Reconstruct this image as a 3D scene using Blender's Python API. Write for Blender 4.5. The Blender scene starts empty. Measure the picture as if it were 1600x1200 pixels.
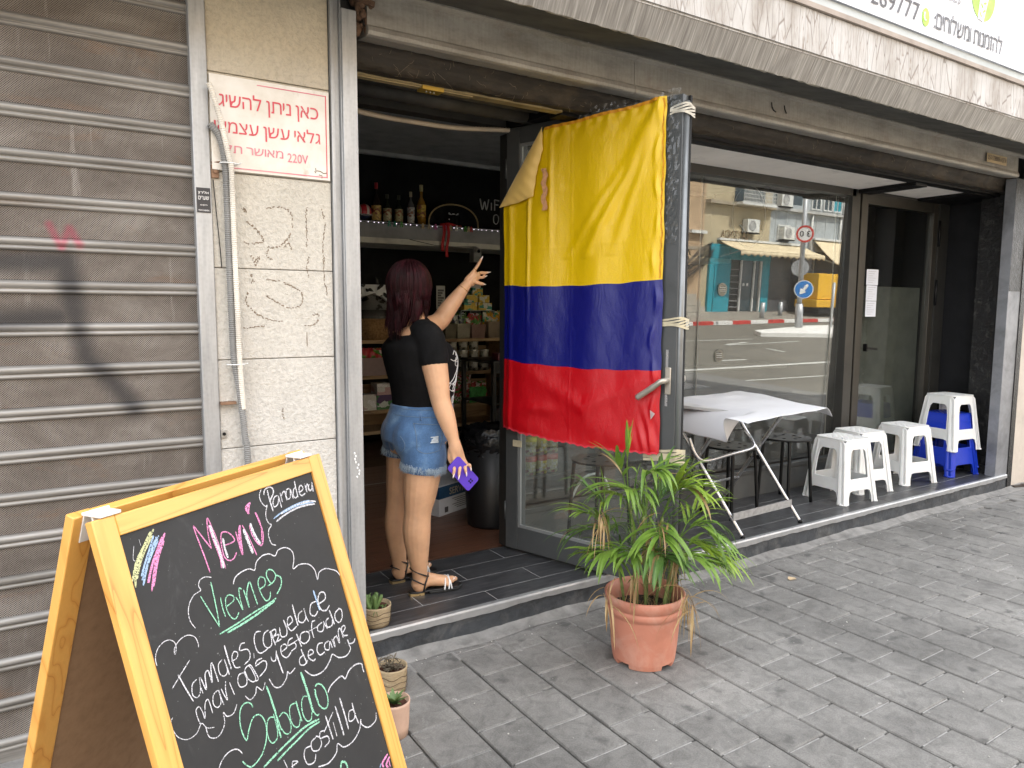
import bpy, math, random
from mathutils import Vector, Matrix
from mathutils.geometry import tessellate_polygon
from bpy_extras.object_utils import world_to_camera_view
random.seed(7)
SC = bpy.context.scene
COL = SC.collection
R = math.radians
PI = math.pi

# ------------------------------------------------------------------ camera
def cam_axes(yaw, pitch, roll):
    f = Vector((math.sin(yaw)*math.cos(pitch), math.cos(yaw)*math.cos(pitch), -math.sin(pitch)))
    r = Vector((math.cos(yaw), -math.sin(yaw), 0)); u = r.cross(f)
    c, s = math.cos(roll), math.sin(roll)
    return c*r + s*u, -s*r + c*u, f
CAMZ = 1.46
cd = bpy.data.cameras.new('camera'); cam = bpy.data.objects.new('camera', cd); COL.objects.link(cam)
cr, cu, cf = cam_axes(R(32.7), R(5.9), R(.25))
cam.matrix_world = Matrix(((cr.x, cu.x, -cf.x, 0), (cr.y, cu.y, -cf.y, 0), (cr.z, cu.z, -cf.z, CAMZ), (0, 0, 0, 1)))
cd.sensor_width = 36; cd.lens = 36*1128/1600; cd.clip_start = .02; cd.clip_end = 1500
SC.camera = cam

# ------------------------------------------------------------------ light
SUN_AZ, SUN_EL = 8.0, 57.0        # degrees from +Y towards +X, and above the horizon
w = bpy.data.worlds.new('World'); SC.world = w; w.use_nodes = True
nt = w.node_tree; nt.nodes.clear()
sky = nt.nodes.new('ShaderNodeTexSky'); sky.sky_type = 'NISHITA'; sky.sun_disc = False
sky.sun_elevation = R(SUN_EL); sky.sun_rotation = R(SUN_AZ); sky.air_density = 1.0; sky.dust_density = 3.0; sky.ozone_density = 1.0
# unseen cloud added to whiten the blue sky light, in soft patches
tc = nt.nodes.new('ShaderNodeTexCoord'); cn_ = nt.nodes.new('ShaderNodeTexNoise'); cn_.inputs['Scale'].default_value = 2.2; cn_.inputs['Detail'].default_value = 6
nt.links.new(tc.outputs['Generated'], cn_.inputs[0])
cr_ = nt.nodes.new('ShaderNodeValToRGB'); cr_.color_ramp.elements[0].position = .30; cr_.color_ramp.elements[0].color = (.55, .55, .55, 1); cr_.color_ramp.elements[1].position = .62; cr_.color_ramp.elements[1].color = (.95, .95, .95, 1)
nt.links.new(cn_.outputs[0], cr_.inputs[0])
mxs = nt.nodes.new('ShaderNodeMix'); mxs.data_type = 'RGBA'; nt.links.new(cr_.outputs[0], mxs.inputs[0]); nt.links.new(sky.outputs[0], mxs.inputs[6]); mxs.inputs[7].default_value = (8.9, 8.95, 9.15, 1)
bg = nt.nodes.new('ShaderNodeBackground'); bg.inputs[1].default_value = .12
ow = nt.nodes.new('ShaderNodeOutputWorld'); nt.links.new(mxs.outputs[2], bg.inputs[0]); nt.links.new(bg.outputs[0], ow.inputs[0])
sd = bpy.data.lights.new('sun', 'SUN'); sd.energy = 4.0; sd.angle = R(.5); sd.color = (1, .95, .87)
sun = bpy.data.objects.new('sun', sd); COL.objects.link(sun)
tosun = Vector((math.sin(R(SUN_AZ))*math.cos(R(SUN_EL)), math.cos(R(SUN_AZ))*math.cos(R(SUN_EL)), math.sin(R(SUN_EL))))
sun.rotation_euler = tosun.to_track_quat('Z', 'Y').to_euler(); sun.location = (0, 0, 30)
SC.view_settings.view_transform = 'Standard'; SC.view_settings.look = 'None'
SC.view_settings.exposure = 1.97; SC.view_settings.gamma = 1; SC.view_settings.use_curve_mapping = False

# ------------------------------------------------------------------ things and parts
def thing(name, label, cat, loc=(0, 0, 0), group=None):
    o = bpy.data.objects.new(name, None); COL.objects.link(o)
    o.location = loc; o.empty_display_size = .05
    o['label'] = label; o['category'] = cat
    if group: o['group'] = group
    return o
def tag(o, label, cat, group=None):
    o['label'] = label; o['category'] = cat
    if group: o['group'] = group
    return o
def children(o): return [c for c in bpy.data.objects if c.parent == o]
def copy_tree(o, parent=None):
    c = o.copy(); COL.objects.link(c)
    if parent: c.parent = parent
    for ch in KIDS.get(o.name, []):
        copy_tree(ch, c)
    KIDS[c.name] = []
    if parent: KIDS.setdefault(parent.name, []).append(c)
    return c
KIDS = {}
def dup(root, loc, rotz, label, cat=None):
    # a copy of a thing, each of its parts and each of their sub-parts
    def rec(o, par):
        c = o.copy(); COL.objects.link(c)
        if par: c.parent = par
        kids = KIDS.get(o.name, [])
        KIDS[c.name] = [rec(k, c) for k in kids]
        return c
    r = rec(root, None); r.location = loc; r.rotation_euler = (0, 0, rotz); r['label'] = label
    return r

def ortho(d):
    d = d.normalized(); a = Vector((0, 0, 1)) if abs(d.z) < .9 else Vector((1, 0, 0))
    u = d.cross(a).normalized(); return u, d.cross(u).normalized()

class MB:
    def __init__(s): s.v = []; s.f = []; s.s = []; s.uv = None
    def add(s, vs, fs, sm=False):
        o = len(s.v); s.v += [tuple(v) for v in vs]; s.f += [tuple(i+o for i in f) for f in fs]; s.s += [sm]*len(fs); return s
    def box(s, x0, x1, y0, y1, z0, z1):
        vs = [(x, y, z) for z in (z0, z1) for y in (y0, y1) for x in (x0, x1)]
        return s.add(vs, [(0, 2, 3, 1), (4, 5, 7, 6), (0, 1, 5, 4), (2, 6, 7, 3), (0, 4, 6, 2), (1, 3, 7, 5)])
    def obox(s, c, ax, ay, az):
        c, ax, ay, az = map(Vector, (c, ax, ay, az))
        vs = [c + i*ax + j*ay + k*az for k in (-1, 1) for j in (-1, 1) for i in (-1, 1)]
        fs = [(0, 2, 3, 1), (4, 5, 7, 6), (0, 1, 5, 4), (2, 6, 7, 3), (0, 4, 6, 2), (1, 3, 7, 5)]
        if ax.cross(ay).dot(az) < 0: fs = [f[::-1] for f in fs]
        return s.add(vs, fs)
    def bar(s, p0, p1, wd, th, up=(0, 0, 1)):
        p0, p1, up = Vector(p0), Vector(p1), Vector(up); d = (p1-p0); a = d.cross(up).normalized(); b = a.cross(d).normalized()
        return s.obox((p0+p1)/2, d/2, a*wd/2, b*th/2)
    def tube(s, pts, r, n=10, cap=True, sm=True, closed=False, flat=1.0):
        pts = [Vector(p) for p in pts]; m = len(pts)
        rs = r if isinstance(r, (list, tuple)) else [r]*m
        t0 = (pts[1]-pts[0]).normalized(); u, v = ortho(t0); vs = []; prev = t0
        for i, p in enumerate(pts):
            if closed: t = (pts[(i+1) % m]-pts[i-1])
            else: t = (pts[min(i+1, m-1)]-pts[max(i-1, 0)])
            t = t.normalized() if t.length > 1e-9 else prev
            q = prev.rotation_difference(t); u = q @ u; v = q @ v; prev = t
            for k in range(n):
                a = 2*PI*k/n; vs.append(p + rs[i]*(math.cos(a)*u + flat*math.sin(a)*v))
        fs = []
        for i in range(m if closed else m-1):
            for k in range(n):
                a = i*n+k; b = i*n+(k+1) % n; c = ((i+1) % m)*n+(k+1) % n; d = ((i+1) % m)*n+k
                fs.append((a, b, c, d))
        s.add(vs, fs, sm)
        if cap and not closed:
            o = len(s.v)-len(vs)
            s.f.append(tuple(o+k for k in range(n))[::-1]); s.s.append(False)
            s.f.append(tuple(o+(m-1)*n+k for k in range(n))); s.s.append(False)
        return s
    def cyl(s, p0, p1, r0, r1=None, n=16, sm=True): return s.tube([p0, p1], [r0, r0 if r1 is None else r1], n, True, sm)
    def lathe(s, c, prof, n=24, sm=True):
        c = Vector(c); vs = []; m = len(prof)
        for r_, z in prof:
            for k in range(n):
                a = 2*PI*k/n; vs.append(c+Vector((r_*math.cos(a), r_*math.sin(a), z)))
        fs = [(i*n+k, i*n+(k+1) % n, (i+1)*n+(k+1) % n, (i+1)*n+k) for i in range(m-1) for k in range(n)]
        return s.add(vs, fs, sm)
    def ball(s, c, rx, ry=None, rz=None, n=14, m=9, rot=None):
        ry = ry or rx; rz = rz or rx; c = Vector(c); vs = []; rot = rot or Matrix.Identity(3)
        for i in range(m+1):
            t = PI*i/m
            for k in range(n):
                a = 2*PI*k/n
                vs.append(c + rot @ Vector((rx*math.sin(t)*math.cos(a), ry*math.sin(t)*math.sin(a), -rz*math.cos(t))))
        return s.add(vs, [(i*n+k, i*n+(k+1) % n, (i+1)*n+(k+1) % n, (i+1)*n+k) for i in range(m) for k in range(n)], True)
    def grid(s, fn, nu, nv, sm=True, uv=False):
        vs = [fn(i/nu, j/nv) for j in range(nv+1) for i in range(nu+1)]
        fs = [(j*(nu+1)+i, j*(nu+1)+i+1, (j+1)*(nu+1)+i+1, (j+1)*(nu+1)+i) for j in range(nv) for i in range(nu)]
        if uv: s.uv = [(i/nu, j/nv) for j in range(nv+1) for i in range(nu+1)]
        return s.add(vs, fs, sm)
    def prism(s, loops, o, ax, ay, an, th, sm=False):
        # 2D loops (first is the outline, others are holes) extruded by th along an
        o, ax, ay, an = map(Vector, (o, ax, ay, an)); flat = [p for l in loops for p in l]
        tri = tessellate_polygon([[Vector((p[0], p[1], 0)) for p in l] for l in loops])
        f = [o + p[0]*ax + p[1]*ay for p in flat]; b = [p + an*th for p in f]; n = len(flat)
        fs = []
        for t in tri:
            a, b_, c = [Vector(flat[i]) for i in t]
            cr = (b_-a).x*(c-a).y-(b_-a).y*(c-a).x
            t = tuple(t) if cr > 0 else tuple(t)[::-1]
            fs.append(tuple(t)[::-1]); fs.append(tuple(i+n for i in t))
        k = 0
        for li, l in enumerate(loops):
            area = sum(l[i][0]*l[(i+1) % len(l)][1]-l[(i+1) % len(l)][0]*l[i][1] for i in range(len(l)))
            fwd = (area > 0) == (li == 0)
            for i in range(len(l)):
                a = k+i; c = k+(i+1) % len(l)
                fs.append((a, c, c+n, a+n) if fwd else (c, a, a+n, c+n))
            k += len(l)
        if Vector(ax).cross(Vector(ay)).dot(an) < 0: fs = [q[::-1] for q in fs]
        return s.add(f+b, fs, sm)
    def build(s, name, mat, parent=None, bevel=0, label=None, kind=None, smooth_all=None, solid=0, segs=2):
        off = Vector((0, 0, 0)); p = parent
        while p is not None: off += p.location; p = p.parent
        me = bpy.data.meshes.new(name)
        me.from_pydata([Vector(v)-off for v in s.v], [], s.f); me.update()
        me.polygons.foreach_set('use_smooth', s.s if smooth_all is None else [smooth_all]*len(s.f))
        if s.uv:
            ul = me.uv_layers.new(name='UVMap')
            for lp in me.loops:
                if lp.vertex_index < len(s.uv): ul.data[lp.index].uv = s.uv[lp.vertex_index]
        if mat: me.materials.append(mat)
        o = bpy.data.objects.new(name, me); COL.objects.link(o)
        if parent: o.parent = parent; KIDS.setdefault(parent.name, []).append(o)
        if label: o['label'] = label
        if kind: o['kind'] = kind
        if solid:
            m = o.modifiers.new('solid', 'SOLIDIFY'); m.thickness = solid; m.offset = 0
        if bevel:
            m = o.modifiers.new('bevel', 'BEVEL'); m.width = bevel; m.segments = segs; m.limit_method = 'ANGLE'; m.angle_limit = R(40)
            for pl in me.polygons: pl.use_smooth = True
            me.set_sharp_from_angle(angle=R(40)) if hasattr(me, 'set_sharp_from_angle') else None
            m.harden_normals = False
        return o

def rrect(x0, x1, y0, y1, r, n=4):
    out = []
    for cx, cy, a0 in ((x1-r, y1-r, 0), (x0+r, y1-r, 90), (x0+r, y0+r, 180), (x1-r, y0+r, 270)):
        for i in range(n+1):
            a = R(a0+90*i/n); out.append((cx+r*math.cos(a), cy+r*math.sin(a)))
    return out
def crom(P, k=6):
    P = [Vector(p) for p in P]
    if len(P) < 3: return P
    out = []
    for i in range(len(P)-1):
        a = P[max(i-1, 0)]; b = P[i]; c = P[i+1]; d = P[min(i+2, len(P)-1)]
        for j in range(k):
            t = j/k; out.append(.5*((2*b)+(-a+c)*t+(2*a-5*b+4*c-d)*t*t+(-a+3*b-3*c+d)*t*t*t))
    out.append(P[-1]); return out
def lerp(a, b, t): return a+(b-a)*t

# ------------------------------------------------------------------ materials
class NT:
    def __init__(s, name):
        s.m = bpy.data.materials.new(name); s.m.use_nodes = True; s.t = s.m.node_tree; s.t.nodes.clear()
        s.out = s.n('OutputMaterial'); s.b = s.n('BsdfPrincipled'); s.l(s.b.outputs[0], s.out.inputs[0]); s._c = None
    def n(s, t, **k):
        x = s.t.nodes.new('ShaderNode'+t)
        for a, v in k.items(): setattr(x, a, v)
        return x
    def l(s, a, b): s.t.links.new(a, b)
    def co(s, sc=(1, 1, 1), kind='Object', loc=(0, 0, 0)):
        if s._c is None: s._c = s.n('TexCoord')
        m = s.n('Mapping'); m.inputs['Scale'].default_value = sc; m.inputs['Location'].default_value = loc
        s.l(s._c.outputs[kind], m.inputs[0]); return m.outputs[0]
    def noise(s, scale, detail=5, rough=.55, sc=(1, 1, 1), dist=0, loc=(0, 0, 0)):
        x = s.n('TexNoise'); x.inputs['Scale'].default_value = scale; x.inputs['Detail'].default_value = detail
        x.inputs['Roughness'].default_value = rough; x.inputs['Distortion'].default_value = dist
        s.l(s.co(sc, loc=loc), x.inputs[0]); return x.outputs[0]
    def vor(s, scale, sc=(1, 1, 1), feature='F1', out=0):
        x = s.n('TexVoronoi', feature=feature); x.inputs['Scale'].default_value = scale; s.l(s.co(sc), x.inputs[0]); return x.outputs[out]
    def ramp(s, v, stops):
        x = s.n('ValToRGB'); e = x.color_ramp.elements
        while len(e) < len(stops): e.new(.5)
        for i, (p, c) in enumerate(stops):
            e[i].position = p; e[i].color = (c, c, c, 1) if isinstance(c, (int, float)) else (*c, 1)
        s.l(v, x.inputs[0]); return x.outputs[0]
    def mix(s, fac, a, b, mode='MIX'):
        x = s.n('Mix', data_type='RGBA', blend_type=mode)
        for k_, sock, v in ((0, x.inputs[0], fac), (6, x.inputs[6], a), (7, x.inputs[7], b)):
            if isinstance(v, (int, float)): sock.default_value = v if k_ == 0 else (v, v, v, 1)
            elif isinstance(v, (tuple, list)): sock.default_value = (*v, 1)
            else: s.l(v, sock)
        return x.outputs[2]
    def math(s, op, a, b=None, clamp=False):
        x = s.n('Math', operation=op); x.use_clamp = clamp
        for i, v in enumerate((a, b)):
            if v is None: continue
            if isinstance(v, (int, float)): x.inputs[i].default_value = v
            else: s.l(v, x.inputs[i])
        return x.outputs[0]
    def bump(s, h, strength=.3, dist=.01):
        x = s.n('Bump'); x.inputs['Strength'].default_value = strength; x.inputs['Distance'].default_value = dist
        s.l(h, x.inputs['Height']); s.l(x.outputs[0], s.b.inputs['Normal']); return x
    def set(s, **k):
        for a, v in k.items():
            sock = s.b.inputs[a.replace('_', ' ')]
            if isinstance(v, (int, float)): sock.default_value = v
            elif isinstance(v, (tuple, list)): sock.default_value = (*v, 1) if len(v) == 3 else v
            else: s.l(v, sock)
        return s

MATS = {}
def M(key, col=(.5, .5, .5), rough=.6, metal=0, var=.25, scale=6, bump=0, bscale=60, bd=.002, sc=(1, 1, 1), dirt=None, dirt_amt=.5, dscale=3, spec=.5, coat=0, alpha=None, sheen=0, rnd=0, trans=0, sss=0):
    if key in MATS: return MATS[key]
    t = NT(key); c2 = tuple(max(0, x*(1-var)) for x in col); c3 = tuple(min(1, x*(1+var*.6)) for x in col)
    nz = t.noise(scale, 6, .6, sc)
    c = t.ramp(nz, [(.3, c2), (.5, col), (.7, c3)])
    if dirt:
        dz = t.noise(dscale, 8, .65, (1, 1, 1), .5, (3, 1, 7)); c = t.mix(t.ramp(dz, [(.62-dirt_amt*.25, 0), (.75, dirt_amt)]), c, dirt)
    if rnd:
        oi = t.n('ObjectInfo'); c = t.mix(1.0, c, t.ramp(oi.outputs['Random'], [(0, 1-rnd), (1, 1+0*rnd)]), 'MULTIPLY')
    t.set(Base_Color=c, Roughness=t.ramp(nz, [(.3, min(1, rough*1.15)), (.7, rough*.85)]), Metallic=metal, Specular_IOR_Level=spec, Coat_Weight=coat, Sheen_Weight=sheen)
    if bump: t.bump(t.noise(bscale, 6, .6, sc), bump, bd)
    if trans: t.set(Transmission_Weight=trans)
    if sss: t.set(Subsurface_Weight=sss); t.b.inputs['Subsurface Radius'].default_value = (.01, .004, .002)
    MATS[key] = t.m; return t.m

def tin(s, v): pass
def m_paver():
    t = NT('paver_concrete'); oi = t.n('ObjectInfo'); gp_ = t.n('NewGeometry')
    def wco(sc=(1, 1, 1), kind='Object', loc=(0, 0, 0)):     # place-based, so no two stones carry the same stains
        m = t.n('Mapping'); m.inputs['Scale'].default_value = sc; m.inputs['Location'].default_value = loc; t.l(gp_.outputs['Position'], m.inputs[0]); return m.outputs[0]
    t.co = wco
    base = t.ramp(t.noise(2.2, 8, .62), [(.25, (.20, .196, .186)), (.5, (.275, .269, .255)), (.78, (.35, .342, .322))])
    fine = t.noise(190, 3, .75); base = t.mix(.75, base, t.ramp(fine, [(.35, .62), (.65, 1.0)]), 'MULTIPLY')
    base = t.mix(.55, base, t.ramp(t.noise(14, 7, .7, (1, 1, 1), 1), [(.34, .42), (.58, 1.0)]), 'MULTIPLY')
    g = t.n('NewGeometry')
    def wn(scale, stops, d=5):
        x = t.n('TexNoise'); x.inputs['Scale'].default_value = scale; x.inputs['Detail'].default_value = d; t.l(g.outputs['Position'], x.inputs[0]); return t.ramp(x.outputs[0], stops)
    base = t.mix(1, base, wn(.9, [(.35, .72), (.65, 1.08)]), 'MULTIPLY')
    base = t.mix(wn(7.5, [(.62, 0), (.70, .7)], 4), base, (.07, .07, .068))
    base = t.mix(wn(30, [(.735, 0), (.76, .8)], 2), base, (.42, .41, .39))
    base = t.mix(.28, base, t.ramp(oi.outputs['Random'], [(0, .62), (1, 1.0)]), 'MULTIPLY')
    t.set(Base_Color=base, Roughness=.78, Specular_IOR_Level=.35)
    t.bump(t.math('ADD', t.noise(240, 4, .7), t.math('MULTIPLY', t.noise(25, 5, .6), 1.5)), .7, .004)
    return t.m
def m_stucco():
    t = NT('cream_textured_block'); g = t.n('NewGeometry'); sx = t.n('SeparateXYZ'); t.l(g.outputs['Position'], sx.inputs[0])
    zz = t.ramp(t.math('MULTIPLY', t.math('ADD', sx.outputs[2], t.math('MULTIPLY', t.noise(3, 3), .5)), .33), [(.45, (.64, .62, .58)), (.70, (.62, .585, .515)), (.80, (.58, .52, .42)), (.93, (.60, .53, .40))])
    c = t.mix(.5, zz, t.ramp(t.noise(3.5, 8, .7), [(.3, .72), (.65, 1.04)]), 'MULTIPLY')
    # old glue traces of a lost sign: thin wandering dirt outlines
    gl = t.noise(5.5, 3, .5, (1, 1, 1), 1.2, (4.3, 0, 2.1))
    ring = t.math('ABSOLUTE', t.math('SUBTRACT', gl, .5)); ringm = t.ramp(ring, [(.003, 1), (.009, 0)])
    zm = t.ramp(t.math('MULTIPLY', sx.outputs[2], .4), [(.55, 0), (.60, 1), (.735, 1), (.77, 0)])
    gate = t.math('MULTIPLY', t.math('MULTIPLY', ringm, zm), t.ramp(t.noise(38, 3), [(.47, 0), (.54, .65)]))
    h = t.noise(62, 7, .66, (1, 1, 1), .3)
    c = t.mix(.38, c, t.ramp(h, [(.36, .60), (.56, 1.03)]), 'MULTIPLY')
    t.set(Base_Color=c, Roughness=.88, Specular_IOR_Level=.25); t.bump(h, .9, .010)
    return t.m
def m_galv(key, col, dark, stretch=(1, 1, .12), rough=.45, metal=.55, rust=0):
    t = NT(key); n1 = t.noise(9, 7, .65, stretch); n2 = t.vor(70, (1, 1, 1)); n3 = t.noise(90, 3, .6, (1, 1, .06))
    c = t.ramp(n1, [(.3, dark), (.5, col), (.72, tuple(min(1, x*1.25) for x in col))])
    c = t.mix(.25, c, t.ramp(n2, [(0, .7), (.6, 1.05)]), 'MULTIPLY'); c = t.mix(.25, c, t.ramp(n3, [(.35, .6), (.6, 1.05)]), 'MULTIPLY')
    if rust: c = t.mix(t.ramp(t.noise(4, 9, .7, (1, 1, 1), .6, (5, 2, 1)), [(.56, 0), (.7, rust)]), c, (.19, .10, .055))
    t.set(Base_Color=c, Roughness=t.ramp(n1, [(.3, rough+.15), (.7, rough)]), Metallic=metal); t.bump(t.noise(40, 4, .6), .15, .002)
    return t.m
def capsule(t, pos, a, b, r, soft):
    a, b = Vector(a), Vector(b); ab = b-a
    s1 = t.n('VectorMath', operation='SUBTRACT'); t.l(pos, s1.inputs[0]); s1.inputs[1].default_value = a
    dt = t.n('VectorMath', operation='DOT_PRODUCT'); t.l(s1.outputs[0], dt.inputs[0]); dt.inputs[1].default_value = ab
    h = t.math('DIVIDE', dt.outputs['Value'], ab.length_squared, True)
    sc = t.n('VectorMath', operation='SCALE'); sc.inputs[0].default_value = ab; t.l(h, sc.inputs['Scale'])
    s2 = t.n('VectorMath', operation='SUBTRACT'); t.l(s1.outputs[0], s2.inputs[0]); t.l(sc.outputs[0], s2.inputs[1])
    ln = t.n('VectorMath', operation='LENGTH'); t.l(s2.outputs[0], ln.inputs[0])
    mr = t.n('MapRange', interpolation_type='SMOOTHSTEP'); t.l(ln.outputs['Value'], mr.inputs[0])
    mr.inputs[1].default_value = r+soft; mr.inputs[2].default_value = max(0, r-soft); mr.inputs[3].default_value = 0; mr.inputs[4].default_value = 1
    return mr.outputs[0]
SPRAY = [((-.12, 0, 1.60), (.06, 0, 1.605), .035), ((.06, 0, 1.605), (.075, 0, 1.44), .035), ((.075, 0, 1.44), (.10, 0, 1.30), .028), ((.10, 0, 1.30), (.17, 0, 1.22), .03), ((.17, 0, 1.22), (.235, 0, 1.12), .03), ((-.12, 0, 1.42), (.03, 0, 1.43), .03)]
def add_spray(t, c):
    g = t.n('NewGeometry'); fl = t.n('VectorMath', operation='MULTIPLY'); t.l(g.outputs['Position'], fl.inputs[0]); fl.inputs[1].default_value = (1, 0, 1)
    m = None
    for a, b, r in SPRAY:
        k = capsule(t, fl.outputs[0], a, b, r, .03); m = k if m is None else t.math('MAXIMUM', m, k)
    c = t.mix(t.math('MULTIPLY', m, .8), c, (.03, .03, .035))
    p = None
    for a, b, r in [((.02, 0, 1.72), (.05, 0, 1.65), .008), ((.05, 0, 1.65), (.075, 0, 1.71), .008), ((.075, 0, 1.71), (.10, 0, 1.66), .01)]:
        k = capsule(t, fl.outputs[0], a, b, r, .012); p = k if p is None else t.math('MAXIMUM', p, k)
    return t.mix(t.math('MULTIPLY', p, .6), c, (.45, .06, .12))
def m_perf():
    t = NT('perforated_dusty_metal')
    g = t.n('NewGeometry'); sx = t.n('SeparateXYZ'); t.l(g.outputs['Position'], sx.inputs[0]); P = .0068
    x = t.math('MULTIPLY', sx.outputs[0], 2*PI/P); z = t.math('MULTIPLY', sx.outputs[2], 2*PI/P)
    v = t.math('MULTIPLY', t.math('COSINE', t.math('MULTIPLY', t.math('ADD', x, z), .5)), t.math('COSINE', t.math('MULTIPLY', t.math('SUBTRACT', x, z), .5)))
    hole = t.ramp(t.math('ABSOLUTE', v), [(.38, 0), (.52, 1)])
    c = t.ramp(t.noise(3.2, 8, .7, (1, 1, 1.6), .6), [(.28, (.13, .108, .09)), (.5, (.22, .19, .165)), (.7, (.34, .31, .28))])
    c = t.mix(t.ramp(t.noise(2.3, 7, .7, (1, 1, 3), .4, (2, 7, 4)), [(.56, 0), (.72, .6)]), c, (.30, .155, .07))
    c = t.mix(t.ramp(t.noise(7, 5, .7, (3, 1, .2), .4, (8, 7, 4)), [(.60, 0), (.72, .45)]), c, (.55, .53, .5))
    c = add_spray(t, c); c = t.mix(hole, c, (.012, .011, .010))
    t.set(Base_Color=c, Roughness=.75, Metallic=.1); t.bump(t.math('SUBTRACT', 1.0, hole), .4, .001)
    return t.m
def m_rail():
    t = NT('weathered_shutter_rail'); n1 = t.noise(6, 8, .7, (.25, 1, 4))
    c = t.ramp(n1, [(.3, (.16, .15, .135)), (.5, (.27, .26, .245)), (.7, (.40, .39, .375))])
    c = t.mix(t.ramp(t.noise(3, 7, .7, (.6, 1, 2), .4, (2, 7, 4)), [(.58, 0), (.74, .35)]), c, (.26, .16, .09))
    c = add_spray(t, c); t.set(Base_Color=c, Roughness=.5, Metallic=.45); t.bump(n1, .15, .003); return t.m
def m_cracked():
    t = NT('cracked_white_paint'); sc = (1, 1, .22)
    cr = t.vor(20, (1, 1, .14), 'DISTANCE_TO_EDGE'); cr2 = t.vor(55, (1, 1, .10), 'DISTANCE_TO_EDGE')
    c = t.ramp(t.noise(5, 7, .65, (1, 1, .4)), [(.3, (.27, .24, .21)), (.5, (.44, .425, .41)), (.75, (.56, .56, .56))])
    c = t.mix(t.math('MULTIPLY', t.ramp(cr, [(.0, .85), (.03, 0)]), t.ramp(t.noise(2.2, 3, .5, loc=(9, 1, 3)), [(.36, .35), (.50, 1)])), c, (.15, .12, .10)); c = t.mix(t.math('MULTIPLY', t.ramp(cr2, [(.0, .7), (.05, 0)]), t.ramp(t.noise(3, 4), [(.42, 0), (.6, 1)])), c, (.22, .17, .13))
    t.set(Base_Color=c, Roughness=.75); t.bump(t.ramp(cr, [(0, 0), (.06, 1)]), .5, .004); return t.m
def m_streak():
    t = NT('streaked_grey_metal'); n1 = t.noise(120, 4, .6, (1, .04, .04)); n2 = t.noise(3, 6, .6)
    c = t.ramp(n1, [(.33, (.17, .16, .15)), (.52, (.26, .25, .235)), (.70, (.40, .39, .37))])
    c = t.mix(t.ramp(n2, [(.55, 0), (.75, .5)]), c, (.46, .45, .43))
    c = t.mix(t.ramp(t.noise(150, 3, .6, (1, .03, .03)), [(.64, 0), (.7, .6)]), c, (.5, .47, .41))
    t.set(Base_Color=c, Roughness=.55, Metallic=.35); t.bump(n1, .2, .002); return t.m
def m_glass(key, tint=(.9, .93, .92), ior=1.52, rough=.0, extra=0, dust=0):
    t = NT(key); t.t.nodes.remove(t.b)
    bf = t.n('NewGeometry'); ir = t.n('Mix', data_type='FLOAT'); t.l(bf.outputs['Backfacing'], ir.inputs[0]); ir.inputs[2].default_value = ior; ir.inputs[3].default_value = 1/ior
    fr = t.n('Fresnel'); t.l(ir.outputs[0], fr.inputs[0]); f = fr.outputs[0]
    if extra: f = t.math('ADD', f, extra, True)
    tr = t.n('BsdfTransparent'); tr.inputs[0].default_value = (*tint, 1)
    gl = t.n('BsdfGlossy'); gl.inputs['Roughness'].default_value = rough; gl.inputs[0].default_value = (1, 1, 1, 1)
    mx = t.n('MixShader'); t.l(f, mx.inputs[0]); t.l(tr.outputs[0], mx.inputs[1]); t.l(gl.outputs[0], mx.inputs[2])
    o_ = mx.outputs[0]
    if dust:      # a thin film of dust and wiped streaks
        df = t.n('BsdfDiffuse'); df.inputs[0].default_value = (.55, .54, .50, 1); m2 = t.n('MixShader')
        dz = t.math('MULTIPLY', t.ramp(t.noise(3.5, 7, .65, (1, 1, .5), .8), [(.35, .25), (.7, 1)]), dust); t.l(dz, m2.inputs[0]); t.l(o_, m2.inputs[1]); t.l(df.outputs[0], m2.inputs[2]); o_ = m2.outputs[0]
    t.l(o_, t.out.inputs[0]); return t.m
def m_wood(key, a, b, c, sc=(1.2, 9, 9), rough=.42, coat=.25, ring=6, dist=.25, axes=None):
    t = NT(key)
    if axes:      # grain along the piece itself
        g = t.n('NewGeometry'); cb = t.n('CombineXYZ')
        for i, e in enumerate(axes):
            d_ = t.n('VectorMath', operation='DOT_PRODUCT'); t.l(g.outputs['Position'], d_.inputs[0]); d_.inputs[1].default_value = e; t.l(d_.outputs['Value'], cb.inputs[i])
        t.co = lambda sc=(1, 1, 1), kind='Object', loc=(0, 0, 0): (lambda m: (setattr(m.inputs['Scale'], 'default_value', sc), setattr(m.inputs['Location'], 'default_value', loc), t.l(cb.outputs[0], m.inputs[0]), m.outputs[0])[-1])(t.n('Mapping'))
    n1 = t.noise(1.6, 2, .4, sc, dist); 
    rg = t.math('FRACT', t.math('MULTIPLY', n1, ring)); col = t.ramp(rg, [(0, b), (.25, a), (.7, a), (.93, b), (1, c)])
    col = t.mix(.22, col, t.ramp(t.noise(26, 5, .6, sc), [(.3, .7), (.7, 1.05)]), 'MULTIPLY')
    kn = t.vor(5.5, (.6, 1, 1)); col = t.mix(t.ramp(kn, [(.03, .8), (.07, 0)]), col, c)
    t.set(Base_Color=col, Roughness=rough, Coat_Weight=coat, Coat_Roughness=.3); t.bump(rg, .05, .001); return t.m
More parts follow.
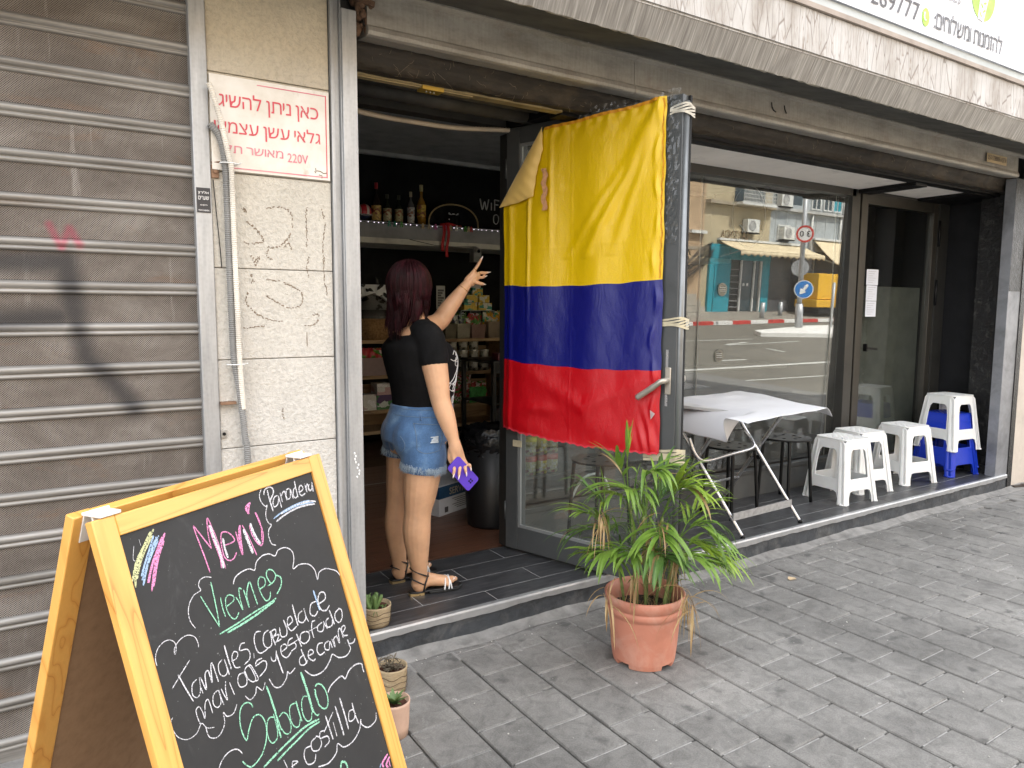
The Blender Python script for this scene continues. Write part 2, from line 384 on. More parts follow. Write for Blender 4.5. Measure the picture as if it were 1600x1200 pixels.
def m_flag():
    t = NT('satin_tricolour'); uv = t.n('TexCoord'); sx = t.n('SeparateXYZ'); t.l(uv.outputs['UV'], sx.inputs[0])
    wob = t.math('MULTIPLY', t.math('SUBTRACT', t.noise(4, 2), .5), .006); v = t.math('ADD', sx.outputs[1], wob)
    x = t.n('ValToRGB'); x.color_ramp.interpolation = 'CONSTANT'; e = x.color_ramp.elements
    e[0].position = 0; e[0].color = (.50, .002, .008, 1); e[1].position = .241; e[1].color = (.0025, .005, .15, 1); n = e.new(.50); n.color = (.73, .48, .0, 1)
    t.l(v, x.inputs[0]); wv = t.noise(900, 2, .5, (1, 1, .12))
    c = t.mix(.18, x.outputs[0], t.ramp(wv, [(.3, .6), (.7, 1.05)]), 'MULTIPLY')
    t.set(Base_Color=c, Roughness=.30, Specular_IOR_Level=.6, Sheen_Weight=.03, Sheen_Roughness=.35, Anisotropic=.5)
    t.b.inputs['Sheen Tint'].default_value = (1, .95, .8, 1)
    t.bump(t.math('ADD', wv, t.math('MULTIPLY', t.noise(16, 6, .62, (1, 1, .35), 1.5), 4)), .30, .0035)
    return t.m
def m_print(key, a, b, c, scale=30, rough=.4):
    if key in MATS: return MATS[key]
    t = NT(key); v = t.n('TexVoronoi', distance='CHEBYCHEV'); v.inputs['Scale'].default_value = scale; t.l(t.co((1, 1, 1.4)), v.inputs[0])
    sp = t.n('SeparateColor'); t.l(v.outputs['Color'], sp.inputs[0])
    col = t.mix(t.ramp(sp.outputs[0], [(.60, 0), (.62, 1)]), a, b); col = t.mix(t.ramp(sp.outputs[1], [(.72, 0), (.74, 1)]), col, c)
    n = t.noise(170, 2, .5, (1, 1, 3)); col = t.mix(t.ramp(n, [(.60, 0), (.63, .8)]), col, (.05, .04, .04))
    t.set(Base_Color=col, Roughness=rough); MATS[key] = t.m; return t.m
def m_denim():
    t = NT('blue_denim'); a = t.noise(500, 2, .5, (1, 1, .4)); n = t.noise(9, 5, .6)
    c = t.ramp(n, [(.3, (.035, .085, .19)), (.55, (.065, .15, .31)), (.75, (.16, .28, .45))])
    c = t.mix(.5, c, t.ramp(a, [(.35, .55), (.65, 1.2)]), 'MULTIPLY'); t.set(Base_Color=c, Roughness=.85, Sheen_Weight=.2); t.bump(a, .4, .001); return t.m
def m_floor_tile():
    t = NT('dark_wood_look_tile'); oi = t.n('ObjectInfo')
    c = t.ramp(t.noise(9, 7, .65, (.7, 6, 6), .6), [(.28, (.018, .019, .021)), (.5, (.04, .041, .044)), (.75, (.085, .086, .09))])
    c = t.mix(.4, c, t.ramp(oi.outputs['Random'], [(0, .7), (1, 1.1)]), 'MULTIPLY')
    c = t.mix(t.ramp(t.noise(4, 7, .7, (1, 1, 1), .6, (1, 5, 2)), [(.55, 0), (.75, .3)]), c, (.10, .10, .10))
    t.set(Base_Color=c, Roughness=t.ramp(t.noise(6, 5), [(.3, .5), (.7, .28)]), Specular_IOR_Level=.5); t.bump(t.noise(30, 5, .6, (.5, 6, 6)), .12, .001); return t.m
def m_asphalt():
    t = NT('asphalt'); c = t.ramp(t.noise(.6, 7, .6), [(.3, (.115, .106, .085)), (.7, (.165, .152, .125))])
    c = t.mix(.4, c, t.ramp(t.noise(120, 3, .7), [(.35, .6), (.65, 1.1)]), 'MULTIPLY'); t.set(Base_Color=c, Roughness=.85); return t.m
PAVER, STUCCO, PERF, RAIL = m_paver(), m_stucco(), m_perf(), m_rail()
GALV = m_galv('galvanised_steel', (.42, .43, .44), (.30, .31, .32))
BOXM = m_galv('dusty_box_metal', (.36, .34, .305), (.24, .22, .19), (.3, 1, 1), .55, .3, .35)
CRACK, STREAK = m_cracked(), m_streak()
GLASS = m_glass('window_glass', ior=1.58, extra=.045, dust=.05); CGLASS = m_glass('clean_window_glass', ior=1.55, extra=.02, dust=.008); DGLASS = m_glass('door_glass', (.93, .96, .95), dust=.05)
FLAG, DENIM, FTILE, ASPH = m_flag(), m_denim(), m_floor_tile(), m_asphalt()
def paint(key, c, rough=.45, **k): return M(key, c, rough, **k)
ALU = M('anthracite_aluminium', (.085, .09, .092), .42, .35, .18, 5, .08, 40)
ALU2 = M('brown_black_aluminium', (.05, .046, .038), .4, .4, .2, 5, .08, 40)
SILVER = M('worn_silver_trim', (.42, .43, .44), .4, .6, .2, 12, .2, 60)
BLK = M('black_paint', (.005, .005, .0055), .6, 0, .3, 5, .25, 30, .003, spec=.25)
BLKR = M('rough_black_paint', (.007, .007, .0075), .38, 0, .5, 20, .9, 60, .006, dirt=(.25, .24, .22), dirt_amt=.25, dscale=14)
WPLAST = M('white_plastic', (.72, .73, .72), .42, 0, .06, 4, .12, 140, .001, dirt=(.42, .40, .37), dirt_amt=.28, dscale=11, sss=.05)
BPLAST = M('blue_plastic', (.008, .035, .42), .32, 0, .12, 5, .05, 60, .001)
CHROME = M('tube_steel', (.52, .52, .53), .28, .9, .15, 20)
WHITE = M('white_board', (.74, .75, .75), .55, 0, .05, 3)
BLACKM = M('black_metal', (.006, .006, .0065), .38, .2, .2, spec=.35)
DIRTW = M('blackened_timber', (.020, .016, .012), .75, 0, .6, 7, .6, 22, .01, (.25, 2, 2), dirt=(.11, .08, .05), dirt_amt=.5, dscale=4)
SOFF = M('grimy_white_soffit', (.80, .765, .72), .8, 0, .1, 3, .1, 30, dirt=(.10, .085, .07), dirt_amt=.25, dscale=6)
TERRA = M('terracotta_plastic', (.48, .195, .13), .6, 0, .14, 7, .2, 50, .002, dirt=(.60, .42, .34), dirt_amt=.55, dscale=8)
SKIN = M('skin', (.56, .325, .19), .5, 0, .16, 11, .12, 130, .001, sss=.12)
NAIL = M('pale_nail', (.80, .70, .68), .22, 0, .03)
CLOTHB = M('black_cotton', (.0045, .0045, .005), .9, 0, .25, 9, .25, 300, .001, spec=.2)
TAPE = M('yellowed_tape', (.48, .43, .30), .35, 0, .2, 20, .3, 60, .002)
CLEAR = m_glass('clear_wrap', (.93, .94, .94), 1.45, .12)
CONC = M('rough_concrete', (.20, .20, .19), .85, 0, .3, 6, .6, 50, .006, dirt=(.05, .055, .065), dirt_amt=.5, dscale=7)
BITUM = M('bitumen_coating', (.035, .04, .047), .6, 0, .5, 10, .7, 28, .008, dirt=(.17, .17, .165), dirt_amt=.5, dscale=8)
GREYPL = M('grey_render', (.23, .23, .225), .8, 0, .15, 3, .2, 40)

GLY = {}
def glyph(ch):
    if ch not in GLY:
        cu = bpy.data.curves.new('g', 'FONT'); cu.body = ch; cu.size = 1; cu.resolution_u = 3; cu.fill_mode = 'FRONT'
        ob = bpy.data.objects.new('g', cu); COL.objects.link(ob); bpy.context.view_layer.update()
        me = bpy.data.meshes.new_from_object(ob.evaluated_get(bpy.context.evaluated_depsgraph_get())); bpy.data.objects.remove(ob); bpy.data.curves.remove(cu)
        GLY[ch] = ([(v.co.x, v.co.y) for v in me.vertices], [tuple(p.vertices) for p in me.polygons]); bpy.data.meshes.remove(me)
    return GLY[ch]
TAV = chr(0x5ea); HET = chr(0x5d7)
def hebrew(body):
    # letters set one by one, left to right (the string is already reversed); the last letter of the alphabet is a het with a foot
    vs = []; fs = []; cur = 0
    for ch in body:
        if ch == ' ': cur += .20; continue
        v, f = glyph(HET if ch == TAV else ch)
        if not v: continue
        x0 = min(p[0] for p in v); x1 = max(p[0] for p in v); b = len(vs); pad = .07 if ch == TAV else 0
        vs += [(p[0]-x0+cur+pad, p[1]) for p in v]; fs += [tuple(i+b for i in q) for q in f]
        if ch == TAV:
            b = len(vs); vs += [(cur, 0), (cur+pad+.005, 0), (cur+pad+.005, .085), (cur, .075)]; fs.append((b, b+1, b+2, b+3))
        cur += x1-x0+pad+.075
    return vs, fs
def text(body, parent, mat, o, ax, ay, w=None, h=None, name='lettering', align='L', depth=.0006, font_shear=0, label=None, bold=0):
    if any(0x590 < ord(c) < 0x600 for c in body):
        vv, ff = hebrew(body); me = bpy.data.meshes.new('t'); me.from_pydata([(a, b, 0) for a, b in vv], [], ff)
        return _lay(me, parent, mat, o, ax, ay, w, h, name, align, depth, label)
    cu = bpy.data.curves.new(name, 'FONT'); cu.body = body; cu.size = 1; cu.resolution_u = 3; cu.fill_mode = 'FRONT'; cu.offset = bold
    ob = bpy.data.objects.new(name, cu); COL.objects.link(ob); bpy.context.view_layer.update()
    dg = bpy.context.evaluated_depsgraph_get(); me = bpy.data.meshes.new_from_object(ob.evaluated_get(dg)); bpy.data.objects.remove(ob); bpy.data.curves.remove(cu)
    return _lay(me, parent, mat, o, ax, ay, w, h, name, align, depth, label)
def _lay(me, parent, mat, o, ax, ay, w, h, name, align, depth, label):
    vs = [v.co for v in me.vertices]
    x0 = min(v.x for v in vs); x1 = max(v.x for v in vs); y0 = min(v.y for v in vs); y1 = max(v.y for v in vs)
    sy = h/(y1-y0) if h else w/(x1-x0); sx = w/(x1-x0) if w else sy
    o, ax, ay = Vector(o), Vector(ax), Vector(ay); an = ax.cross(ay)
    mb = MB(); ox = 0 if align == 'L' else (-(x1-x0)*sx if align == 'R' else -(x1-x0)*sx/2)
    for fi, p in enumerate(me.polygons):       # every facet at its own hair's breadth, so crossing glyph outlines never share a plane
        mb.add([o + ((vs[i].x-x0)*sx+ox)*ax + (vs[i].y-y0)*sy*ay + an*(depth+(fi % 12)*4.5e-5) for i in p.vertices], [tuple(range(len(p.vertices)))])
    bpy.data.meshes.remove(me)
    return mb.build(name, mat, parent, label=label)
# ================================================================== the setting
def struct(mb, name, mat, **k):
    return mb.build(name, mat, None, kind='structure', **k)
Z0 = .13      # top of the shop step
YF, YG = 2.70, 3.36
g = MB().box(-150, 150, -150, 150, -.4, -.13); struct(g, 'ground', M('bare_ground', (.16, .14, .11), .9))
rd = MB().box(-60, 60, -17.4, -3.2, -.128, -.12); rd.box(10.3, 18, -3.2, 30, -.128, -.12); struct(rd, 'road', ASPH)
# pavement bed and pavers
pv = MB().box(-6, 10.3, -3.2, 2.70, -.16, -.014)
pavement = struct(pv, 'pavement', M('sandy_joint_mortar', (.17, .165, .155), .9, 0, .35, 30, .5, 120))
def paver_mesh(i):
    mb = MB(); a, b = .0975, .1055; c = .004; vs = []
    rr = random.Random(i); j = lambda: rr.uniform(-.0012, .0012)
    for s_, z in ((1, -.045), (1, -.005), (0, 0)):
        for x, y in ((-1, -1), (1, -1), (1, 1), (-1, 1)):
            vs.append((x*(a-(0 if s_ else c))+j(), y*(b-(0 if s_ else c))+j(), z))
    fs = [(8, 9, 10, 11)]
    for l in (0, 4):
        for k in range(4): fs.append((l+k, l+(k+1) % 4, l+4+(k+1) % 4, l+4+k))
    me = bpy.data.meshes.new('paver'); me.from_pydata(vs, [], fs); me.materials.append(PAVER); return me
PM = [paver_mesh(i) for i in range(6)]
cells = []; CUT = []
for i in range(-24, 46):
    for j in range(-26, 14):
        x = 1.285+.2035*i; y = 2.60-.2175*j-(.109 if i % 2 else 0)
        if y > 2.53 or y < -3.0 or x > 10.15 or x < -3.5: continue
        v = Vector((x, y, -CAMZ)); zc = v.dot(cf); u = v.dot(cr)*1128/max(zc, .01)+800; w_ = 600-v.dot(cu)*1128/max(zc, .01)
        vis = zc > .2 and -60 < u < 1660 and w_ < 1260
        cells.append((0 if vis else 1, (Vector((x, y, 0))-Vector((0, 0, CAMZ))).length, x, y))
cells.sort()
nfull = len(cells)
for i in range(-10, 44):          # cut pieces between the last whole stone and the mortar along the step
    x = 1.285+.2035*i; yt = 2.60-.2175*0-(.109 if i % 2 else 0)
    if x > 10.15: continue
    ys = [c_[3] for c_ in cells if abs(c_[2]-x) < .01]
    if not ys: continue
    top = max(ys)+.1085; h_ = 2.628-top
    if h_ > .02: CUT.append((x, top+h_/2, h_))
rest = MB(); rg_ = random.Random(3)
jm = MB()
for a, d, x, y in cells:
    r_ = rg_.random()
    if a == 0: jm.box(x-.096+.05*r_*rg_.random(), x+.096-.05*r_*rg_.random(), y+.1062, y+.1108, -.013, -.0028-.004*r_)
jm.build('joint_infill', M('painted_bevel_glint', (.30, .29, .275), .9, 0, .35, 25, .3, 100), pavement, kind='stuff')  # pale strips paint the sky light caught by the paver bevels
for n, (a, d, x, y) in enumerate(cells):
    z = rg_.uniform(-.0020, .0012); tx, ty, rz = rg_.uniform(-.005, .005), rg_.uniform(-.005, .005), rg_.uniform(-.008, .008)
    if n < 270:
        o = bpy.data.objects.new('paver', PM[n % 6]); COL.objects.link(o); o.parent = pavement; o.location = (x, y, z); o.rotation_euler = (tx, ty, rz)
    else:
        me = PM[n % 6]; mt = Matrix.Translation((x, y, z)) @ Matrix.Rotation(rz, 4, 'Z')
        rest.add([mt @ v.co for v in me.vertices], [tuple(p.vertices) for p in me.polygons])
for n, (x, y, h_) in enumerate(sorted(CUT, key=lambda c: abs(c[0]-2.5))[:30]):
    o = bpy.data.objects.new('paver', PM[n % 6]); COL.objects.link(o); o.parent = pavement; o.location = (x, y, -.001); o.scale = (1, (h_-.006)/.211, 1)
rest.build('paver', PAVER, pavement, kind='stuff')
# mortar fillet along the step foot
mf = MB(); rg_ = random.Random(5); N = 90; xs = [lerp(.2, 6.9, i/N) for i in range(N+1)]
wv = [rg_.uniform(.05, .11) for _ in xs]
for i in range(N):
    a, b = xs[i], xs[i+1]
    pass
hh = [[rg_.random() for _ in range(241)] for _ in range(7)]
mf.grid(lambda u, v: Vector((lerp(.2, 6.9, u), 2.708-(.072+.008*math.sin(u*41)+.006*math.sin(u*97))*v-.006*v*hh[round(v*6)][round(u*240)], .003+(.016+.005*math.sin(u*53))*(1-v)**2*(1-.0)+.003*hh[round(v*6)][round(u*240)]-.004*(v > .95))), 240, 6)
mf.box(-3, 10.2, 2.55, 2.9, -.1, -.003)
struct(mf, 'mortar_strip', M('pale_mortar', (.23, .225, .215), .9, 0, .35, 10, .8, 60, .006, dirt=(.06, .06, .06), dirt_amt=.5, dscale=9))

# step: bitumen riser, worn aluminium nosing, wood-look tiles
st = MB(); N = 120
st.box(1.02, 6.6, 2.712, 3.40, -.05, .117)
step = struct(st, 'step', BITUM)
rs = MB(); rs.grid(lambda u, v: Vector((lerp(1.022, 6.56, u), 2.707-.0015*math.sin(u*90)*math.sin(v*5)-.003*random.random(), lerp(-.02, .112, v))), 160, 8)
rs.build('riser_coating', BITUM, step)
ns = MB(); N = 140; rgn = random.Random(9); low = [0.099+.004*math.sin(i*.35)*math.sin(i*.083)+rgn.uniform(-.0025, .0025) for i in range(N+1)]
for i in range(N):
    a, b = lerp(1.02, 6.56, i/N), lerp(1.02, 6.56, (i+1)/N)
    ns.add([(a, 2.695, low[i]), (b, 2.695, low[i+1]), (b, 2.695, .125), (a, 2.695, .125), (a, 2.705, low[i]-.004), (b, 2.705, low[i+1]-.004)], [(0, 1, 2, 3), (4, 5, 1, 0)], False)
ns.add([(1.02, 2.695, .125), (6.56, 2.695, .125), (6.56, 2.699, .1335), (1.02, 2.699, .1335), (6.56, 2.722, .1335), (1.02, 2.722, .1335), (6.56, 2.722, .11), (1.02, 2.722, .11)], [(0, 1, 2, 3), (3, 2, 4, 5), (5, 4, 6, 7)])
ns.build('nosing_strip', SILVER, step)
gr = MB().box(1.02, 6.6, 2.722, 3.36, .1171, .1284); gr.build('grout', M('pale_grout', (.40, .40, .39), .9), step)
rows = [(2.724, 2.850), (2.8535, 3.018), (3.0215, 3.188), (3.1915, 3.357)]
for ri, (ya, yb) in enumerate(rows):
    x = 1.025; nx = [1.36, 2.007][0] if ri % 2 == 0 else 1.682
    if ri % 2 == 0: nx = 1.682-.0
    nx = {0: 1.682, 1: 1.36, 2: 1.682, 3: 1.36}[ri]
    if ri == 1: nx = 1.36
    while x < 6.58:
        e = min(nx, 6.58)
        tb = MB().box(x+.0022, e-.0022, ya+.0006, yb-.0006, .12, .1300); tb.build('tile', FTILE, step, bevel=.0008, segs=1)
        x = nx; nx += .6465
wood_floor = struct(MB().box(-1.0, 7.0, YG+.012, 6.9, .05, .128), 'shop_floor', M('dark_red_floor_base', (.05, .022, .012), .5))
WF = m_wood('dark_wood_floor', (.125, .055, .032), (.085, .034, .020), (.045, .018, .012), (.8, 14, 14), .34, .1)
rg2 = random.Random(2); y = YG+.014; k = 0
while y < 5.6:
    x = .9-rg2.random()*.8
    while x < 3.6:
        L_ = rg2.uniform(.7, 1.2); MB().box(max(.9, x)+.001, min(3.7, x+L_)-.001, y+.001, y+.108, .126, .1300+rg2.uniform(0, .0006)).build('floorboard', WF, wood_floor); x += L_
    y += .11; k += 1

# ================================================================== the building round the shop
XL, XR = 1.02, 6.62
bld = thing('shop_building', 'grimy concrete and plaster shop building with dark recessed shopfront and cream stone pier', 'building', (3, 2.7, 0))
bw = MB()
bw.box(-8, XL-.02, 2.93, 3.05, -.1, 7.4)             # backing wall left of shopfront
bw.box(-8, 10.2, 2.75, 3.0, 2.72, 7.4)               # wall above, its unseen top raised to block the sun
bw.box(XL, XR, 2.86, 3.0, 2.565, 2.72)
bw.box(6.84, 10.2, 2.78, 3.0, -.1, 2.72)
bw.build('wall', GREYPL, bld)
MB().box(-8, 10.2, 3.0, 14, 7.2, 7.4).build('unseen_roof', GREYPL, bld)  # unseen, closes the raised top against the sun
iw = MB()
iw.box(-.9, -.8, YG, 7.0, 0, 3.1); iw.box(6.95, 7.05, 3.0, 7.0, 0, 3.1); iw.box(-.9, 7.05, 6.92, 7.05, 0, 3.1)
iw.box(-.9, XL+.0, 3.05, 3.2, 0, 3.1)
iw.box(XL-.10, XL-.02, 3.05, YG+.1, 0, 3.1)
iw.build('interior_wall', M('black_shop_wall', (.005, .005, .0055), .7, 0, .2, spec=.2), bld)
MB().box(-.9, 7.05, YG+.05, 7.0, 2.87, 3.0).build('interior_ceiling', M('grey_shop_ceiling', (.42, .42, .41), .8), bld)
# side return of the recess, black, plus rough column in front
MB().box(6.62, 6.84, 2.93, 3.40, 0, 2.72).build('recess_side_wall', M('matt_black_render', (.0055, .006, .0075), .62, 0, .4, 4, .2, 20, .003, dirt=(.014, .014, .016), dirt_amt=.5, spec=.3), bld)
cl = MB(); cl.grid(lambda u, v: Vector((lerp(6.475, 6.60, u), 2.80+.012*random.random(), lerp(.13, 2.45, v))), 12, 160)
cl.grid(lambda u, v: Vector((6.475+.01*random.random(), lerp(2.80, 3.0, 1-u), lerp(.13, 2.45, v))), 12, 160)
cl.box(6.48, 6.62, 2.81, 3.0, .13, 2.5); cl.box(6.45, 6.56, 2.775, 2.87, .13, .19)
cl.build('rough_black_column', BLKR, bld)
# lintel beams and soffit
bm = MB(); bm.grid(lambda u, v: Vector((lerp(XL, XR, u), 2.80+.012*math.sin(v*9)+.01*random.random(), lerp(2.395, 2.57, v))), 220, 14)
bm.grid(lambda u, v: Vector((lerp(XL, XR, u), lerp(2.80, 2.90, 1-v), 2.40-.008*random.random())), 120, 4)
bm.box(XL, XR, 2.815, 2.90, 2.41, 2.56); bm.build('blackened_beam', DIRTW, bld)
bm = MB(); bm.bar((XL, 2.865, 2.398), (2.1, 2.865, 2.398), .05, .02); bm.bar((XL, 2.875, 2.386), (1.62, 2.875, 2.386), .012, .006); bm.bar((XL, 2.855, 2.386), (1.62, 2.855, 2.386), .012, .006)
bm.build('shutter_bottom_bar', M('tarnished_brass_bar', (.30, .24, .13), .5, .3, .3, 8), bld)
lk = MB().box(1.37, 1.47, 2.835, 2.89, 2.376, 2.392); lk.build('lock_plate', M('brass_plate', (.42, .28, .05), .4, .5), bld)
lk = MB(); [lk.cyl((1.40+.018*i, 2.862, 2.372), (1.40+.018*i, 2.862, 2.378), .004, n=8) for i in range(3)]; lk.build('lock_rivet', CHROME, bld)
bm = MB()
for y_, z_, r_ in ((2.95, 2.47, .045), (3.05, 2.455, .03), (3.16, 2.44, .04)): bm.tube([(XL, y_, z_), (2.15, y_, z_)], r_, 12)
bm.build('shutter_roll_tube', M('dark_dusty_tube', (.055, .052, .047), .6, .2, .4, 8), bld)
bm = MB().box(XL, 2.10, 3.0, YG+.05, 2.50, 2.56); bm.box(XL, 6.6, YG-.02, YG+.06, 2.42, 2.9); bm.build('inner_lintel', M('dark_grey_lintel', (.035, .033, .03), .7), bld)
cd_ = [(lerp(XL, 2.10, i/120), 3.30, 2.395-.035*math.sin(PI*i/120)+.0015*math.sin(i*.13)) for i in range(121)]
rr_ = [.011+.0022*(i % 2) for i in range(121)]
MB().tube(cd_, rr_, 10).build('ceiling_conduit', M('cream_conduit', (.46, .39, .31), .5), bld)
sf = MB()
sf.box(2.20, 5.30, 2.93, YG-.002, 2.392, 2.405); sf.box(5.45, 6.14, 2.98, YG-.002, 2.392, 2.405)
for x0, x1, y0, y1 in ((2.2, 3.45, 2.93, 3.35), (3.452, 5.3, 2.93, 3.35)): sf.box(x0, x1, y0, y1, 2.388, 2.391)
sf.build('soffit_panel', SOFF, bld)
sb = MB(); sb.box(2.1, 6.62, 2.86, 2.94, 2.38, 2.42); sb.box(5.30, 5.45, 2.9, YG, 2.36, 2.41); sb.box(6.14, 6.62, 2.9, YG, 2.37, 2.42); sb.box(2.1, 6.6, 2.9, YG, 2.405, 2.56)
sb.build('soffit_frame', BLK, bld)

# canopy over the shops: streaked metal slope, dark soffit, cracked painted band
can = thing('concrete_canopy', 'cracked white painted canopy edge with streaked grey metal lip above the shopfront', 'canopy', (3, 2.4, 2.7))
X0, X1 = -3, 12
c = MB(); c.add([(X0, 2.285, 2.553), (X1, 2.285, 2.56), (X1, 2.225, 2.676), (X0, 2.225, 2.668)], [(0, 3, 2, 1)][::1]); c.f[-1] = c.f[-1][::-1]
c.build('metal_lip', STREAK, can)
c = MB(); c.grid(lambda u, v: Vector((lerp(X0, X1, u), lerp(2.286, 2.70, v), 2.557+.11*v**1.2-.002*random.random())), 200, 3); c.build('dark_soffit', M('dark_soffit_paint', (.062, .062, .055), .8, 0, .3, 6, .3, 30), can)
c = MB(); N = 300
c.grid(lambda u, v: Vector((lerp(X0, X1, u), 2.222-.003*random.random(), lerp(2.669, 2.858, v))), N, 6)
c.box(X0, X1, 2.228, 2.75, 2.66, 2.86); c.build('cracked_band', CRACK, can)
rgc = random.Random(11); c = MB()
c.grid(lambda u, v: Vector((lerp(X0, X1, u), lerp(2.278, 2.296, v), 2.551+.006*rgc.random()+.004*v)), 400, 2); c.build('frayed_edge', M('crumbly_edge', (.40, .36, .29), .9, 0, .4, 40), can)
c = MB().box(X0, X1, 2.205, 2.75, 2.861, 2.884); c.build('ledge', M('pinkish_ledge', (.33, .285, .25), .8, 0, .2, 6), can)
c = MB().box(X0, X1, 2.235, 2.75, 2.884, 2.94); c.build('grey_backboard', M('pale_blue_grey_board', (.44, .475, .48), .6, 0, .08, 3), can)
c = MB().box(5.26, X1, 2.23, 2.75, 2.941, 3.4); c.build('side_board', M('offwhite_board', (.62, .615, .61), .6, 0, .08, 3, dirt=(.4, .38, .36), dirt_amt=.3), can)

# banner sign
ban = thing('shop_banner', 'white banner with phone number, Hebrew words and green leaf logo above the canopy', 'sign', (3.5, 2.22, 2.94))
c = MB().grid(lambda u, v: Vector((lerp(.6, 5.255, u), 2.222-.0012*math.sin(u*30)*math.sin(v*4), lerp(2.942, 3.75, v))), 80, 10)
c.build('banner_sheet', M('banner_vinyl', (.66, .67, .70), .45, 0, .03, 2), ban)
DK = paint('charcoal_ink', (.05, .045, .05)); GRN = paint('lime_green_ink', (.30, .62, .03)); GREYINK = paint('mid_grey_ink', (.22, .21, .22))
F = ((1, 0, 0), (0, 0, 1)); yb = 2.2185
text('053-7269777', ban, DK, (3.99, yb, 2.992), *F, h=.092, w=.80, align='R')
text('juices', ban, GREYINK, (4.40, yb, 3.145), *F, h=.09, align='R', name='logo_word')
hb = 'להזמנות ומשלוחים:'[::-1]
text(hb, ban, DK, (4.14, yb, 2.992), *F, w=.77, h=.105, name='hebrew_lettering')
lg = MB(); a = [(4.055+.036*math.cos(2*PI*i/28), 3.03+.047*math.sin(2*PI*i/28)) for i in range(28)]
lg.prism([a], (0, yb+.001, 0), (1, 0, 0), (0, 0, 1), (0, -1, 0), .0006)
a = [(4.655+.135*math.cos(2*PI*i/40), 3.27+.135*math.sin(2*PI*i/40)) for i in range(40)]
lg.prism([a], (0, yb+.001, 0), (1, 0, 0), (0, 0, 1), (0, -1, 0), .0006); lg.build('green_roundel', GRN, ban)
lg = MB(); WHI = paint('white_ink', (.8, .8, .8))
lg.tube([(4.047+.012*math.cos(R(a_)), yb-.0015, 3.034+.022*math.sin(R(a_))) for a_ in range(130, 300, 15)], .004, 6)
lg.build('handset_mark', WHI, ban); lg = MB(); lg.prism([[(4.60, 3.14), (4.665, 3.13), (4.71, 3.27), (4.62, 3.33)]], (0, yb-.0002, 0), (1, 0, 0), (0, 0, 1), (0, -1, 0), .0006); lg.build('logo_cutout', WHI, ban)
lg = MB()
for x_, z_, a_ in ((4.665, 3.19, .5), (4.63, 3.165, 2.2), (4.672, 3.235, .3), (4.64, 3.215, 2.4)):
    lg.prism([[(x_+.018*math.cos(t)*math.cos(a_)-.007*math.sin(t)*math.sin(a_), z_+.018*math.cos(t)*math.sin(a_)+.007*math.sin(t)*math.cos(a_)) for t in [2*PI*i/10 for i in range(10)]]], (0, yb-.0012, 0), (1, 0, 0), (0, 0, 1), (0, -1, 0), .0006)
lg.build('leaf_mark', GRN, ban)

# shutter box over the opening
sbx = thing('shutter_box', 'long dusty metal roller shutter box running over the shop opening', 'shutter box', (3.5, 2.7, 2.5))
prof = [(2.72, 2.665), (2.665, 2.662), (2.662, 2.648), (2.70, 2.64), (2.698, 2.53), (2.69, 2.522), (2.685, 2.505), (2.69, 2.492), (2.705, 2.488), (2.80, 2.50), (2.80, 2.665)]
def extr(mb, prof, x0, x1, n=1, jit=0):
    m = len(prof); vs = []
    for i in range(n+1):
        x = lerp(x0, x1, i/n); vs += [(x, p[0]+random.uniform(-jit, jit), p[1]+random.uniform(-jit, jit)) for p in prof]
    mb.add(vs, [(i*m+k, (i+1)*m+k, (i+1)*m+(k+1) % m, i*m+(k+1) % m)[::-1] for i in range(n) for k in range(m)])
    mb.add(vs[:m], [tuple(range(m))]); mb.add(vs[-m:], [tuple(range(m))[::-1]]); return mb
x = 1.075
for k, xe in enumerate((2.42, 4.1, 6.36)):
    extr(MB(), prof, x, xe-.003, 40, .0006).build('cover_panel', BOXM, sbx); x = xe
rv = MB(); [rv.ball((1.3+i*.27, 2.662, 2.655), .004, n=8, m=5) for i in range(18)]; rv.build('rivet', CHROME, sbx)
ck = MB(); ck.tube([(3.42, 2.693, 2.60), (3.425, 2.693, 2.575), (3.44, 2.693, 2.56), (3.46, 2.693, 2.555)], .003, 6); ck.tube([(3.53, 2.693, 2.60), (3.535, 2.693, 2.58), (3.55, 2.693, 2.56)], .003, 6); ck.build('tar_mark', BLK, sbx)
skr = thing('contact_sticker', 'small beige sticker with a phone number on the right end of the shutter box', 'sticker', (5.98, 2.68, 2.58))
MB().box(5.83, 6.13, 2.6815, 2.6835, 2.548, 2.612).build('sticker_sheet', M('beige_sticker', (.50, .38, .22), .6), skr)
text('050-5288806', skr, DK, (5.84, 2.6813, 2.566), *F, w=.19, h=.034); text('ארמטא'[::-1], skr, DK, (6.04, 2.6813, 2.566), *F, w=.08, h=.034)

# dangling fibres and the stub at the beam's left end
fb = MB(); rgf = random.Random(4)
for i in range(110):
    x_ = XL+abs(rgf.gauss(0, .9)) if i < 70 else rgf.uniform(3, 6.3); z_ = rgf.uniform(2.40, 2.56); y_ = 2.80-rgf.uniform(0, .012); a_ = rgf.uniform(-1, 1); L_ = rgf.uniform(.01, .045)
    fb.tube([(x_, y_, z_), (x_+.5*L_*a_, y_-.008, z_-L_*.4), (x_+L_*a_, y_-.004, z_-L_*rgf.uniform(.3, 1))], .0007, 3, False)
fb.build('dangling_fibre', M('dusty_fibre', (.22, .18, .13), .9), bld, kind='stuff')

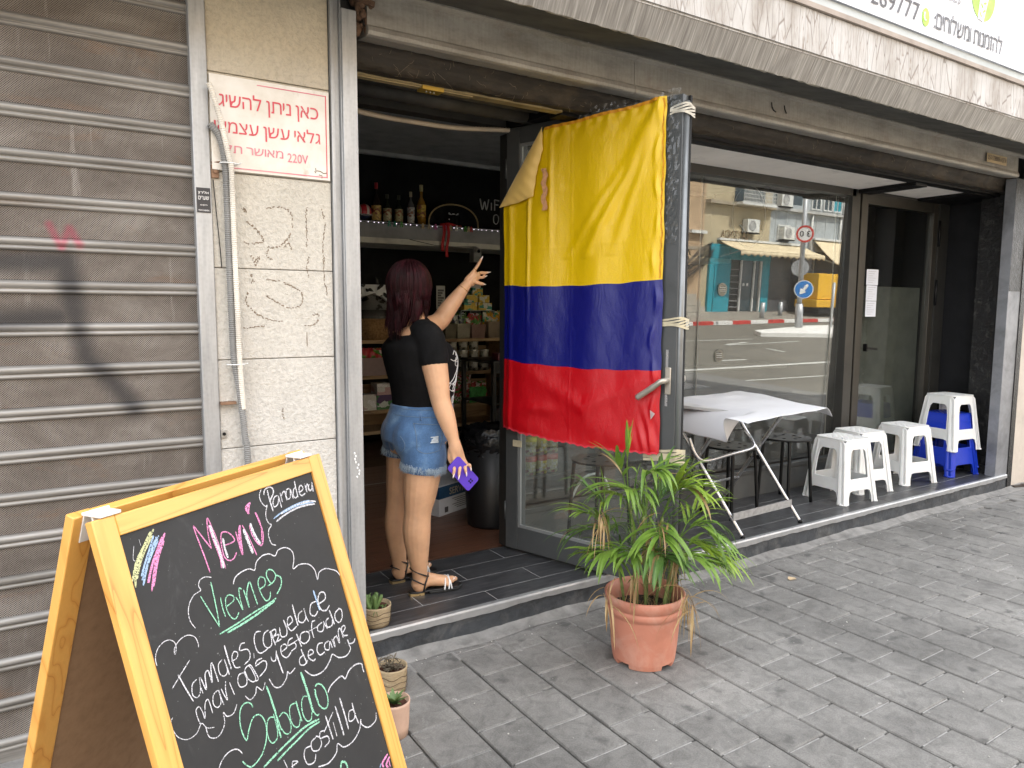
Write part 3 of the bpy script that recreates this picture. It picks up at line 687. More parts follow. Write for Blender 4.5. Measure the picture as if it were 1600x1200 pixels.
# guide rails (left and right posts)
gp = thing('shutter_guide_post', 'tall galvanised guide post between the cream pier and the open doorway', 'post', (.975, 2.7, .0))
c = MB()
c.box(.925, .938, 2.685, 2.76, 0, 2.66); c.box(.938, .962, 2.70, 2.76, 0, 2.66); c.box(.962, .967, 2.684, 2.76, 0, 2.66); c.box(.967, 1.025, 2.678, 2.78, 0, 2.56)
c.build('guide_channel', GALV, gp, bevel=.002)
c = MB().box(.962, 1.03, 2.78, 2.93, 0, 2.7); c.build('return_plate', M('dark_return', (.10, .10, .10), .6), gp)
c = MB(); [c.ball((.996+random.uniform(-.012, .012), 2.6765, .80+.012*i), .004, .002, .006, 7, 5) for i in range(9)]; c.build('paint_blot', WHITE, gp)
ru = MB(); rgr = random.Random(8)
for i in range(26): ru.ball((1.03+rgr.uniform(0, .06), 2.70+rgr.uniform(-.01, .05), 2.58+rgr.uniform(-.10, .09)), rgr.uniform(.008, .02), rgr.uniform(.006, .02), rgr.uniform(.008, .03), 6, 4)
ru.bar((.93, 2.688, 2.63), (1.10, 2.688, 2.60), .015, .02)
ru.build('rusty_bracket', M('flaking_rust', (.13, .075, .045), .9, 0, .5, 40, 1, 80, .006), gp)
gp2 = thing('shutter_guide_post', 'narrow grey guide rail at the far right end of the step beside black column', 'post', (6.42, 2.7, 0))
c = MB(); c.box(6.385, 6.585, 2.712, 2.79, 0, 2.49); c.build('guide_channel', M('scuffed_grey_rail', (.24, .25, .27), .45, .35, .3, 4, .2, 40, dirt=(.02, .02, .02), dirt_amt=.6, dscale=3), gp2, bevel=.003)
MB().box(6.384, 6.586, 2.7105, 2.7118, 1.62, 2.488).build('black_upper_sheet', BLKR, gp2)  # thin black sheet over the rail's upper part
c = MB(); c.box(6.587, 6.66, 2.706, 2.79, 0, 2.49); c.build('black_edge', BLKR, gp2)
c = MB().cyl((6.80, 2.66, .012), (6.80, 2.66, .028), .03, n=14); c.bar((6.66, 2.69, .02), (6.80, 2.66, .02), .03, .012); c.build('floor_ring', M('rusty_dark_iron', (.06, .05, .045), .7, .3), gp2)
c = MB(); c.box(6.662, 6.82, 2.708, 2.78, -.1, 2.72); c.box(6.82, 10.2, 2.71, 2.78, -.1, 2.72); c.build('neighbour_facing', M('pale_stone_facing', (.50, .45, .39), .8, 0, .15, 4, .5, 30, .005), bld)
MB().box(7.05, 7.6, 2.70, 2.709, .0, .62).build('dark_niche', BLK, bld)
# paint chips and a scrap of foil on the column
c = MB(); rgp = random.Random(12)
for i in range(26): c.box(*(lambda x_, z_, s_: (x_, x_+s_, 2.792, 2.799, z_, z_+s_*1.4))(rgp.uniform(6.47, 6.52), rgp.uniform(.3, 2.3), rgp.uniform(.003, .012)))
c.build('paint_chip', WHITE, bld)

# cream pier built of textured blocks
pier = thing('stone_pier', 'cream textured block pier between the closed shutter and the open shop', 'pier', (.71, 2.70, 0))
MB().box(.50, .925, 2.715, 2.93, -.05, 4.2).build('joint_infill', M('dirty_joint', (.42, .39, .35), .9), pier)
jz = [-.05, .315, .637, .958, 1.277, 1.600, 1.93, 2.262, 2.62, 2.98]
for a_, b_ in zip(jz, jz[1:]):
    MB().box(.499, .922, 2.700, 2.74, a_+.0013, b_-.0013).build('block', STUCCO, pier, bevel=.003)

rgg = random.Random(41); gt = MB()
for L_ in [[(0.684, 1.817), (0.739, 1.825), (0.771, 1.8), (0.769, 1.735), (0.736, 1.693), (0.695, 1.675)], [(0.6, 1.696), (0.617, 1.687), (0.664, 1.697)], [(0.829, 1.832), (0.824, 1.787), (0.827, 1.73), (0.824, 1.681)], [(0.884, 1.832), (0.896, 1.776), (0.885, 1.692), (0.888, 1.634)], [(0.612, 1.765), (0.65, 1.736), (0.672, 1.698)], [(0.60, 1.809), (0.612, 1.799), (0.605, 1.814)], [(0.624, 1.648), (0.635, 1.624), (0.647, 1.645)], [(0.687, 1.682), (0.679, 1.65), (0.698, 1.635)], [(0.668, 1.565), (0.732, 1.555), (0.797, 1.523), (0.8, 1.478), (0.762, 1.461), (0.713, 1.481), (0.674, 1.505)], [(0.612, 1.524), (0.603, 1.484), (0.633, 1.444), (0.68, 1.42), (0.728, 1.412)], [(0.59, 1.389), (0.624, 1.392), (0.663, 1.396)], [(0.81, 1.395), (0.853, 1.403), (0.866, 1.436), (0.841, 1.436)], [(0.818, 1.369), (0.817, 1.319)], [(0.625, 1.548), (0.622, 1.58), (0.633, 1.556)], [(0.743, 1.681), (0.76, 1.698), (0.768, 1.674)], [(0.631, 1.644), (0.638, 1.612), (0.655, 1.645)], [(0.833, 1.652), (0.824, 1.611), (0.831, 1.578)], [(0.893, 1.655), (0.887, 1.596), (0.898, 1.512)], [(0.721, 1.092), (0.72, 1.071), (0.724, 1.05)]]:
    P = crom([Vector((x_, 2.6995, z_)) for x_, z_ in L_], 14)
    for a_, b_ in zip(P, P[1:]):
        if rgg.random() < .30: continue
        j_ = Vector((rgg.uniform(-.0025, .0025), 0, rgg.uniform(-.0025, .0025))); gt.ball((a_+b_)/2+j_, abs(b_.x-a_.x)*.6+.0013, .0012, abs(b_.z-a_.z)*.6+.0013, 6, 4)
gt.build('glue_trace', M('brown_glue_residue', (.24, .19, .14), .9, 0, .4, 90), pier, kind='stuff')
# closed roller shutter on the left
sh = thing('roller_shutter', 'closed perforated metal roller shutter with grey spray graffiti, left of the cream pier', 'shutter', (-.6, 2.74, 0))
pitch = .1335; ztop = 2.346; XS = -1.6
bp = [(0, .0), (-.010, -.002), (-.017, -.010), (-.017, -.019), (-.010, -.026), (-.005, -.028), (-.011, -.031), (-.013, -.038), (-.006, -.043), (0, -.044)]
k = 0; z = ztop+pitch*5
while z > .02:
    c = MB(); prof = [(2.733+p[0], z+p[1]) for p in bp]; m = len(prof)
    vs = [(XS, *p) for p in prof]+[(.447, *p) for p in prof]
    c.add(vs, [(i, i+1, m+i+1, m+i) for i in range(m-1)], True); c.build('slat_rail', RAIL, sh)
    c = MB().add([(XS, 2.731, z-.0435), (.447, 2.731, z-.0435), (.447, 2.7305, z-pitch+.0005), (XS, 2.7305, z-pitch+.0005)], [(0, 3, 2, 1)]); c.f[-1] = c.f[-1][::-1]
    c.build('perforated_slat', PERF, sh); z -= pitch
MB().box(XS, .447, 2.725, 2.745, -.01, .06).build('bottom_bar', RAIL, sh)
MB().box(XS, .447, 2.80, 2.82, 0, 3.1).build('inner_backing', M('dark_behind_shutter', (.02, .018, .016), .9), sh)
c = MB(); c.box(.444, .498, 2.690, 2.76, 0, 3.1); c.build('side_guide', GALV, sh, bevel=.003)
skb = thing('locksmith_sticker', 'small black sticker with white Hebrew print on the shutter side guide', 'sticker', (.47, 2.69, 1.83))
MB().box(.449, .493, 2.6875, 2.6895, 1.785, 1.868).build('sticker_sheet', paint('sticker_black', (.03, .03, .035)), skb)
for i, (s_, h_) in enumerate((('אלירון', .012), ('שערים', .012), ('תיקונים', .005), ('050-5288806', .005))):
    text(s_ if i == 3 else s_[::-1], skb, WHI, (.471, 2.6873, 1.845-.017*i-(.004 if i > 1 else 0)), *F, w=.034 if i != 2 else .022, h=h_, align='C')
# ================================================================== wall sign and conduits
ws = thing('wall_sign', 'weathered white metal sign with red Hebrew lettering on the cream pier', 'sign', (.71, 2.69, 1.92))
sg = NT('sign_enamel'); c_ = sg.ramp(sg.noise(6, 7, .65), [(.3, (.60, .555, .48)), (.55, (.72, .69, .64)), (.75, (.77, .755, .72))])
c_ = sg.mix(sg.ramp(sg.noise(14, 7, .7, (1, 1, .6)), [(.60, 0), (.74, .55)]), c_, (.36, .27, .17)); sg.set(Base_Color=c_, Roughness=.45)
MB().box(.503, .917, 2.690, 2.698, 1.934, 2.252).build('sign_plate', sg.m, ws, bevel=.001)
fr_ = NT('faded_red_ink'); c_ = fr_.ramp(fr_.noise(16, 5, .6, (1, 1, .5)), [(.32, (.62, .10, .13)), (.62, (.58, .045, .075)), (.8, (.66, .25, .25))]); fr_.set(Base_Color=c_, Roughness=.5); REDI = fr_.m
fr2 = NT('faded_pink_ink'); c_ = fr2.ramp(fr2.noise(16, 5, .6, (1, 1, .5)), [(.32, (.66, .28, .32)), (.7, (.60, .12, .19))]); fr2.set(Base_Color=c_, Roughness=.5); PINKI = fr2.m
text('כאן ניתן להשיג'[::-1], ws, REDI, (.876, 2.6893, 2.132), *F, w=.345, h=.068, align='R', bold=.02)
text('גלאי עשן עצמאי'[::-1], ws, REDI, (.882, 2.6893, 2.047), *F, w=.368, h=.062, align='R', bold=.02)
text('מאושר תקן'[::-1], ws, PINKI, (.745, 2.6893, 1.985), *F, w=.215, h=.036, align='R', bold=.006)
text('220V', ws, PINKI, (.835, 2.6893, 1.985), *F, w=.075, h=.032, align='R', bold=.006)
c = MB(); yb_ = 2.6893
c.box(.903, .9065, 2.6888, yb_, 1.943, 2.238); c.build('red_border', REDI, ws)
c = MB(); c.box(.66, .903, 2.6888, yb_, 2.2345, 2.238); c.box(.54, .903, 2.6888, yb_, 1.943, 1.9465); c.build('red_border', PINKI, ws)
c = MB()
for p in ([(.862, 1.985), (.864, 1.973), (.868, 1.976), (.88, 1.975), (.893, 1.968), (.905, 1.972)], [(.858, 1.974), (.863, 1.967)], [(.874, 1.962), (.886, 1.960), (.885, 1.951)]):
    c.tube([(x, 2.6888, z-.01) for x, z in p], .0012, 4)
c.build('ink_scratch', paint('rusty_brown', (.16, .10, .05)), ws)
# corrugated conduits
def corr(name, lab, pts, r, mat, cat='conduit'):
    P = crom(pts, 40); d = [0]
    for a, b in zip(P, P[1:]): d.append(d[-1]+(b-a).length)
    n = int(d[-1]/.0036); Q = []; j = 0
    for i in range(n+1):
        t = d[-1]*i/n
        while j < len(d)-2 and d[j+1] < t: j += 1
        Q.append(P[j].lerp(P[j+1], (t-d[j])/max(1e-6, d[j+1]-d[j])))
    o = MB().tube(Q, [r*(1 if i % 2 else .84) for i in range(len(Q))], 12, True, False).build(name, mat, None)
    return tag(o, lab, cat)
corr('grey_conduit', 'dark grey corrugated conduit running down the cream pier beside the shutter', [(.498, 2.676, 2.082), (.506, 2.676, 2.072), (.526, 2.676, 2.045), (.538, 2.676, 1.998), (.543, 2.676, 1.941), (.545, 2.676, 1.859), (.545, 2.676, 1.641), (.547, 2.676, 1.419), (.550, 2.676, 1.283), (.567, 2.676, 1.145), (.579, 2.676, .982), (.584, 2.676, .91), (.584, 2.676, .2)], .0125, M('grey_conduit_plastic', (.22, .22, .215), .5))
corr('white_conduit', 'white corrugated conduit strapped to the grey one, overlapping the wall sign', [(.496, 2.662, 2.21), (.504, 2.662, 2.19), (.518, 2.662, 2.14), (.531, 2.662, 2.09), (.541, 2.662, 2.038), (.552, 2.662, 1.976), (.559, 2.662, 1.94), (.560, 2.662, 1.858), (.561, 2.662, 1.64), (.564, 2.662, 1.419), (.565, 2.662, 1.284), (.574, 2.672, 1.101)], .0098, M('ivory_conduit_plastic', (.66, .62, .55), .5))
for i, (z_, w_) in enumerate(((1.955, 'upper'), (1.262, 'lower'))):
    c = MB().tube([(.555+.030*math.cos(2*PI*k/16), 2.674+.020*math.sin(2*PI*k/16), z_) for k in range(16)], .0022, 5, closed=True)
    c.bar((.585, 2.672, z_), (.592, 2.66, z_+.004), .004, .003)
    tag(c.build('cable_tie', WHITE), w_+' white cable tie round the two conduits', 'cable tie', 'cable ties')
RUST = M('rusty_steel', (.22, .13, .08), .8, .2, .5, 20, .5, 60, .003)
c = thing('anchor_bracket', 'small rusty anchor bracket beside the conduits just below the wall sign', 'bracket', (.515, 2.69, 1.93))
MB().box(.499, .525, 2.692, 2.70, 1.905, 1.95).build('plate', RUST, c, bevel=.002); MB().cyl((.512, 2.693, 1.927), (.512, 2.684, 1.927), .006, n=10).build('bolt', RUST, c)
MB().tube([(.500, 2.694, 1.957), (.530, 2.690, 1.96)], .003, 6).build('wire_end', RUST, c)
c = thing('flat_bracket', 'rusty flat bracket sticking out beside the grey conduit halfway down the pier', 'bracket', (.53, 2.68, 1.13))
c1 = MB().box(.500, .552, 2.672, 2.70, 1.120, 1.130); c1.build('arm', RUST, c, bevel=.001)
c1 = MB().box(.500, .520, 2.692, 2.70, 1.00, 1.028); c1.build('plate', M('galv_plate', (.36, .35, .33), .5, .4), c, bevel=.001); MB().cyl((.510, 2.693, 1.014), (.510, 2.688, 1.014), .006, n=8).build('bolt', BLK, c)
tag(MB().tube([(.505, 2.695, 1.90), (.512, 2.694, 1.78), (.520, 2.694, 1.66), (.523, 2.695, 1.60)], .0016, 5).build('thin_wire', BLK), 'thin black wire hanging against the pier behind the conduits', 'wire')

# ================================================================== the open door leaf with the flag
HX, HY, DA, DL, DT = 2.085, 3.31, R(17.5), 1.012, .072
de = Vector((math.sin(DA), -math.cos(DA), 0)); dn = Vector((-math.cos(DA), -math.sin(DA), 0)); UP = Vector((0, 0, 1)); DO = Vector((HX, HY, 0))
def dp(s, z, d=0): return DO + de*s + UP*z + dn*d      # along the leaf, height, out of the face we see
def dbox(mb, s0, s1, z0, z1, d0, d1): return mb.obox(dp((s0+s1)/2, (z0+z1)/2, (d0+d1)/2), de*(s1-s0)/2, dn*(d1-d0)/2, UP*(z1-z0)/2)
door = thing('glass_door', 'open grey aluminium glass door leaf carrying the flag', 'door', (HX, HY, Z0))
zb, zt = .147, 2.402; sw = .085
for s0, s1 in ((0, sw), (DL-sw, DL)):
    c = MB(); dbox(c, s0, s1, zb, zt, -DT, 0); c.build('stile', ALU, door, bevel=.003)
c = MB(); dbox(c, sw, DL-sw, zb, zb+.125, -DT+.002, -.002); c.build('bottom_rail', ALU, door, bevel=.003)
c = MB(); dbox(c, sw, DL-sw, zt-.085, zt, -DT+.002, -.002); c.build('top_rail', ALU, door, bevel=.003)
BEAD = M('light_grey_bead', (.24, .25, .25), .4, .3, .1)
for a_ in ((sw, sw+.014, zb+.125, zt-.085), (DL-sw-.014, DL-sw, zb+.125, zt-.085), (sw+.014, DL-sw-.014, zb+.125, zb+.139), (sw+.014, DL-sw-.014, zt-.099, zt-.085)):
    c = MB(); dbox(c, *a_, -.02, -.006); c.build('glazing_bead', BEAD, door)
c = MB(); dbox(c, sw+.002, DL-sw-.002, zb+.127, zt-.087, -.034, -.028); c.build('door_pane', DGLASS, door)
# profiled closing edge
c = MB(); lip = M('pale_edge_profile', (.19, .20, .205), .35, .6, .15, 8)
c.tube([dp(DL+.004, zb, -.022), dp(DL+.004, zt-.03, -.022)], .016, 12); c.build('edge_profile', lip, door)
c = MB(); dbox(c, DL+.001, DL+.012, zb, zt, -.062, -.045); c.build('rubber_seal', BLK, door)
c = MB(); dbox(c, DL-.052, DL-.040, 1.02, 1.28, 0, .0015); c.build('lock_faceplate', CHROME, door)
HND = M('champagne_handle', (.42, .39, .34), .33, .5, .1)
c = MB(); a = [dp(DL-.030, z_, .004) for z_ in (1.00, 1.13)]; dbox(c, DL-.052, DL-.022, 1.075, 1.20, 0, .009); c.build('handle_plate', HND, door, bevel=.004)
hp = crom([dp(DL-.037, 1.14, .008), dp(DL-.037, 1.14, .045), dp(DL-.05, 1.135, .058), dp(DL-.09, 1.105, .060), dp(DL-.165, 1.055, .058)], 6)
c = MB().tube(hp, [.013]*(len(hp)-8)+[.0145]*8, 10); c.build('lever_handle', HND, door)
c = MB(); c.tube([dp(DL-.04, 1.14, -DT), dp(DL-.04, 1.14, -DT-.03)], .009, 10); c.ball(dp(DL-.04, 1.14, -DT-.05), .026); c.build('round_knob', HND, door)
for z_ in (.35, 1.25, 2.2):
    c = MB().cyl(dp(-.008, z_-.05, -.01), dp(-.008, z_+.05, -.01), .009, n=10); c.build('hinge', ALU, door)
c = MB(); [c.cyl(dp(DL-.07+.0*k, z_, .0), dp(DL-.07, z_, .003), .004, n=8) for k, z_ in enumerate((.4, .75, 2.2))]; c.build('screw', CHROME, door)

# the flag: satin sheet taped over the leaf, one top corner folded down
flag = thing('flag', 'yellow, blue and red satin flag taped to the open door, one corner folded', 'flag', tuple(dp(.5, .7, .02)))
S0, S1, FT, FB = -.002, .945, 2.365, .80
def fz(u, v):
    sag = .012*math.sin(PI*u)*(1-v)+.0*u
    top = FT+.045*(u-.3)*1.0+.0015*math.sin(u*22); bot = FB+.022*(1-u)**1.3*1.0-.012*math.sin(u*PI)+.003*math.sin(u*31)
    return lerp(bot, top, v)-sag
rw = random.Random(21); WV = [(rw.uniform(2, 5), rw.uniform(-2, 2), rw.uniform(0, 6.3), rw.uniform(.002, .005)) for _ in range(7)]
def gauss(x, w): return math.exp(-(x/w)**2)
def fd(u, v):
    d = .022
    for a, b, p, am in WV: d += am*math.sin(a*PI*u*1.5+b*v*2+p)*(.4+.6*math.sin(PI*min(1, max(0, v))))
    # the hanging swag from the right top corner towards the middle
    for off, am, wd in ((0, .017, .035), (.16, .010, .03), (-.13, .008, .03)):
        t = max(0, min(1, (1-v)/.42)); cx = .97-.42*t**1.1+off*t; d += am*gauss(u-cx, wd)*(1-t)**.5*(.3+t)*1.4
    d += .010*gauss(u-.185, .012)*gauss(v-.72, .28)+.006*gauss(u-.33, .014)*gauss(v-.8, .2)
    d += .008*gauss(u-.05, .02)*(1 if v < .78 else 0)+.007*gauss(u-.96+.012*math.sin(v*25), .014)*(.7+.5*math.sin(v*60))
    d += .008*math.sin(14*v+9*u)*gauss(v-.03, .05)+.010*gauss(v-.07-.09*u, .02)*gauss(u-.25, .12)*1.0
    d += .010*gauss(v-.12-.25*abs(u-.55), .03)*gauss(u-.55, .35)
    d += .012*gauss(u-.93, .05)*gauss(v-.05, .06)*math.sin(u*110+v*60)*.4+.0010*gauss(u-.46, .005)+.0006*gauss(v-.62, .004)
    d += .003*gauss(v-.985, .012)*math.sin(u*95)+.003*gauss(v-.96, .02)*math.sin(u*47+1)+.0006*math.sin(u*61+v*13)*math.sin(v*37-u*9)
    return max(.006, d)
def fs(u, v):
    e = .002*math.sin(v*33)+.0015*math.sin(v*71+1); return lerp(S0, S1, u)+e*(1 if u > .5 else .5)
UC, VC = .285, .765      # where the fold line meets the top edge and the hinge-side edge
def fpt(u, v):
    # leave out the triangle above the fold line by pinching it on to the line
    vmax = VC+(1-VC)*min(1, u/UC) if u < UC else 1
    v2 = v*vmax if v*1.0 > vmax*0 else v
    return dp(fs(u, v2), fz(u, v2), fd(u, v2)), v2
fm = MB(); NU, NV = 190, 300; vs = []; uvs = []
for j in range(NV+1):
    for i in range(NU+1):
        p, v2 = fpt(i/NU, j/NV); vs.append(p); uvs.append((i/NU, v2))
fm.add(vs, [(j*(NU+1)+i, j*(NU+1)+i+1, (j+1)*(NU+1)+i+1, (j+1)*(NU+1)+i) for j in range(NV) for i in range(NU)], True); fm.uv = uvs
fm.build('flag_cloth', FLAG, flag)
fl = MB(); A_ = (UC, 1.0); B_ = (0.0, VC)
Aw = dp(fs(*A_), fz(*A_), .045); Bw = dp(S0-.01, fz(*B_), .045)
Cw = dp(fs(UC, .8)-.006, fz(UC, .8)+.0, .04)
def flap(u, v):
    a = Bw.lerp(Aw, u); ee = [Bw, dp(S0+.12, fz(.1, .775), .04), dp(S0+.215, fz(.2, .79), .042), dp(fs(.26, .9)-.01, fz(.26, .865), .04), dp(fs(.283, .9)+.004, fz(.283, .93), .04), Aw]
    x = u*5; k = min(4, int(x)); b = ee[k].lerp(ee[k+1], x-k)
    return a.lerp(b, v)+dn*(.016*math.sin(PI*v)*math.sin(PI*u)+.002*math.sin(u*60)*v)
fl.grid(flap, 50, 20); fl.build('folded_corner', M('pale_yellow_underside', (.72, .49, .14), .5, 0, .1, 6, .2, 60, .002, sheen=.3), flag, solid=.001)
c = MB().grid(lambda u, v: dp(lerp(S0+.005, S1-.004, lerp(.0, 1, u)), fz(lerp(0, 1, u), 0)+lerp(-.004, .006, v)+.003*math.sin(u*130), fd(u, 0)+.003), 160, 1)
c.build('frayed_hem', M('red_hem_thread', (.60, .03, .05), .7, 0, .3, 200), flag)
c = MB().grid(lambda u, v: dp(fs(1, u)-.012+.009*v, fz(1, u), fd(1, u)+.004), 120, 1)
hm = M('gold_hem', (.62, .27, .01), .5, 0, .3, 60)
c = MB(); c.grid(lambda u, v: dp(fs(.99, lerp(.505, .995, u))-.006+.007*v+.002*math.sin(u*80), fz(.99, lerp(.505, .995, u)), fd(.99, lerp(.505, .995, u))+.003), 120, 1)
c.grid(lambda u, v: dp(fs(lerp(UC+.005, .985, u), 1), fz(lerp(UC+.005, .985, u), 1)-.014+.014*v, fd(lerp(UC, 1, u), 1)+.003+.0015*math.sin(u*90)), 120, 1); c.build('gold_hem', hm, flag)
# crumpled clear wrap along the top and the closing edge, tape bands
wr = thing('plastic_wrap', 'crumpled clear plastic film round the upper corner and edge of the flag door', 'plastic film', tuple(dp(.9, 2.3, .03)))
rp = random.Random(31)
def crump(s0, s1, z0, z1, d, nu, nv, amp):
    T_ = [[rp.uniform(-amp, amp) for _ in range(nu+1)] for _ in range(nv+1)]
    return lambda u, v: dp(lerp(s0, s1, u), lerp(z0, z1, v), d+T_[round(v*nv)][round(u*nu)])
c = MB(); c.grid(crump(.915, 1.005, 1.75, 2.43, .012, 9, 50, .0035), 9, 50, False); c.build('edge_film', CLEAR, wr)
c = MB(); c.grid(crump(.40, 1.005, 2.35, 2.425, .010, 50, 5, .003), 50, 5, False); c.build('top_film', CLEAR, wr)
def band(name, z0, z1, s0, mat, lab):
    c = MB(); n = 6
    for i in range(n):
        a, b = lerp(z0, z1, i/n), lerp(z0, z1, (i+1.25)/n); e = .002*math.sin(i*2.3)
        c.grid(lambda u, v: (lambda pth: pth[min(3, int(u*3.999))].lerp(pth[min(4, int(u*3.999)+1)], u*3.999-int(u*3.999)) + UP*lerp(a, b, v)+UP*(.008*math.sin(u*5+i) if name != 'x' else 0))([dp(s0, 0, .012+e), dp(.97, 0, .006+e), dp(DL+.010, 0, .004+e), dp(DL+.026, 0, -.022-e), dp(DL+.020, 0, -DT-.004)]), 16, 2, True)
    return tag(c.build(name, mat), lab, 'tape', 'tape bands round the door edge')
band('tape_band', .755, .815, .86, TAPE, 'lowest yellowed tape band round the door edge beside the red stripe')
band('tape_band', 1.38, 1.42, .88, TAPE, 'short yellowed tape band round the door edge beside the blue stripe')
band('tape_band', 2.315, 2.355, .955, M('masking_tape', (.50, .47, .40), .7, 0, .1, 30, .4, 60), 'masking tape band wrapped round the top corner of the door')
c = MB(); dbox(c, .055, .115, .72, .755, .001, .004); tag(c.build('tape_patch', TAPE), 'small tape patch under the lower left corner of the flag', 'tape')
c = MB(); c.add([dp(.90, 1.0, .03), dp(.93, .985, .035), dp(.905, .955, .03)], [(0, 1, 2), (2, 1, 0)]); c.build('torn_tape', M('white_torn_tape', (.7, .68, .66), .5), flag)
c = MB(); c.grid(lambda u, v: dp(.275+.03*v+.006*math.sin(u*17), lerp(1.955, 2.16, u), .05+.002*math.sin(u*40+v*9)), 30, 3); c.build('tape_on_fold', M('peach_tape', (.62, .33, .17), .4, 0, .35, 60), flag)

# ================================================================== shopfront window and the second door
MB1 = M('dark_window_frame', (.045, .044, .040), .4, .35, .15, 5, .06, 40)
win = thing('shop_window', 'large shop window reflecting the sunlit street, behind the white table', 'window', (3.7, YG, Z0))
c = MB().box(2.13, 5.27, YG-.012, YG+.05, Z0, .295); c.build('kick_panel', M('dusty_grey_panel', (.10, .105, .105), .5, .3, .2, 4, .1, 30, dirt=(.2, .2, .19), dirt_amt=.4), win)
c = MB().box(2.13, 5.27, YG-.02, YG+.04, .295, .325); c.build('sill_bar', ALU, win, bevel=.003)
c = MB().box(2.13, 5.27, YG-.025, YG+.05, 2.335, 2.395); c.build('head_bar', MB1, win)
for x0, x1 in ((2.105, 2.15), (5.225, 5.33)):
    c = MB().box(x0, x1, YG-.025, YG+.05, Z0, 2.39); c.build('mullion', MB1, win, bevel=.003)
tilt = R(1.4)
def pane(mb, x0, x1, z0, z1, y, tl=tilt):
    # glass leaning very slightly out at the top
    h = z1-z0; dy = math.tan(tl)*h/2; t = .006
    vs = [(x0, y+dy, z0), (x1, y+dy, z0), (x1, y-dy, z1), (x0, y-dy, z1), (x0, y+dy+t, z0), (x1, y+dy+t, z0), (x1, y-dy+t, z1), (x0, y-dy+t, z1)]
    return mb.add(vs, [(0, 1, 2, 3), (5, 4, 7, 6), (0, 3, 7, 4), (1, 5, 6, 2)])
for x0, x1 in ((2.152, 3.638), (3.642, 5.095), (5.099, 5.224)):
    pane(MB(), x0, x1, .327, 2.334, YG+.03).build('window_pane', GLASS, win)
MB().box(3.638, 3.642, YG+.025, YG+.03, .33, 2.33).build('pane_joint', M('silicone', (.16, .16, .14), .5), win); MB().box(5.095, 5.099, YG+.025, YG+.03, .33, 2.33).build('pane_joint', MATS['silicone'], win)
# faint vinyl logo seen from its back and two round stickers
dec = thing('window_decal', 'faint round vinyl logo with mirrored lettering on the window glass', 'decal', (4.1, YG, 2.0))
FA = M('faint_vinyl', (.16, .12, .07), .6)
def onglass(x, z): return Vector((x, YG+.03-math.tan(tilt)*(z-1.33)-.003, z))
c = MB(); c.tube([onglass(4.09+.17*math.cos(a), 2.10+.205*math.sin(a)) for a in [2*PI*i/60 for i in range(60)]], .0011, 4, closed=True, flat=.3)
c.tube([onglass(x, z) for x, z in ((4.0, 2.04), (4.03, 2.02), (4.06, 1.99))], .004, 4, flat=.3); c.build('decal_ring', M('pale_vinyl', (.45, .47, .44), .5), dec)
text('LA TIENDA', dec, FA, tuple(onglass(4.09, 1.945)), (-1, 0, 0), (0, -math.sin(tilt), math.cos(tilt)), w=.27, h=.05, depth=-.0)
for x_, z_, r_, lb in ((3.86, 1.60, .045, 'upper round translucent sticker on the window glass near the flag door'), (3.86, 1.15, .045, 'lower round translucent sticker on the window glass above the table')):
    c = MB(); c.prism([[(x_+r_*math.cos(2*PI*i/28), (z_+r_*math.sin(2*PI*i/28))) for i in range(28)]], (0, YG+.03-math.tan(tilt)*(z_-1.33)-.004, 0), (1, 0, 0), (0, 0, 1), (0, -1, 0), .001)
    o = tag(c.build('round_sticker', m_glass('frosted_vinyl%d' % int(z_*10), (.55, .57, .54), 1.5, .3, .05)), lb, 'sticker', 'round stickers on the window')
    dt = MB(); [dt.bar((x_-.028, onglass(x_, z_).y-.003, z_+.014-.012*k), (x_+.028, onglass(x_, z_).y-.003, z_+.014-.012*k), .0005, .002) for k in range(3)]
    dt.build('print_line', M('pale_vinyl2', (.4, .42, .4), .5), o)
d2 = thing('side_door', 'dark framed glass door at the right end of the recess behind the plastic stools', 'door', (5.95, YG, Z0))
for x0, x1 in ((5.345, 5.43), (6.40, 6.47)):
    MB().box(x0, x1, YG-.03, YG+.03, Z0+.01, 2.375).build('stile', ALU2, d2, bevel=.003)
MB().box(5.43, 6.40, YG-.028, YG+.028, 2.29, 2.375).build('top_rail', ALU2, d2, bevel=.003)
MB().box(5.43, 6.40, YG-.028, YG+.028, Z0+.01, .26).build('bottom_rail', ALU2, d2, bevel=.003)
MB().box(6.47, 6.62, YG-.045, YG+.05, Z0, 2.40).build('frame_jamb', MB1, d2); MB().box(5.33, 6.47, YG-.02, YG+.05, 2.378, 2.41).build('frame_head', MB1, d2)
pane(MB(), 5.432, 6.398, .262, 2.288, YG+.0, R(.6)).build('door_pane', CGLASS, d2)
for z_ in (2.12, 1.62, .5): MB().cyl((6.475, YG-.045, z_-.11), (6.475, YG-.045, z_+.11), .011, n=10).build('hinge', BLACKM, d2)
c = MB(); c.box(5.46, 5.475, YG-.06, YG-.028, 1.14, 1.20); c.bar((5.467, YG-.055, 1.165), (5.60, YG-.058, 1.155), .016, .018); c.build('lever_handle', BLACKM, d2)
MB().box(5.44, 6.395, YG+.05, YG+.055, .2, 1.66).build('half_height_panel', M('olive_grey_plain', (.085, .083, .07), .7), d2)  # plain olive-grey panel behind the lower part of the glass
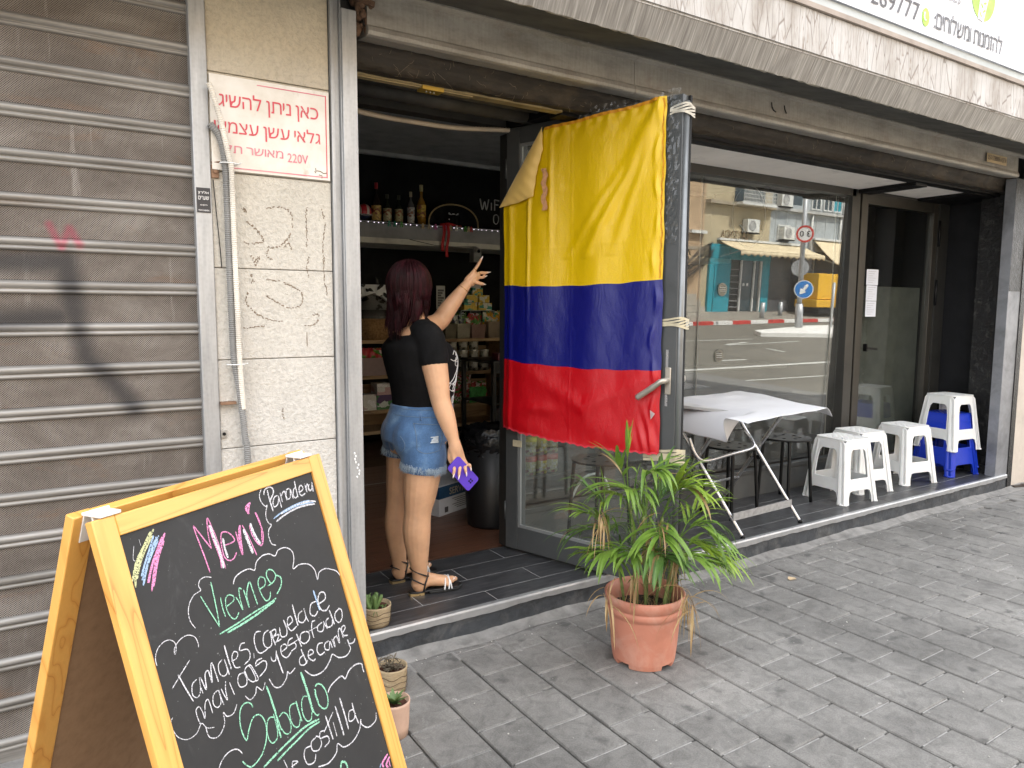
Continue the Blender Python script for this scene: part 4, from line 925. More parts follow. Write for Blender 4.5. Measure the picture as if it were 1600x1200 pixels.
for i in range(3):
    z_ = 1.665-.125*i; o = MB().grid(lambda u, v: Vector((lerp(5.445, 5.605, u), YG-.036-.005*math.sin(u*3+i), lerp(z_, z_+.122, v))), 8, 4).build('paper_sheet', M('bluish_paper', (.66, .69, .76), .7, 0, .05))
    tag(o, ('topmost', 'middle', 'lowest')[i]+' of the three white paper notices taped on the side door', 'paper', 'paper notices on the side door')
    t_ = MB(); [t_.bar((5.46, YG-.0445, z_+.105-.017*k), (5.46+.10-.02*(k % 3), YG-.0445, z_+.105-.017*k), .0005, .0016) for k in range(6)]; t_.build('print_line', GREYINK, o)
# behind the glass of the shop window: dim room things
CHALK=[
('Y',42,(1231,488,1027,657,848,804,680,974,499,1281)),
('Y',41,(1147,515,930,729,739,968,604,1170,530,1403)),
('Y',39,(1165,597,997,750,845,903,696,1103,601,1268)),
('Y',39,(1068,619,861,808,698,1005,564,1181)),
('B',39,(1193,605,1036,813,862,1034,705,1255)),
('B',40,(1303,638,1061,872,879,1116,693,1425)),
('B',34,(1240,645,1019,909,839,1152,696,1327)),
('B',27,(1259,728,1060,922,920,1079)),
('P',41,(1451,630,1284,839,1075,1106,830,1588)),
('P',40,(1366,683,1170,907,1000,1106,798,1414)),
('P',40,(1385,767,1181,1013,1051,1225,895,1524)),
('P',34,(1256,831,1042,1069,902,1274,819,1421)),
('W',11,(861,582,864,708)),
('W',10,(721,664,637,885,661,943)),
('P',28,(2252,1714,2222,1352,2179,982,2160,708,2212,786,2448,1264)),
('P',26,(2448,1264,2468,958,2555,633,2611,860)),
('W',69,(2564,790,2602,1138,2641,1488,2626,1751)),
('P',23,(2531,781,2553,1123,2598,1503,2570,1732)),
('P',17,(2618,862,2666,1214,2676,1776)),
('P',27,(2788,1309,3110,1293,3011,1091,2824,1035,2739,1237,2723,1515,2814,1647,2958,1649,3080,1550)),
('W',50,(2820,1148,2796,1368,2810,1586)),
('P',28,(3213,1121,3205,1352,3229,1656,3306,1295,3388,1025)),
('P',26,(3442,1040,3525,1302,3596,1651,3624,1794)),
('W',77,(3448,1131,3484,1408,3529,1718)),
('P',53,(3380,1023,3272,1226,3235,1536)),
('W',64,(3689,1066,3704,1265,3767,1479,3830,1589)),
('P',30,(3644,1098,3654,1340,3755,1566,3870,1617,3989,1379,3959,1096,3918,873)),
('P',27,(3937,878,3984,1195,3884,1560)),
('P',63,(3857,629,3743,675,3685,720,3727,858)),
('P',56,(3810,663,3739,795)),
('W',24,(4304,414,4198,524,4188,675,4279,824,4352,814,4266,927,4211,1067,4237,1209,4310,1284,4187,1368,4133,1506,4157,1686,4280,1763)),
('W',33,(4339,568,4394,464,4549,423,4668,480,4650,595,4463,745)),
('W',37,(4486,477,4473,650,4480,808,4489,996)),
('W',27,(4772,684,4653,694,4556,808,4567,909,4692,882,4769,763,4791,708,4792,848,4794,988)),
('W',28,(4877,640,4872,868,4884,731,5026,635,5037,789,5034,869)),
('W',29,(5230,613,5119,627,5052,753,5086,852,5195,808,5250,638,5267,744,5268,887)),
('W',29,(5475,650,5375,668,5307,795,5345,886,5453,851)),
('W',36,(5477,475,5461,647,5451,892)),
('W',30,(5541,790,5703,746,5696,650,5597,658,5541,790,5595,886,5749,861)),
('W',31,(5818,626,5816,856,5852,697,5942,676)),
('W',31,(5987,686,5909,752,5935,843,6035,803,6098,658,6082,772,6055,893)),
('W',26,(5910,636,5944,824)),
('B',33,(4435,1167,4750,1096,5185,1050,5560,1043,5835,1075)),
('W',36,(4709,1124,5080,1083,5487,1066,5858,1098,6047,1156)),
('W',40,(4499,1254,4833,1178,5272,1134,5672,1155,5992,1206)),
('B',28,(4769,1121,5233,1082,5659,1110,5964,1157)),
('W',25,(2749,2161,2850,2041,3065,1987,3298,2001,3441,2074,3549,1933,3768,1855,3994,1883,4153,1981,4301,1890,4546,1905,4725,2040,4730,2232,4613,2446,4851,2425,5156,2518,5321,2721,5326,2968,5453,2832,5697,2817,5924,2912)),
('W',18,(2249,1822,2096,1760,1952,1777,1884,1873,1900,1973,1723,2000,1568,2113,1484,2263,1471,2441,1542,2615)),
('W',29,(5924,2912,6095,3022,6187,3190,6192,3363)),
('W',16,(518,2906,530,2764,621,2634,776,2566,920,2586,1010,2682,1000,2804,944,2879,975,2767,1137,2674,1329,2667,1473,2768,1508,2901,1495,2987)),
('G',24,(1863,2080,1978,2434,2117,2830)),
('G',28,(2201,1907,2180,2214,2154,2531,2115,2815)),
('G',24,(2333,2285,2314,2485,2327,2697)),
('G',24,(2394,2517,2608,2489,2678,2403,2560,2316,2447,2371,2408,2578,2467,2768,2572,2839,2700,2750)),
('G',25,(2727,2422,2781,2584,2819,2741,2828,2460,2872,2291,2936,2329)),
('G',31,(2982,2361,2997,2581,3003,2771,3035,2481,3197,2266,3229,2496,3255,2797)),
('G',27,(3405,2517,3604,2487,3656,2357,3542,2272,3435,2366,3434,2602,3519,2811,3650,2802,3720,2679)),
('G',29,(3692,2534,3899,2504,4010,2391,3937,2244,3799,2212,3733,2324,3802,2529)),
('G',31,(4010,2391,4144,2500,4090,2664,3888,2802)),
('G',31,(2050,2964,2510,2953,3108,2913,3567,2904,3837,2874)),
('G',42,(2265,3016,2717,3011,3204,2981,3778,2911)),
('W',20,(1221,3121,966,3268,691,3433)),
('W',27,(893,3258,965,3545,1059,3867)),
('W',19,(1258,3525,1128,3576,1082,3756,1179,3844,1276,3752,1325,3519,1299,3687,1313,3835)),
('W',25,(1353,3532,1406,3805,1468,3536,1563,3503,1578,3747,1645,3463,1699,3409,1715,3602,1728,3807)),
('W',21,(1962,3452,1838,3501,1810,3675,1899,3771,2008,3716,2008,3473,2025,3670,2028,3807)),
('W',34,(2101,3217,2101,3462,2113,3725)),
('W',22,(2164,3586,2311,3586,2378,3506,2292,3439,2201,3535,2219,3735,2345,3794)),
('W',23,(2629,3395,2521,3376,2444,3481,2632,3537,2687,3647,2625,3759,2459,3793)),
('W',22,(2787,3692,2760,3793)),
('W',25,(3137,3359,2989,3325,2891,3454,2890,3682,2991,3785,3221,3773)),
('W',25,(3360,3425,3206,3447,3120,3612,3186,3757,3340,3738,3404,3473,3424,3687,3438,3811)),
('W',28,(3358,3483,3546,3489,3529,3585,3390,3614,3616,3637,3510,3740,3440,3753,3654,3758)),
('W',27,(3691,3505,3674,3707,3835,3747,3898,3593,3867,3398,3896,3652)),
('W',27,(3928,3575,4121,3548,4125,3428,4011,3427,3947,3583,4025,3722,4220,3697)),
('W',40,(4269,3193,4260,3436,4265,3701)),
('W',29,(4535,3453,4385,3471,4324,3617,4454,3702,4581,3629,4599,3416,4592,3602,4631,3759)),
('W',31,(5065,3423,4864,3425,4761,3607,4885,3721,5040,3655)),
('B',52,(5073,3152,5093,3418,5111,3667)),
('W',33,(5128,3512,5392,3500,5432,3351,5276,3292,5137,3434,5161,3670,5331,3754,5493,3687)),
('W',19,(1072,4335,1049,4171,1063,4039,1150,4021,1188,4143,1205,4280,1289,4042,1386,4002,1403,4283)),
('W',20,(1660,3946,1527,3983,1472,4138,1552,4245,1661,4184,1675,3953,1685,4117,1705,4273)),
('W',21,(1742,3960,1775,4110,1820,4226,1837,4035,1895,3877)),
('W',21,(1978,3944,1996,4088,2019,4221)),
('W',22,(2385,3938,2261,3919,2186,4020,2209,4154,2365,4190,2425,4082,2410,3922,2547,3862,2618,3980,2653,4193,2564,4220,2457,4097,2430,3918)),
('W',23,(2547,3862,2617,3881,2675,4035,2719,4225,2634,4240)),
('W',26,(2970,3890,2815,3875,2745,3955,2985,3954,3052,4043,2970,4148,2766,4206)),
('W',25,(3216,3974,3229,4068,3323,4096,3416,3919)),
('W',34,(3396,3969,3406,4208,3434,4457)),
('W',26,(3570,4018,3754,3997,3724,3909,3592,3909,3549,4068,3671,4198,3850,4145)),
('W',27,(4005,3881,3869,3882,3808,3976,4020,4009,4021,4116,3855,4132)),
('W',30,(4154,3854,4178,4017,4202,4182)),
('W',24,(4006,3988,4259,3991)),
('W',28,(4456,3921,4293,3913,4212,4048,4329,4161,4510,4131,4546,3991,4435,3912)),
('W',29,(4865,3824,4742,3821,4672,3981,4665,4168)),
('W',25,(4558,3964,4870,3985)),
('W',30,(5083,3962,4897,3981,4871,4097,5026,4148,5136,4016,5133,3966,5197,4171)),
('W',31,(5346,3956,5226,3989,5215,4130,5383,4168,5462,4053)),
('W',41,(5443,3799,5474,4025,5485,4178)),
('W',32,(5800,3907,5616,3951,5575,4100,5687,4212,5832,4138,5881,3973,5783,3884)),
('W',27,(4190,4376,4040,4399,4011,4522,4147,4586,4290,4530)),
('W',36,(4161,4224,4202,4458,4225,4592)),
('W',28,(4298,4456,4507,4474,4495,4390,4382,4371,4327,4500,4440,4630,4544,4616)),
('W',29,(4913,4403,4753,4364,4654,4478,4717,4617,4894,4618)),
('W',30,(5125,4448,4965,4458,4939,4574,5068,4632,5162,4481,5189,4654)),
('W',31,(5253,4455,5289,4667,5319,4484,5434,4468)),
('W',32,(5446,4441,5484,4655,5552,4387,5646,4361,5671,4605)),
('W',32,(5700,4484,5845,4412,5794,4340,5692,4381,5697,4549,5860,4619)),
('W',28,(5815,4717,5809,4848,5810,4966,5607,5040,5318,4956,5128,4789,4981,4882,4676,4992,4311,4926,4098,4701)),
('W',30,(6089,4803,6001,4866,5822,4821,5791,4707)),
('W',24,(3832,4513,3635,4554,3577,4481,3484,4599,3280,4674,3100,4599,3007,4366)),
('W',21,(2876,4387,2752,4496,2626,4362,2544,4474,2375,4513,2274,4378)),
('W',19,(2017,4422,1883,4540,1714,4516,1650,4402,1619,4583,1506,4704,1353,4748,1191,4644,1173,4416)),
('W',15,(551,3914,489,3966,486,4111,557,4297,724,4429,940,4439,1106,4329,1189,4464,1359,4545)),
('G',27,(2387,4685,2362,4594,2272,4521,2133,4517,2022,4628,1957,4862,1970,5070,2019,5183,2116,5051,2300,4879,2468,4883,2567,5006,2586,5209,2490,5451,2327,5616,2235,5665,2076,5706,1938,5698,1839,5596,1778,5485)),
('G',25,(2860,5156,2755,5099,2651,5139,2573,5306,2572,5497,2644,5600,2779,5580,2854,5428,2866,5079)),
('G',41,(2881,4464,2914,4766,2929,5113,2899,5381,2890,5626)),
('G',34,(2898,4740,2929,5113,2960,5487)),
('G',26,(2991,5218,3132,5194,3227,5290,3260,5472,3221,5632,3124,5668,3022,5593,2957,5431)),
('G',27,(3565,5203,3413,5170,3324,5251,3288,5469,3353,5641,3475,5681,3567,5565)),
('G',37,(3581,5165,3579,5368,3590,5643)),
('G',28,(3948,5242,3823,5197,3717,5310,3680,5533,3744,5717,3875,5751,3959,5626)),
('G',62,(3957,4678,3983,4957,3996,5267,3994,5512,4007,5652)),
('G',29,(4003,5593,4042,5708,4101,5778,4164,5773)),
('G',47,(4253,5225,4217,5341,4235,5542)),
('G',33,(4274,5177,4373,5159,4489,5246,4567,5421,4565,5636,4476,5765,4357,5751,4239,5602,4216,5379,4228,5212)),
('G',42,(4120,5874,3652,5797,3092,5812,2633,5848,2243,5891)),
('G',39,(4124,5933,3726,5894,3261,5927,2928,5950,2629,5985)),
('W',30,(4625,5502,4766,5415,5072,5375,5249,5396,5335,5503,5552,5395,5841,5382,6061,5468,6062,5587,6070,5693)),
('W',27,(3665,6250,3474,6214,3378,6334,3426,6538,3629,6601,3728,6481)),
('W',27,(3864,6170,3691,6191,3666,6355,3834,6453,3983,6389,3978,6235,3874,6146)),
('W',28,(4194,6188,4041,6148,3992,6258,4223,6343,4238,6474,4052,6505)),
('W',36,(4340,5914,4360,6203,4375,6505)),
('W',26,(4618,5969,4323,6121,4158,6214)),
('W',33,(4527,6171,4524,6513)),
('W',42,(4732,5888,4754,6295,4757,6628)),
('W',43,(4957,5798,4973,6222,4964,6585)),
('W',30,(5327,6282,5149,6252,5064,6432,5229,6489,5357,6395)),
('W',40,(5331,6121,5322,6409,5369,6663)),
('W',28,(6104,6778,5994,6938,5671,6928,5469,6750,5474,6622,5329,6804,5001,6910,4653,6852,4477,6672,4358,6820,4034,6874,3699,6762)),
('W',21,(1827,5356,1767,5246,1662,5169,1495,5145,1328,5192,1211,5282)),
('W',30,(2798,6062,2839,6270)),
('W',24,(2950,6309,3161,6321,3022,6238,2975,6352)),
('G',49,(4364,7195,4435,7098,4557,7172,4588,7331)),
('P',61,(6101,7877,5819,7945,5827,8049)),
('P',62,(6147,7972,5947,8055,5985,8162)),
('P',62,(6083,8035,6064,8193)),
('B',46,(5766,7929,5681,7978))]
# ================================================================== the chalkboard A-sign
BA = Vector((.048, 1.462, 1.08)); bw_ = Vector((.80971852, .58681848, 0)); bd_ = Vector((.17352695, -.23944028, -.95527836)); bn = Vector((.56057499, -.77350658, .29570805))
bdh = Vector((bw_.y, -bw_.x, 0)); BW = .662; BLEN = 1.13
brd = thing('chalkboard_sign', 'folding pine framed chalkboard with a handwritten Spanish menu standing on the pavement', 'a-board sign', tuple(Vector((.32, 1.55, 0))))
def bp(s, t, d=0): return BA+bw_*s+bd_*t+bn*d
def bbox(mb, s0, s1, t0, t1, d0, d1): return mb.obox(bp((s0+s1)/2, (t0+t1)/2, (d0+d1)/2), bw_*(s1-s0)/2, bd_*(t1-t0)/2, bn*(d1-d0)/2)
PINEV = m_wood('varnished_pine_stile', (.72, .385, .09), (.66, .32, .065), (.50, .20, .03), (9, 6, .55), axes=(bw_, bn, bd_), ring=7, dist=.4)
PINE = m_wood('varnished_pine_rail', (.72, .385, .09), (.66, .32, .065), (.50, .20, .03), (.55, 6, 9), axes=(bw_, bn, bd_), ring=7, dist=.4)
for s0, s1 in ((0, .047), (.619, .666)):
    c = MB(); bbox(c, s0, s1, 0, BLEN, -.020, 0); c.build('stile', PINEV, brd, bevel=.0025)
c = MB(); bbox(c, .0475, .6185, 0.001, .040, -.020, -.0005); c.build('top_rail', PINE, brd, bevel=.002)
c = MB(); bbox(c, .0475, .6185, .96, 1.0, -.020, -.0005); c.build('bottom_rail', PINE, brd, bevel=.002)
sl = NT('slate_black'); c_ = sl.ramp(sl.noise(5, 7, .7), [(.3, (.017, .017, .0175)), (.7, (.027, .027, .0275))]); c_ = sl.mix(sl.ramp(sl.noise(9, 8, .75, (1, 1, .5), 1), [(.58, 0), (.8, .25)]), c_, (.16, .16, .165))
c_ = sl.mix(sl.ramp(sl.noise(170, 2, .5), [(.74, 0), (.77, .5)]), c_, (.4, .4, .4)); sl.set(Base_Color=c_, Roughness=.62, Specular_IOR_Level=.4)
c = MB(); bbox(c, .0475, .6185, .0405, .9595, -.012, -.006); c.build('slate_panel', sl.m, brd)
c = MB(); bbox(c, .0475, .6185, .0405, .9595, -.016, -.0125); c.build('back_of_panel', M('hardboard_brown', (.30, .19, .11), .8, 0, .12, 30), brd)
# rear frame
bd2 = Vector((-bdh.x*math.sin(R(17.2)), -bdh.y*math.sin(R(17.2)), -math.cos(R(17.2)))); bn2 = bw_.cross(bd2).normalized()
if bn2.dot(bdh) < 0: bn2 = -bn2
BB = BA-bdh*.045
def cp(s, t, d=0): return BB+bw_*s+bd2*t+bn2*d
def cbox(mb, s0, s1, t0, t1, d0, d1): return mb.obox(cp((s0+s1)/2, (t0+t1)/2, (d0+d1)/2), bw_*(s1-s0)/2, bd2*(t1-t0)/2, bn2*(d1-d0)/2)
for s0, s1 in ((0, .047), (.619, .666)):
    c = MB(); cbox(c, s0, s1, 0, BLEN, -.022, 0); c.build('rear_stile', PINEV, brd, bevel=.0025)
c = MB(); cbox(c, .0475, .6185, .001, .040, -.021, -.001); c.build('rear_top_rail', PINE, brd, bevel=.002)
c = MB(); cbox(c, .0475, .6185, .96, 1.0, -.021, -.001); c.build('rear_bottom_rail', PINE, brd, bevel=.002)
c = MB(); cbox(c, .0475, .6185, .0405, .9595, -.013, -.007); c.build('rear_panel', M('hardboard_inner', (.30, .19, .11), .75, 0, .12, 40), brd)
HG = M('white_hinge_paint', (.74, .74, .73), .5, 0, .06)
for s_ in (.016, .585):
    c = MB(); c.obox(BA+bw_*(s_+.022)-bdh*.022+UP*.004, bw_*.022, bdh*.024, UP*.003)
    c.obox(bp(s_+.022, .010, -.022), bw_*.020, bd_*.03, bn*.0015); c.obox(cp(s_+.022, .026, .0015), bw_*.020, bd2*.028, bn2*.0015); c.build('hinge', HG, brd, bevel=.001)
# the chalk strokes
CH = {}
for k_, col in (('W', (.62, .62, .66)), ('G', (.28, .60, .42)), ('P', (.70, .26, .48)), ('Y', (.52, .54, .30)), ('B', (.33, .46, .66))):
    t = NT('chalk_'+k_); t.set(Base_Color=col, Roughness=.95)
    tr = t.n('BsdfTransparent'); mx = t.n('MixShader'); n_ = t.noise(420, 3, .6); r_ = t.ramp(n_, [(.36, 0), (.50, 1)])
    t.l(r_, mx.inputs[0]); t.l(tr.outputs[0], mx.inputs[1]); t.l(t.b.outputs[0], mx.inputs[2]); t.l(mx.outputs[0], t.out.inputs[0]); CH[k_] = t.m
cm = {k_: MB() for k_ in CH}; lay = 0
for k_, wd, fl_ in CHALK:
    pts = [(fl_[i]*1e-4, fl_[i+1]*1e-4) for i in range(0, len(fl_), 2)]
    Q = crom([Vector((a, b, 0)) for a, b in pts], 7) if len(pts) > 2 else [Vector((*pts[0], 0)), Vector((*pts[1], 0))]
    keep = [q for q in Q if .048 < q.x < .6185 and .041 < q.y < .959]
    if len(keep) < 2: continue
    lay += 1; d = -.0052+.00001*(lay % 90); vs = []; n = len(keep); hw = wd*.5e-4*1.06
    for i, q in enumerate(keep):
        t = (keep[min(i+1, n-1)]-keep[max(i-1, 0)]); t = t.normalized() if t.length > 0 else Vector((1, 0, 0)); nn = Vector((-t.y, t.x, 0))
        ww = hw*(.55+.45*min(1, i/2, (n-1-i)/2+.2))*random.uniform(.85, 1.12)
        for sgn in (-1, 1): p = q+nn*ww*sgn; vs.append(bp(p.x, p.y, d))
    cm[k_].add(vs, [(2*i, 2*i+2, 2*i+3, 2*i+1) for i in range(n-1)], False)
NMS = {'W': 'white_chalk_writing', 'G': 'green_chalk_writing', 'P': 'pink_chalk_writing', 'Y': 'yellow_chalk_scribble', 'B': 'blue_chalk_scribble'}
for k_, mb in cm.items(): mb.build(NMS[k_], CH[k_], brd, kind='stuff')
# ================================================================== potted palm
LEAFM = []
for nm, a, b in (('palm_leaf_green', (.22, .36, .055), (.10, .21, .03)), ('palm_leaf_bright', (.36, .50, .06), (.20, .36, .04)), ('palm_leaf_dark', (.13, .24, .05), (.065, .15, .035)), ('palm_leaf_dry', (.50, .36, .17), (.30, .17, .07))):
    t = NT(nm); c_ = t.ramp(t.noise(14, 4, .6), [(.3, b), (.65, a)]); c_ = t.mix(.25, c_, t.ramp(t.noise(200, 2), [(.3, .7), (.7, 1.1)]), 'MULTIPLY')
    oi = t.n('ObjectInfo'); c_ = t.mix(1, c_, t.ramp(oi.outputs['Random'], [(0, .75), (1, 1.0)]), 'MULTIPLY')
    t.set(Base_Color=c_, Roughness=.42, Specular_IOR_Level=.5)
    tl = t.n('BsdfTranslucent'); t.l(c_, tl.inputs[0]); ad = t.n('MixShader'); ad.inputs[0].default_value = .3; t.l(t.b.outputs[0], ad.inputs[1]); t.l(tl.outputs[0], ad.inputs[2]); t.l(ad.outputs[0], t.out.inputs[0]); LEAFM.append(t.m)
PC = Vector((2.045, 2.150, 0))
palm = thing('potted_palm', 'potted palm with long green leaves in a terracotta plastic pot on the pavement', 'potted plant', tuple(PC))
pot = MB(); n = 48
PS = 1.0
prof = [(.131, .022), (.136, .06), (.148, .195), (.150, .205), (.155, .208), (.157, .232), (.152, .236), (.158, .240), (.165, .262), (.167, .280), (.161, .286), (.152, .280), (.147, .24), (.140, .20)]
prof = [(a*PS, b*1.04 if b > .03 else b) for a, b in prof]; pot.lathe(PC, prof, n)
for k in range(4):       # feet between the notches
    vs = []; m = 9
    for i in range(m):
        a = R(20+90*k)+R(62)*i/(m-1); 
        for r_, z_ in ((.126, .002), (.1315, .024), (.113, .024), (.108, .002)): vs.append(PC+Vector((r_*math.cos(a), r_*math.sin(a), z_)))
    pot.add(vs, [(4*i+j, 4*i+4+j, 4*i+4+(j+1) % 4, 4*i+(j+1) % 4) for i in range(m-1) for j in range(4)]+[(0, 1, 2, 3), tuple(4*(m-1)+q for q in (3, 2, 1, 0))], False)
pot.lathe(PC, [(.0, .024), (.1315, .0235)], n)
pot.build('pot', TERRA, palm)
soil = MB().grid(lambda u, v: PC+Vector((.146*v*math.cos(2*PI*u), .146*v*math.sin(2*PI*u), .215+.008*random.random())), 40, 9); soil.build('soil', M('dark_soil', (.03, .02, .013), .95, 0, .5, 60, 1, 90, .01), palm)
rl = random.Random(17)
lit = MB()
for i in range(70):
    a, r_ = rl.uniform(0, 6.28), rl.uniform(.02, .135); p = PC+Vector((r_*math.cos(a), r_*math.sin(a), .222)); q = p+Vector((rl.uniform(-.05, .05), rl.uniform(-.05, .05), rl.uniform(.0, .05)))
    lit.tube([p, (p+q)/2+Vector((0, 0, .01)), q], [.0012, .001, .0006], 4, False)
lit.build('leaf_litter', LEAFM[3], palm, kind='stuff')
def leaf(mb, p, d, L, W, droop, side=Vector((0, 0, 1)), curl=.0, n=8):
    p = Vector(p); d = Vector(d).normalized(); s = d.cross(side)
    s = s.normalized() if s.length > .1 else ortho(d)[0]
    pts = []; q = p.copy(); dd = d.copy()
    for i in range(n+1):
        pts.append((q.copy(), dd.copy())); q = q+dd*(L/n); dd = (dd+Vector((0, 0, -droop/n*(1+1.2*i/n)))).normalized()
    vs = []
    for i, (q, dd) in enumerate(pts):
        t = i/n; w_ = W*(min(1, t*5+.25))*(1-t**2.2)**.8+.0003; up = s.cross(dd).normalized()
        vs += [q-s*w_+up*w_*.35, q.copy(), q+s*w_+up*w_*.35]
    mb.add(vs, [(3*i+j, 3*i+3+j, 3*i+4+j, 3*i+1+j) for i in range(n) for j in (0, 1)], True)
    return pts[-1][0]
LCOUNT = [0]; LEXTRA = [MB() for _ in range(4)]
def frond(base, mid, tip, nl, L, mat, W=.011, droop=.9, spread=55, start=.35, thick=.0032, stemmat=0, fan=False):
    P = crom([Vector(base), Vector(mid), Vector(tip)], 12); n = len(P)
    rc = MB().tube(P, [lerp(thick, .0012, i/(n-1)) for i in range(n)], 6); fo = rc.build('frond', LEAFM[stemmat], palm)
    W = W*.80; L = L*.88; droop = droop*.85
    for k in range(nl):
        t = lerp(start, 1, (k//2)/max(1, (nl-1)//2)) if not fan else lerp(.93, 1, rl.random()); i = min(n-2, int(t*(n-1))); p = P[i]; tg = (P[min(i+1, n-1)]-P[max(i-1, 0)]).normalized()
        sd_ = tg.cross(UP); sd_ = sd_.normalized() if sd_.length > .05 else Vector((1, 0, 0))
        s_ = 1 if k % 2 else -1; ang = R(spread*(1-.55*t)+rl.uniform(-10, 10))
        if fan: ang = R(lerp(-spread, spread, k/(nl-1))); s_ = 1
        d = tg*math.cos(ang)+sd_*s_*math.sin(ang)+UP*rl.uniform(.0, .35)
        LL = L*(1-.45*abs(t-.6))*rl.uniform(.8, 1.15); mm = mat if rl.random() > .10 else 3 if rl.random() < .35 else max(0, mat-1)
        if LCOUNT[0] < 286:
            mb = MB(); leaf(mb, p, d, LL, W*rl.uniform(.75, 1.15), droop*rl.uniform(.5, 1.35), n=8); mb.build('leaflet', LEAFM[mm], fo); LCOUNT[0] += 1
        else: leaf(LEXTRA[mm], p, d, LL, W, droop*rl.uniform(.7, 1.3), n=7)
def canes(mb, x0, y0, x1, y1, z1, r=.006):
    P = crom([PC+Vector((x0, y0, .21)), PC+Vector((lerp(x0, x1, .5)+rl.uniform(-.01, .01), lerp(y0, y1, .5), lerp(.21, z1, .5))), PC+Vector((x1, y1, z1))], 8)
    mb.tube(P, [r*(1.18 if i % 5 == 0 else 1) for i in range(len(P))], 8); return P[-1]
A0 = Vector((cr.x, cr.y, 0)).normalized(); B0 = Vector((cf.x, cf.y, 0)).normalized()   # across and away, seen from the road
def Q(a, b, z): return PC+A0*a+B0*b+UP*z
cn = MB(); tops = []
for a, b, a1, b1, z1 in ((-.03, .0, -.07, .02, .66), (.0, -.02, -.02, -.03, .62), (.05, .02, .07, .03, .60), (.09, .0, .14, .0, .52), (-.08, .03, -.15, .02, .50), (.02, .05, .03, .07, .58), (-.05, -.05, -.06, -.07, .45), (.07, -.05, .10, -.08, .42), (.11, .05, .17, .05, .45)):
    P = crom([Q(a, b, .21), Q(lerp(a, a1, .4)+rl.uniform(-.01, .01), lerp(b, b1, .4), lerp(.21, z1, .5)), Q(a1, b1, z1)], 8)
    cn.tube(P, [.0062*(1.2 if i % 5 == 0 else 1) for i in range(len(P))], 8); tops.append(P[-1])
cn.build('cane', M('palm_cane', (.17, .22, .07), .6, 0, .5, 40), palm)
T = tops
FR = [
 # base, mid, tip, leaflets, length, material, width
 (T[0], Q(-.085, .0, .80), Q(-.085, -.01, .90), 9, .17, 1, .010, -.2, 22, .75),
 (T[0], Q(-.10, 0, .78), Q(-.13, -.02, .84), 8, .20, 0, .010, 1.1, 60, .5),
 (T[1], Q(-.02, -.04, .78), Q(.03, -.08, .82), 14, .26, 0, .013, 1.5, 75, .6),
 (T[1], Q(-.05, -.06, .72), Q(-.12, -.14, .76), 14, .26, 0, .011, 1.4, 75, .5),
 (T[2], Q(.12, .0, .72), Q(.17, -.03, .74), 14, .24, 1, .013, 1.3, 70, .6),
 (T[2], Q(.09, -.02, .70), Q(.12, -.06, .78), 12, .20, 1, .012, .9, 55, .6),
 (T[5], Q(.05, .07, .74), Q(.10, .10, .80), 10, .22, 2, .010, 1.1, 60, .5),
 (T[4], Q(-.20, -.02, .61), Q(-.27, -.05, .64), 16, .20, 0, .009, .9, 50, .3),
 (T[4], Q(-.18, .02, .66), Q(-.24, .03, .72), 12, .22, 2, .007, 1.6, 70, .3),
 (T[4], Q(-.15, -.06, .46), Q(-.21, -.11, .48), 14, .19, 0, .012, 1.2, 55, .4),
 (T[3], Q(.20, -.02, .58), Q(.27, -.05, .55), 18, .25, 0, .010, 1.6, 55, .35),
 (T[3], Q(.20, .0, .50), Q(.29, -.05, .47), 18, .26, 1, .009, 1.3, 45, .3),
 (T[8], Q(.22, .06, .48), Q(.29, .04, .45), 18, .21, 0, .010, 1.2, 50, .3),
 (T[7], Q(.14, -.11, .48), Q(.21, -.15, .47), 16, .20, 0, .012, 1.2, 55, .4),
 (T[7], Q(.07, -.11, .48), Q(.06, -.16, .49), 12, .19, 2, .012, 1.3, 60, .4),
 (T[6], Q(-.07, -.11, .50), Q(-.09, -.15, .50), 12, .19, 0, .012, 1.3, 60, .4),
 (T[6], Q(-.12, -.09, .50), Q(-.19, -.13, .50), 16, .21, 0, .012, 1.2, 55, .4),
 (T[6], Q(.0, -.12, .50), Q(.03, -.19, .50), 14, .24, 2, .014, 1.5, 75, .5),
 (T[5], Q(.07, .08, .66), Q(.12, .12, .70), 16, .26, 2, .010, 1.4, 60, .3),
 (T[4], Q(-.16, .12, .52), Q(-.26, .16, .50), 16, .24, 2, .009, 1.4, 60, .3),
 (T[2], Q(.03, -.10, .60), Q(.02, -.16, .58), 14, .24, 0, .013, 1.5, 70, .4),
 (T[0], Q(-.10, -.03, .70), Q(-.15, -.06, .72), 14, .20, 0, .008, 1.6, 70, .3),
 (T[3], Q(.20, .06, .60), Q(.26, .08, .64), 12, .20, 1, .008, .8, 50, .3),
]
for b, m_, t_, nl, L, mt, W, dr, sp, stt in FR: frond(b, m_, t_, nl, L, mt, W, dr, sp, stt)
# thin grassy shoots filling the middle
thin = [MB(), MB()]
for i in range(150):
    a_, z_ = rl.gauss(0, .085), rl.uniform(.30, .72); leaf(thin[i % 2], Q(a_, rl.uniform(-.08, .08), z_), A0*rl.gauss(a_*4, .6)+B0*rl.uniform(-.5, .4)+UP*rl.uniform(.2, 1.6), rl.uniform(.09, .20), rl.uniform(.002, .0055), rl.uniform(.8, 2), n=7)
thin[0].build('thin_leaves', LEAFM[0], palm, kind='stuff'); thin[1].build('thin_leaves', LEAFM[2], palm, kind='stuff')
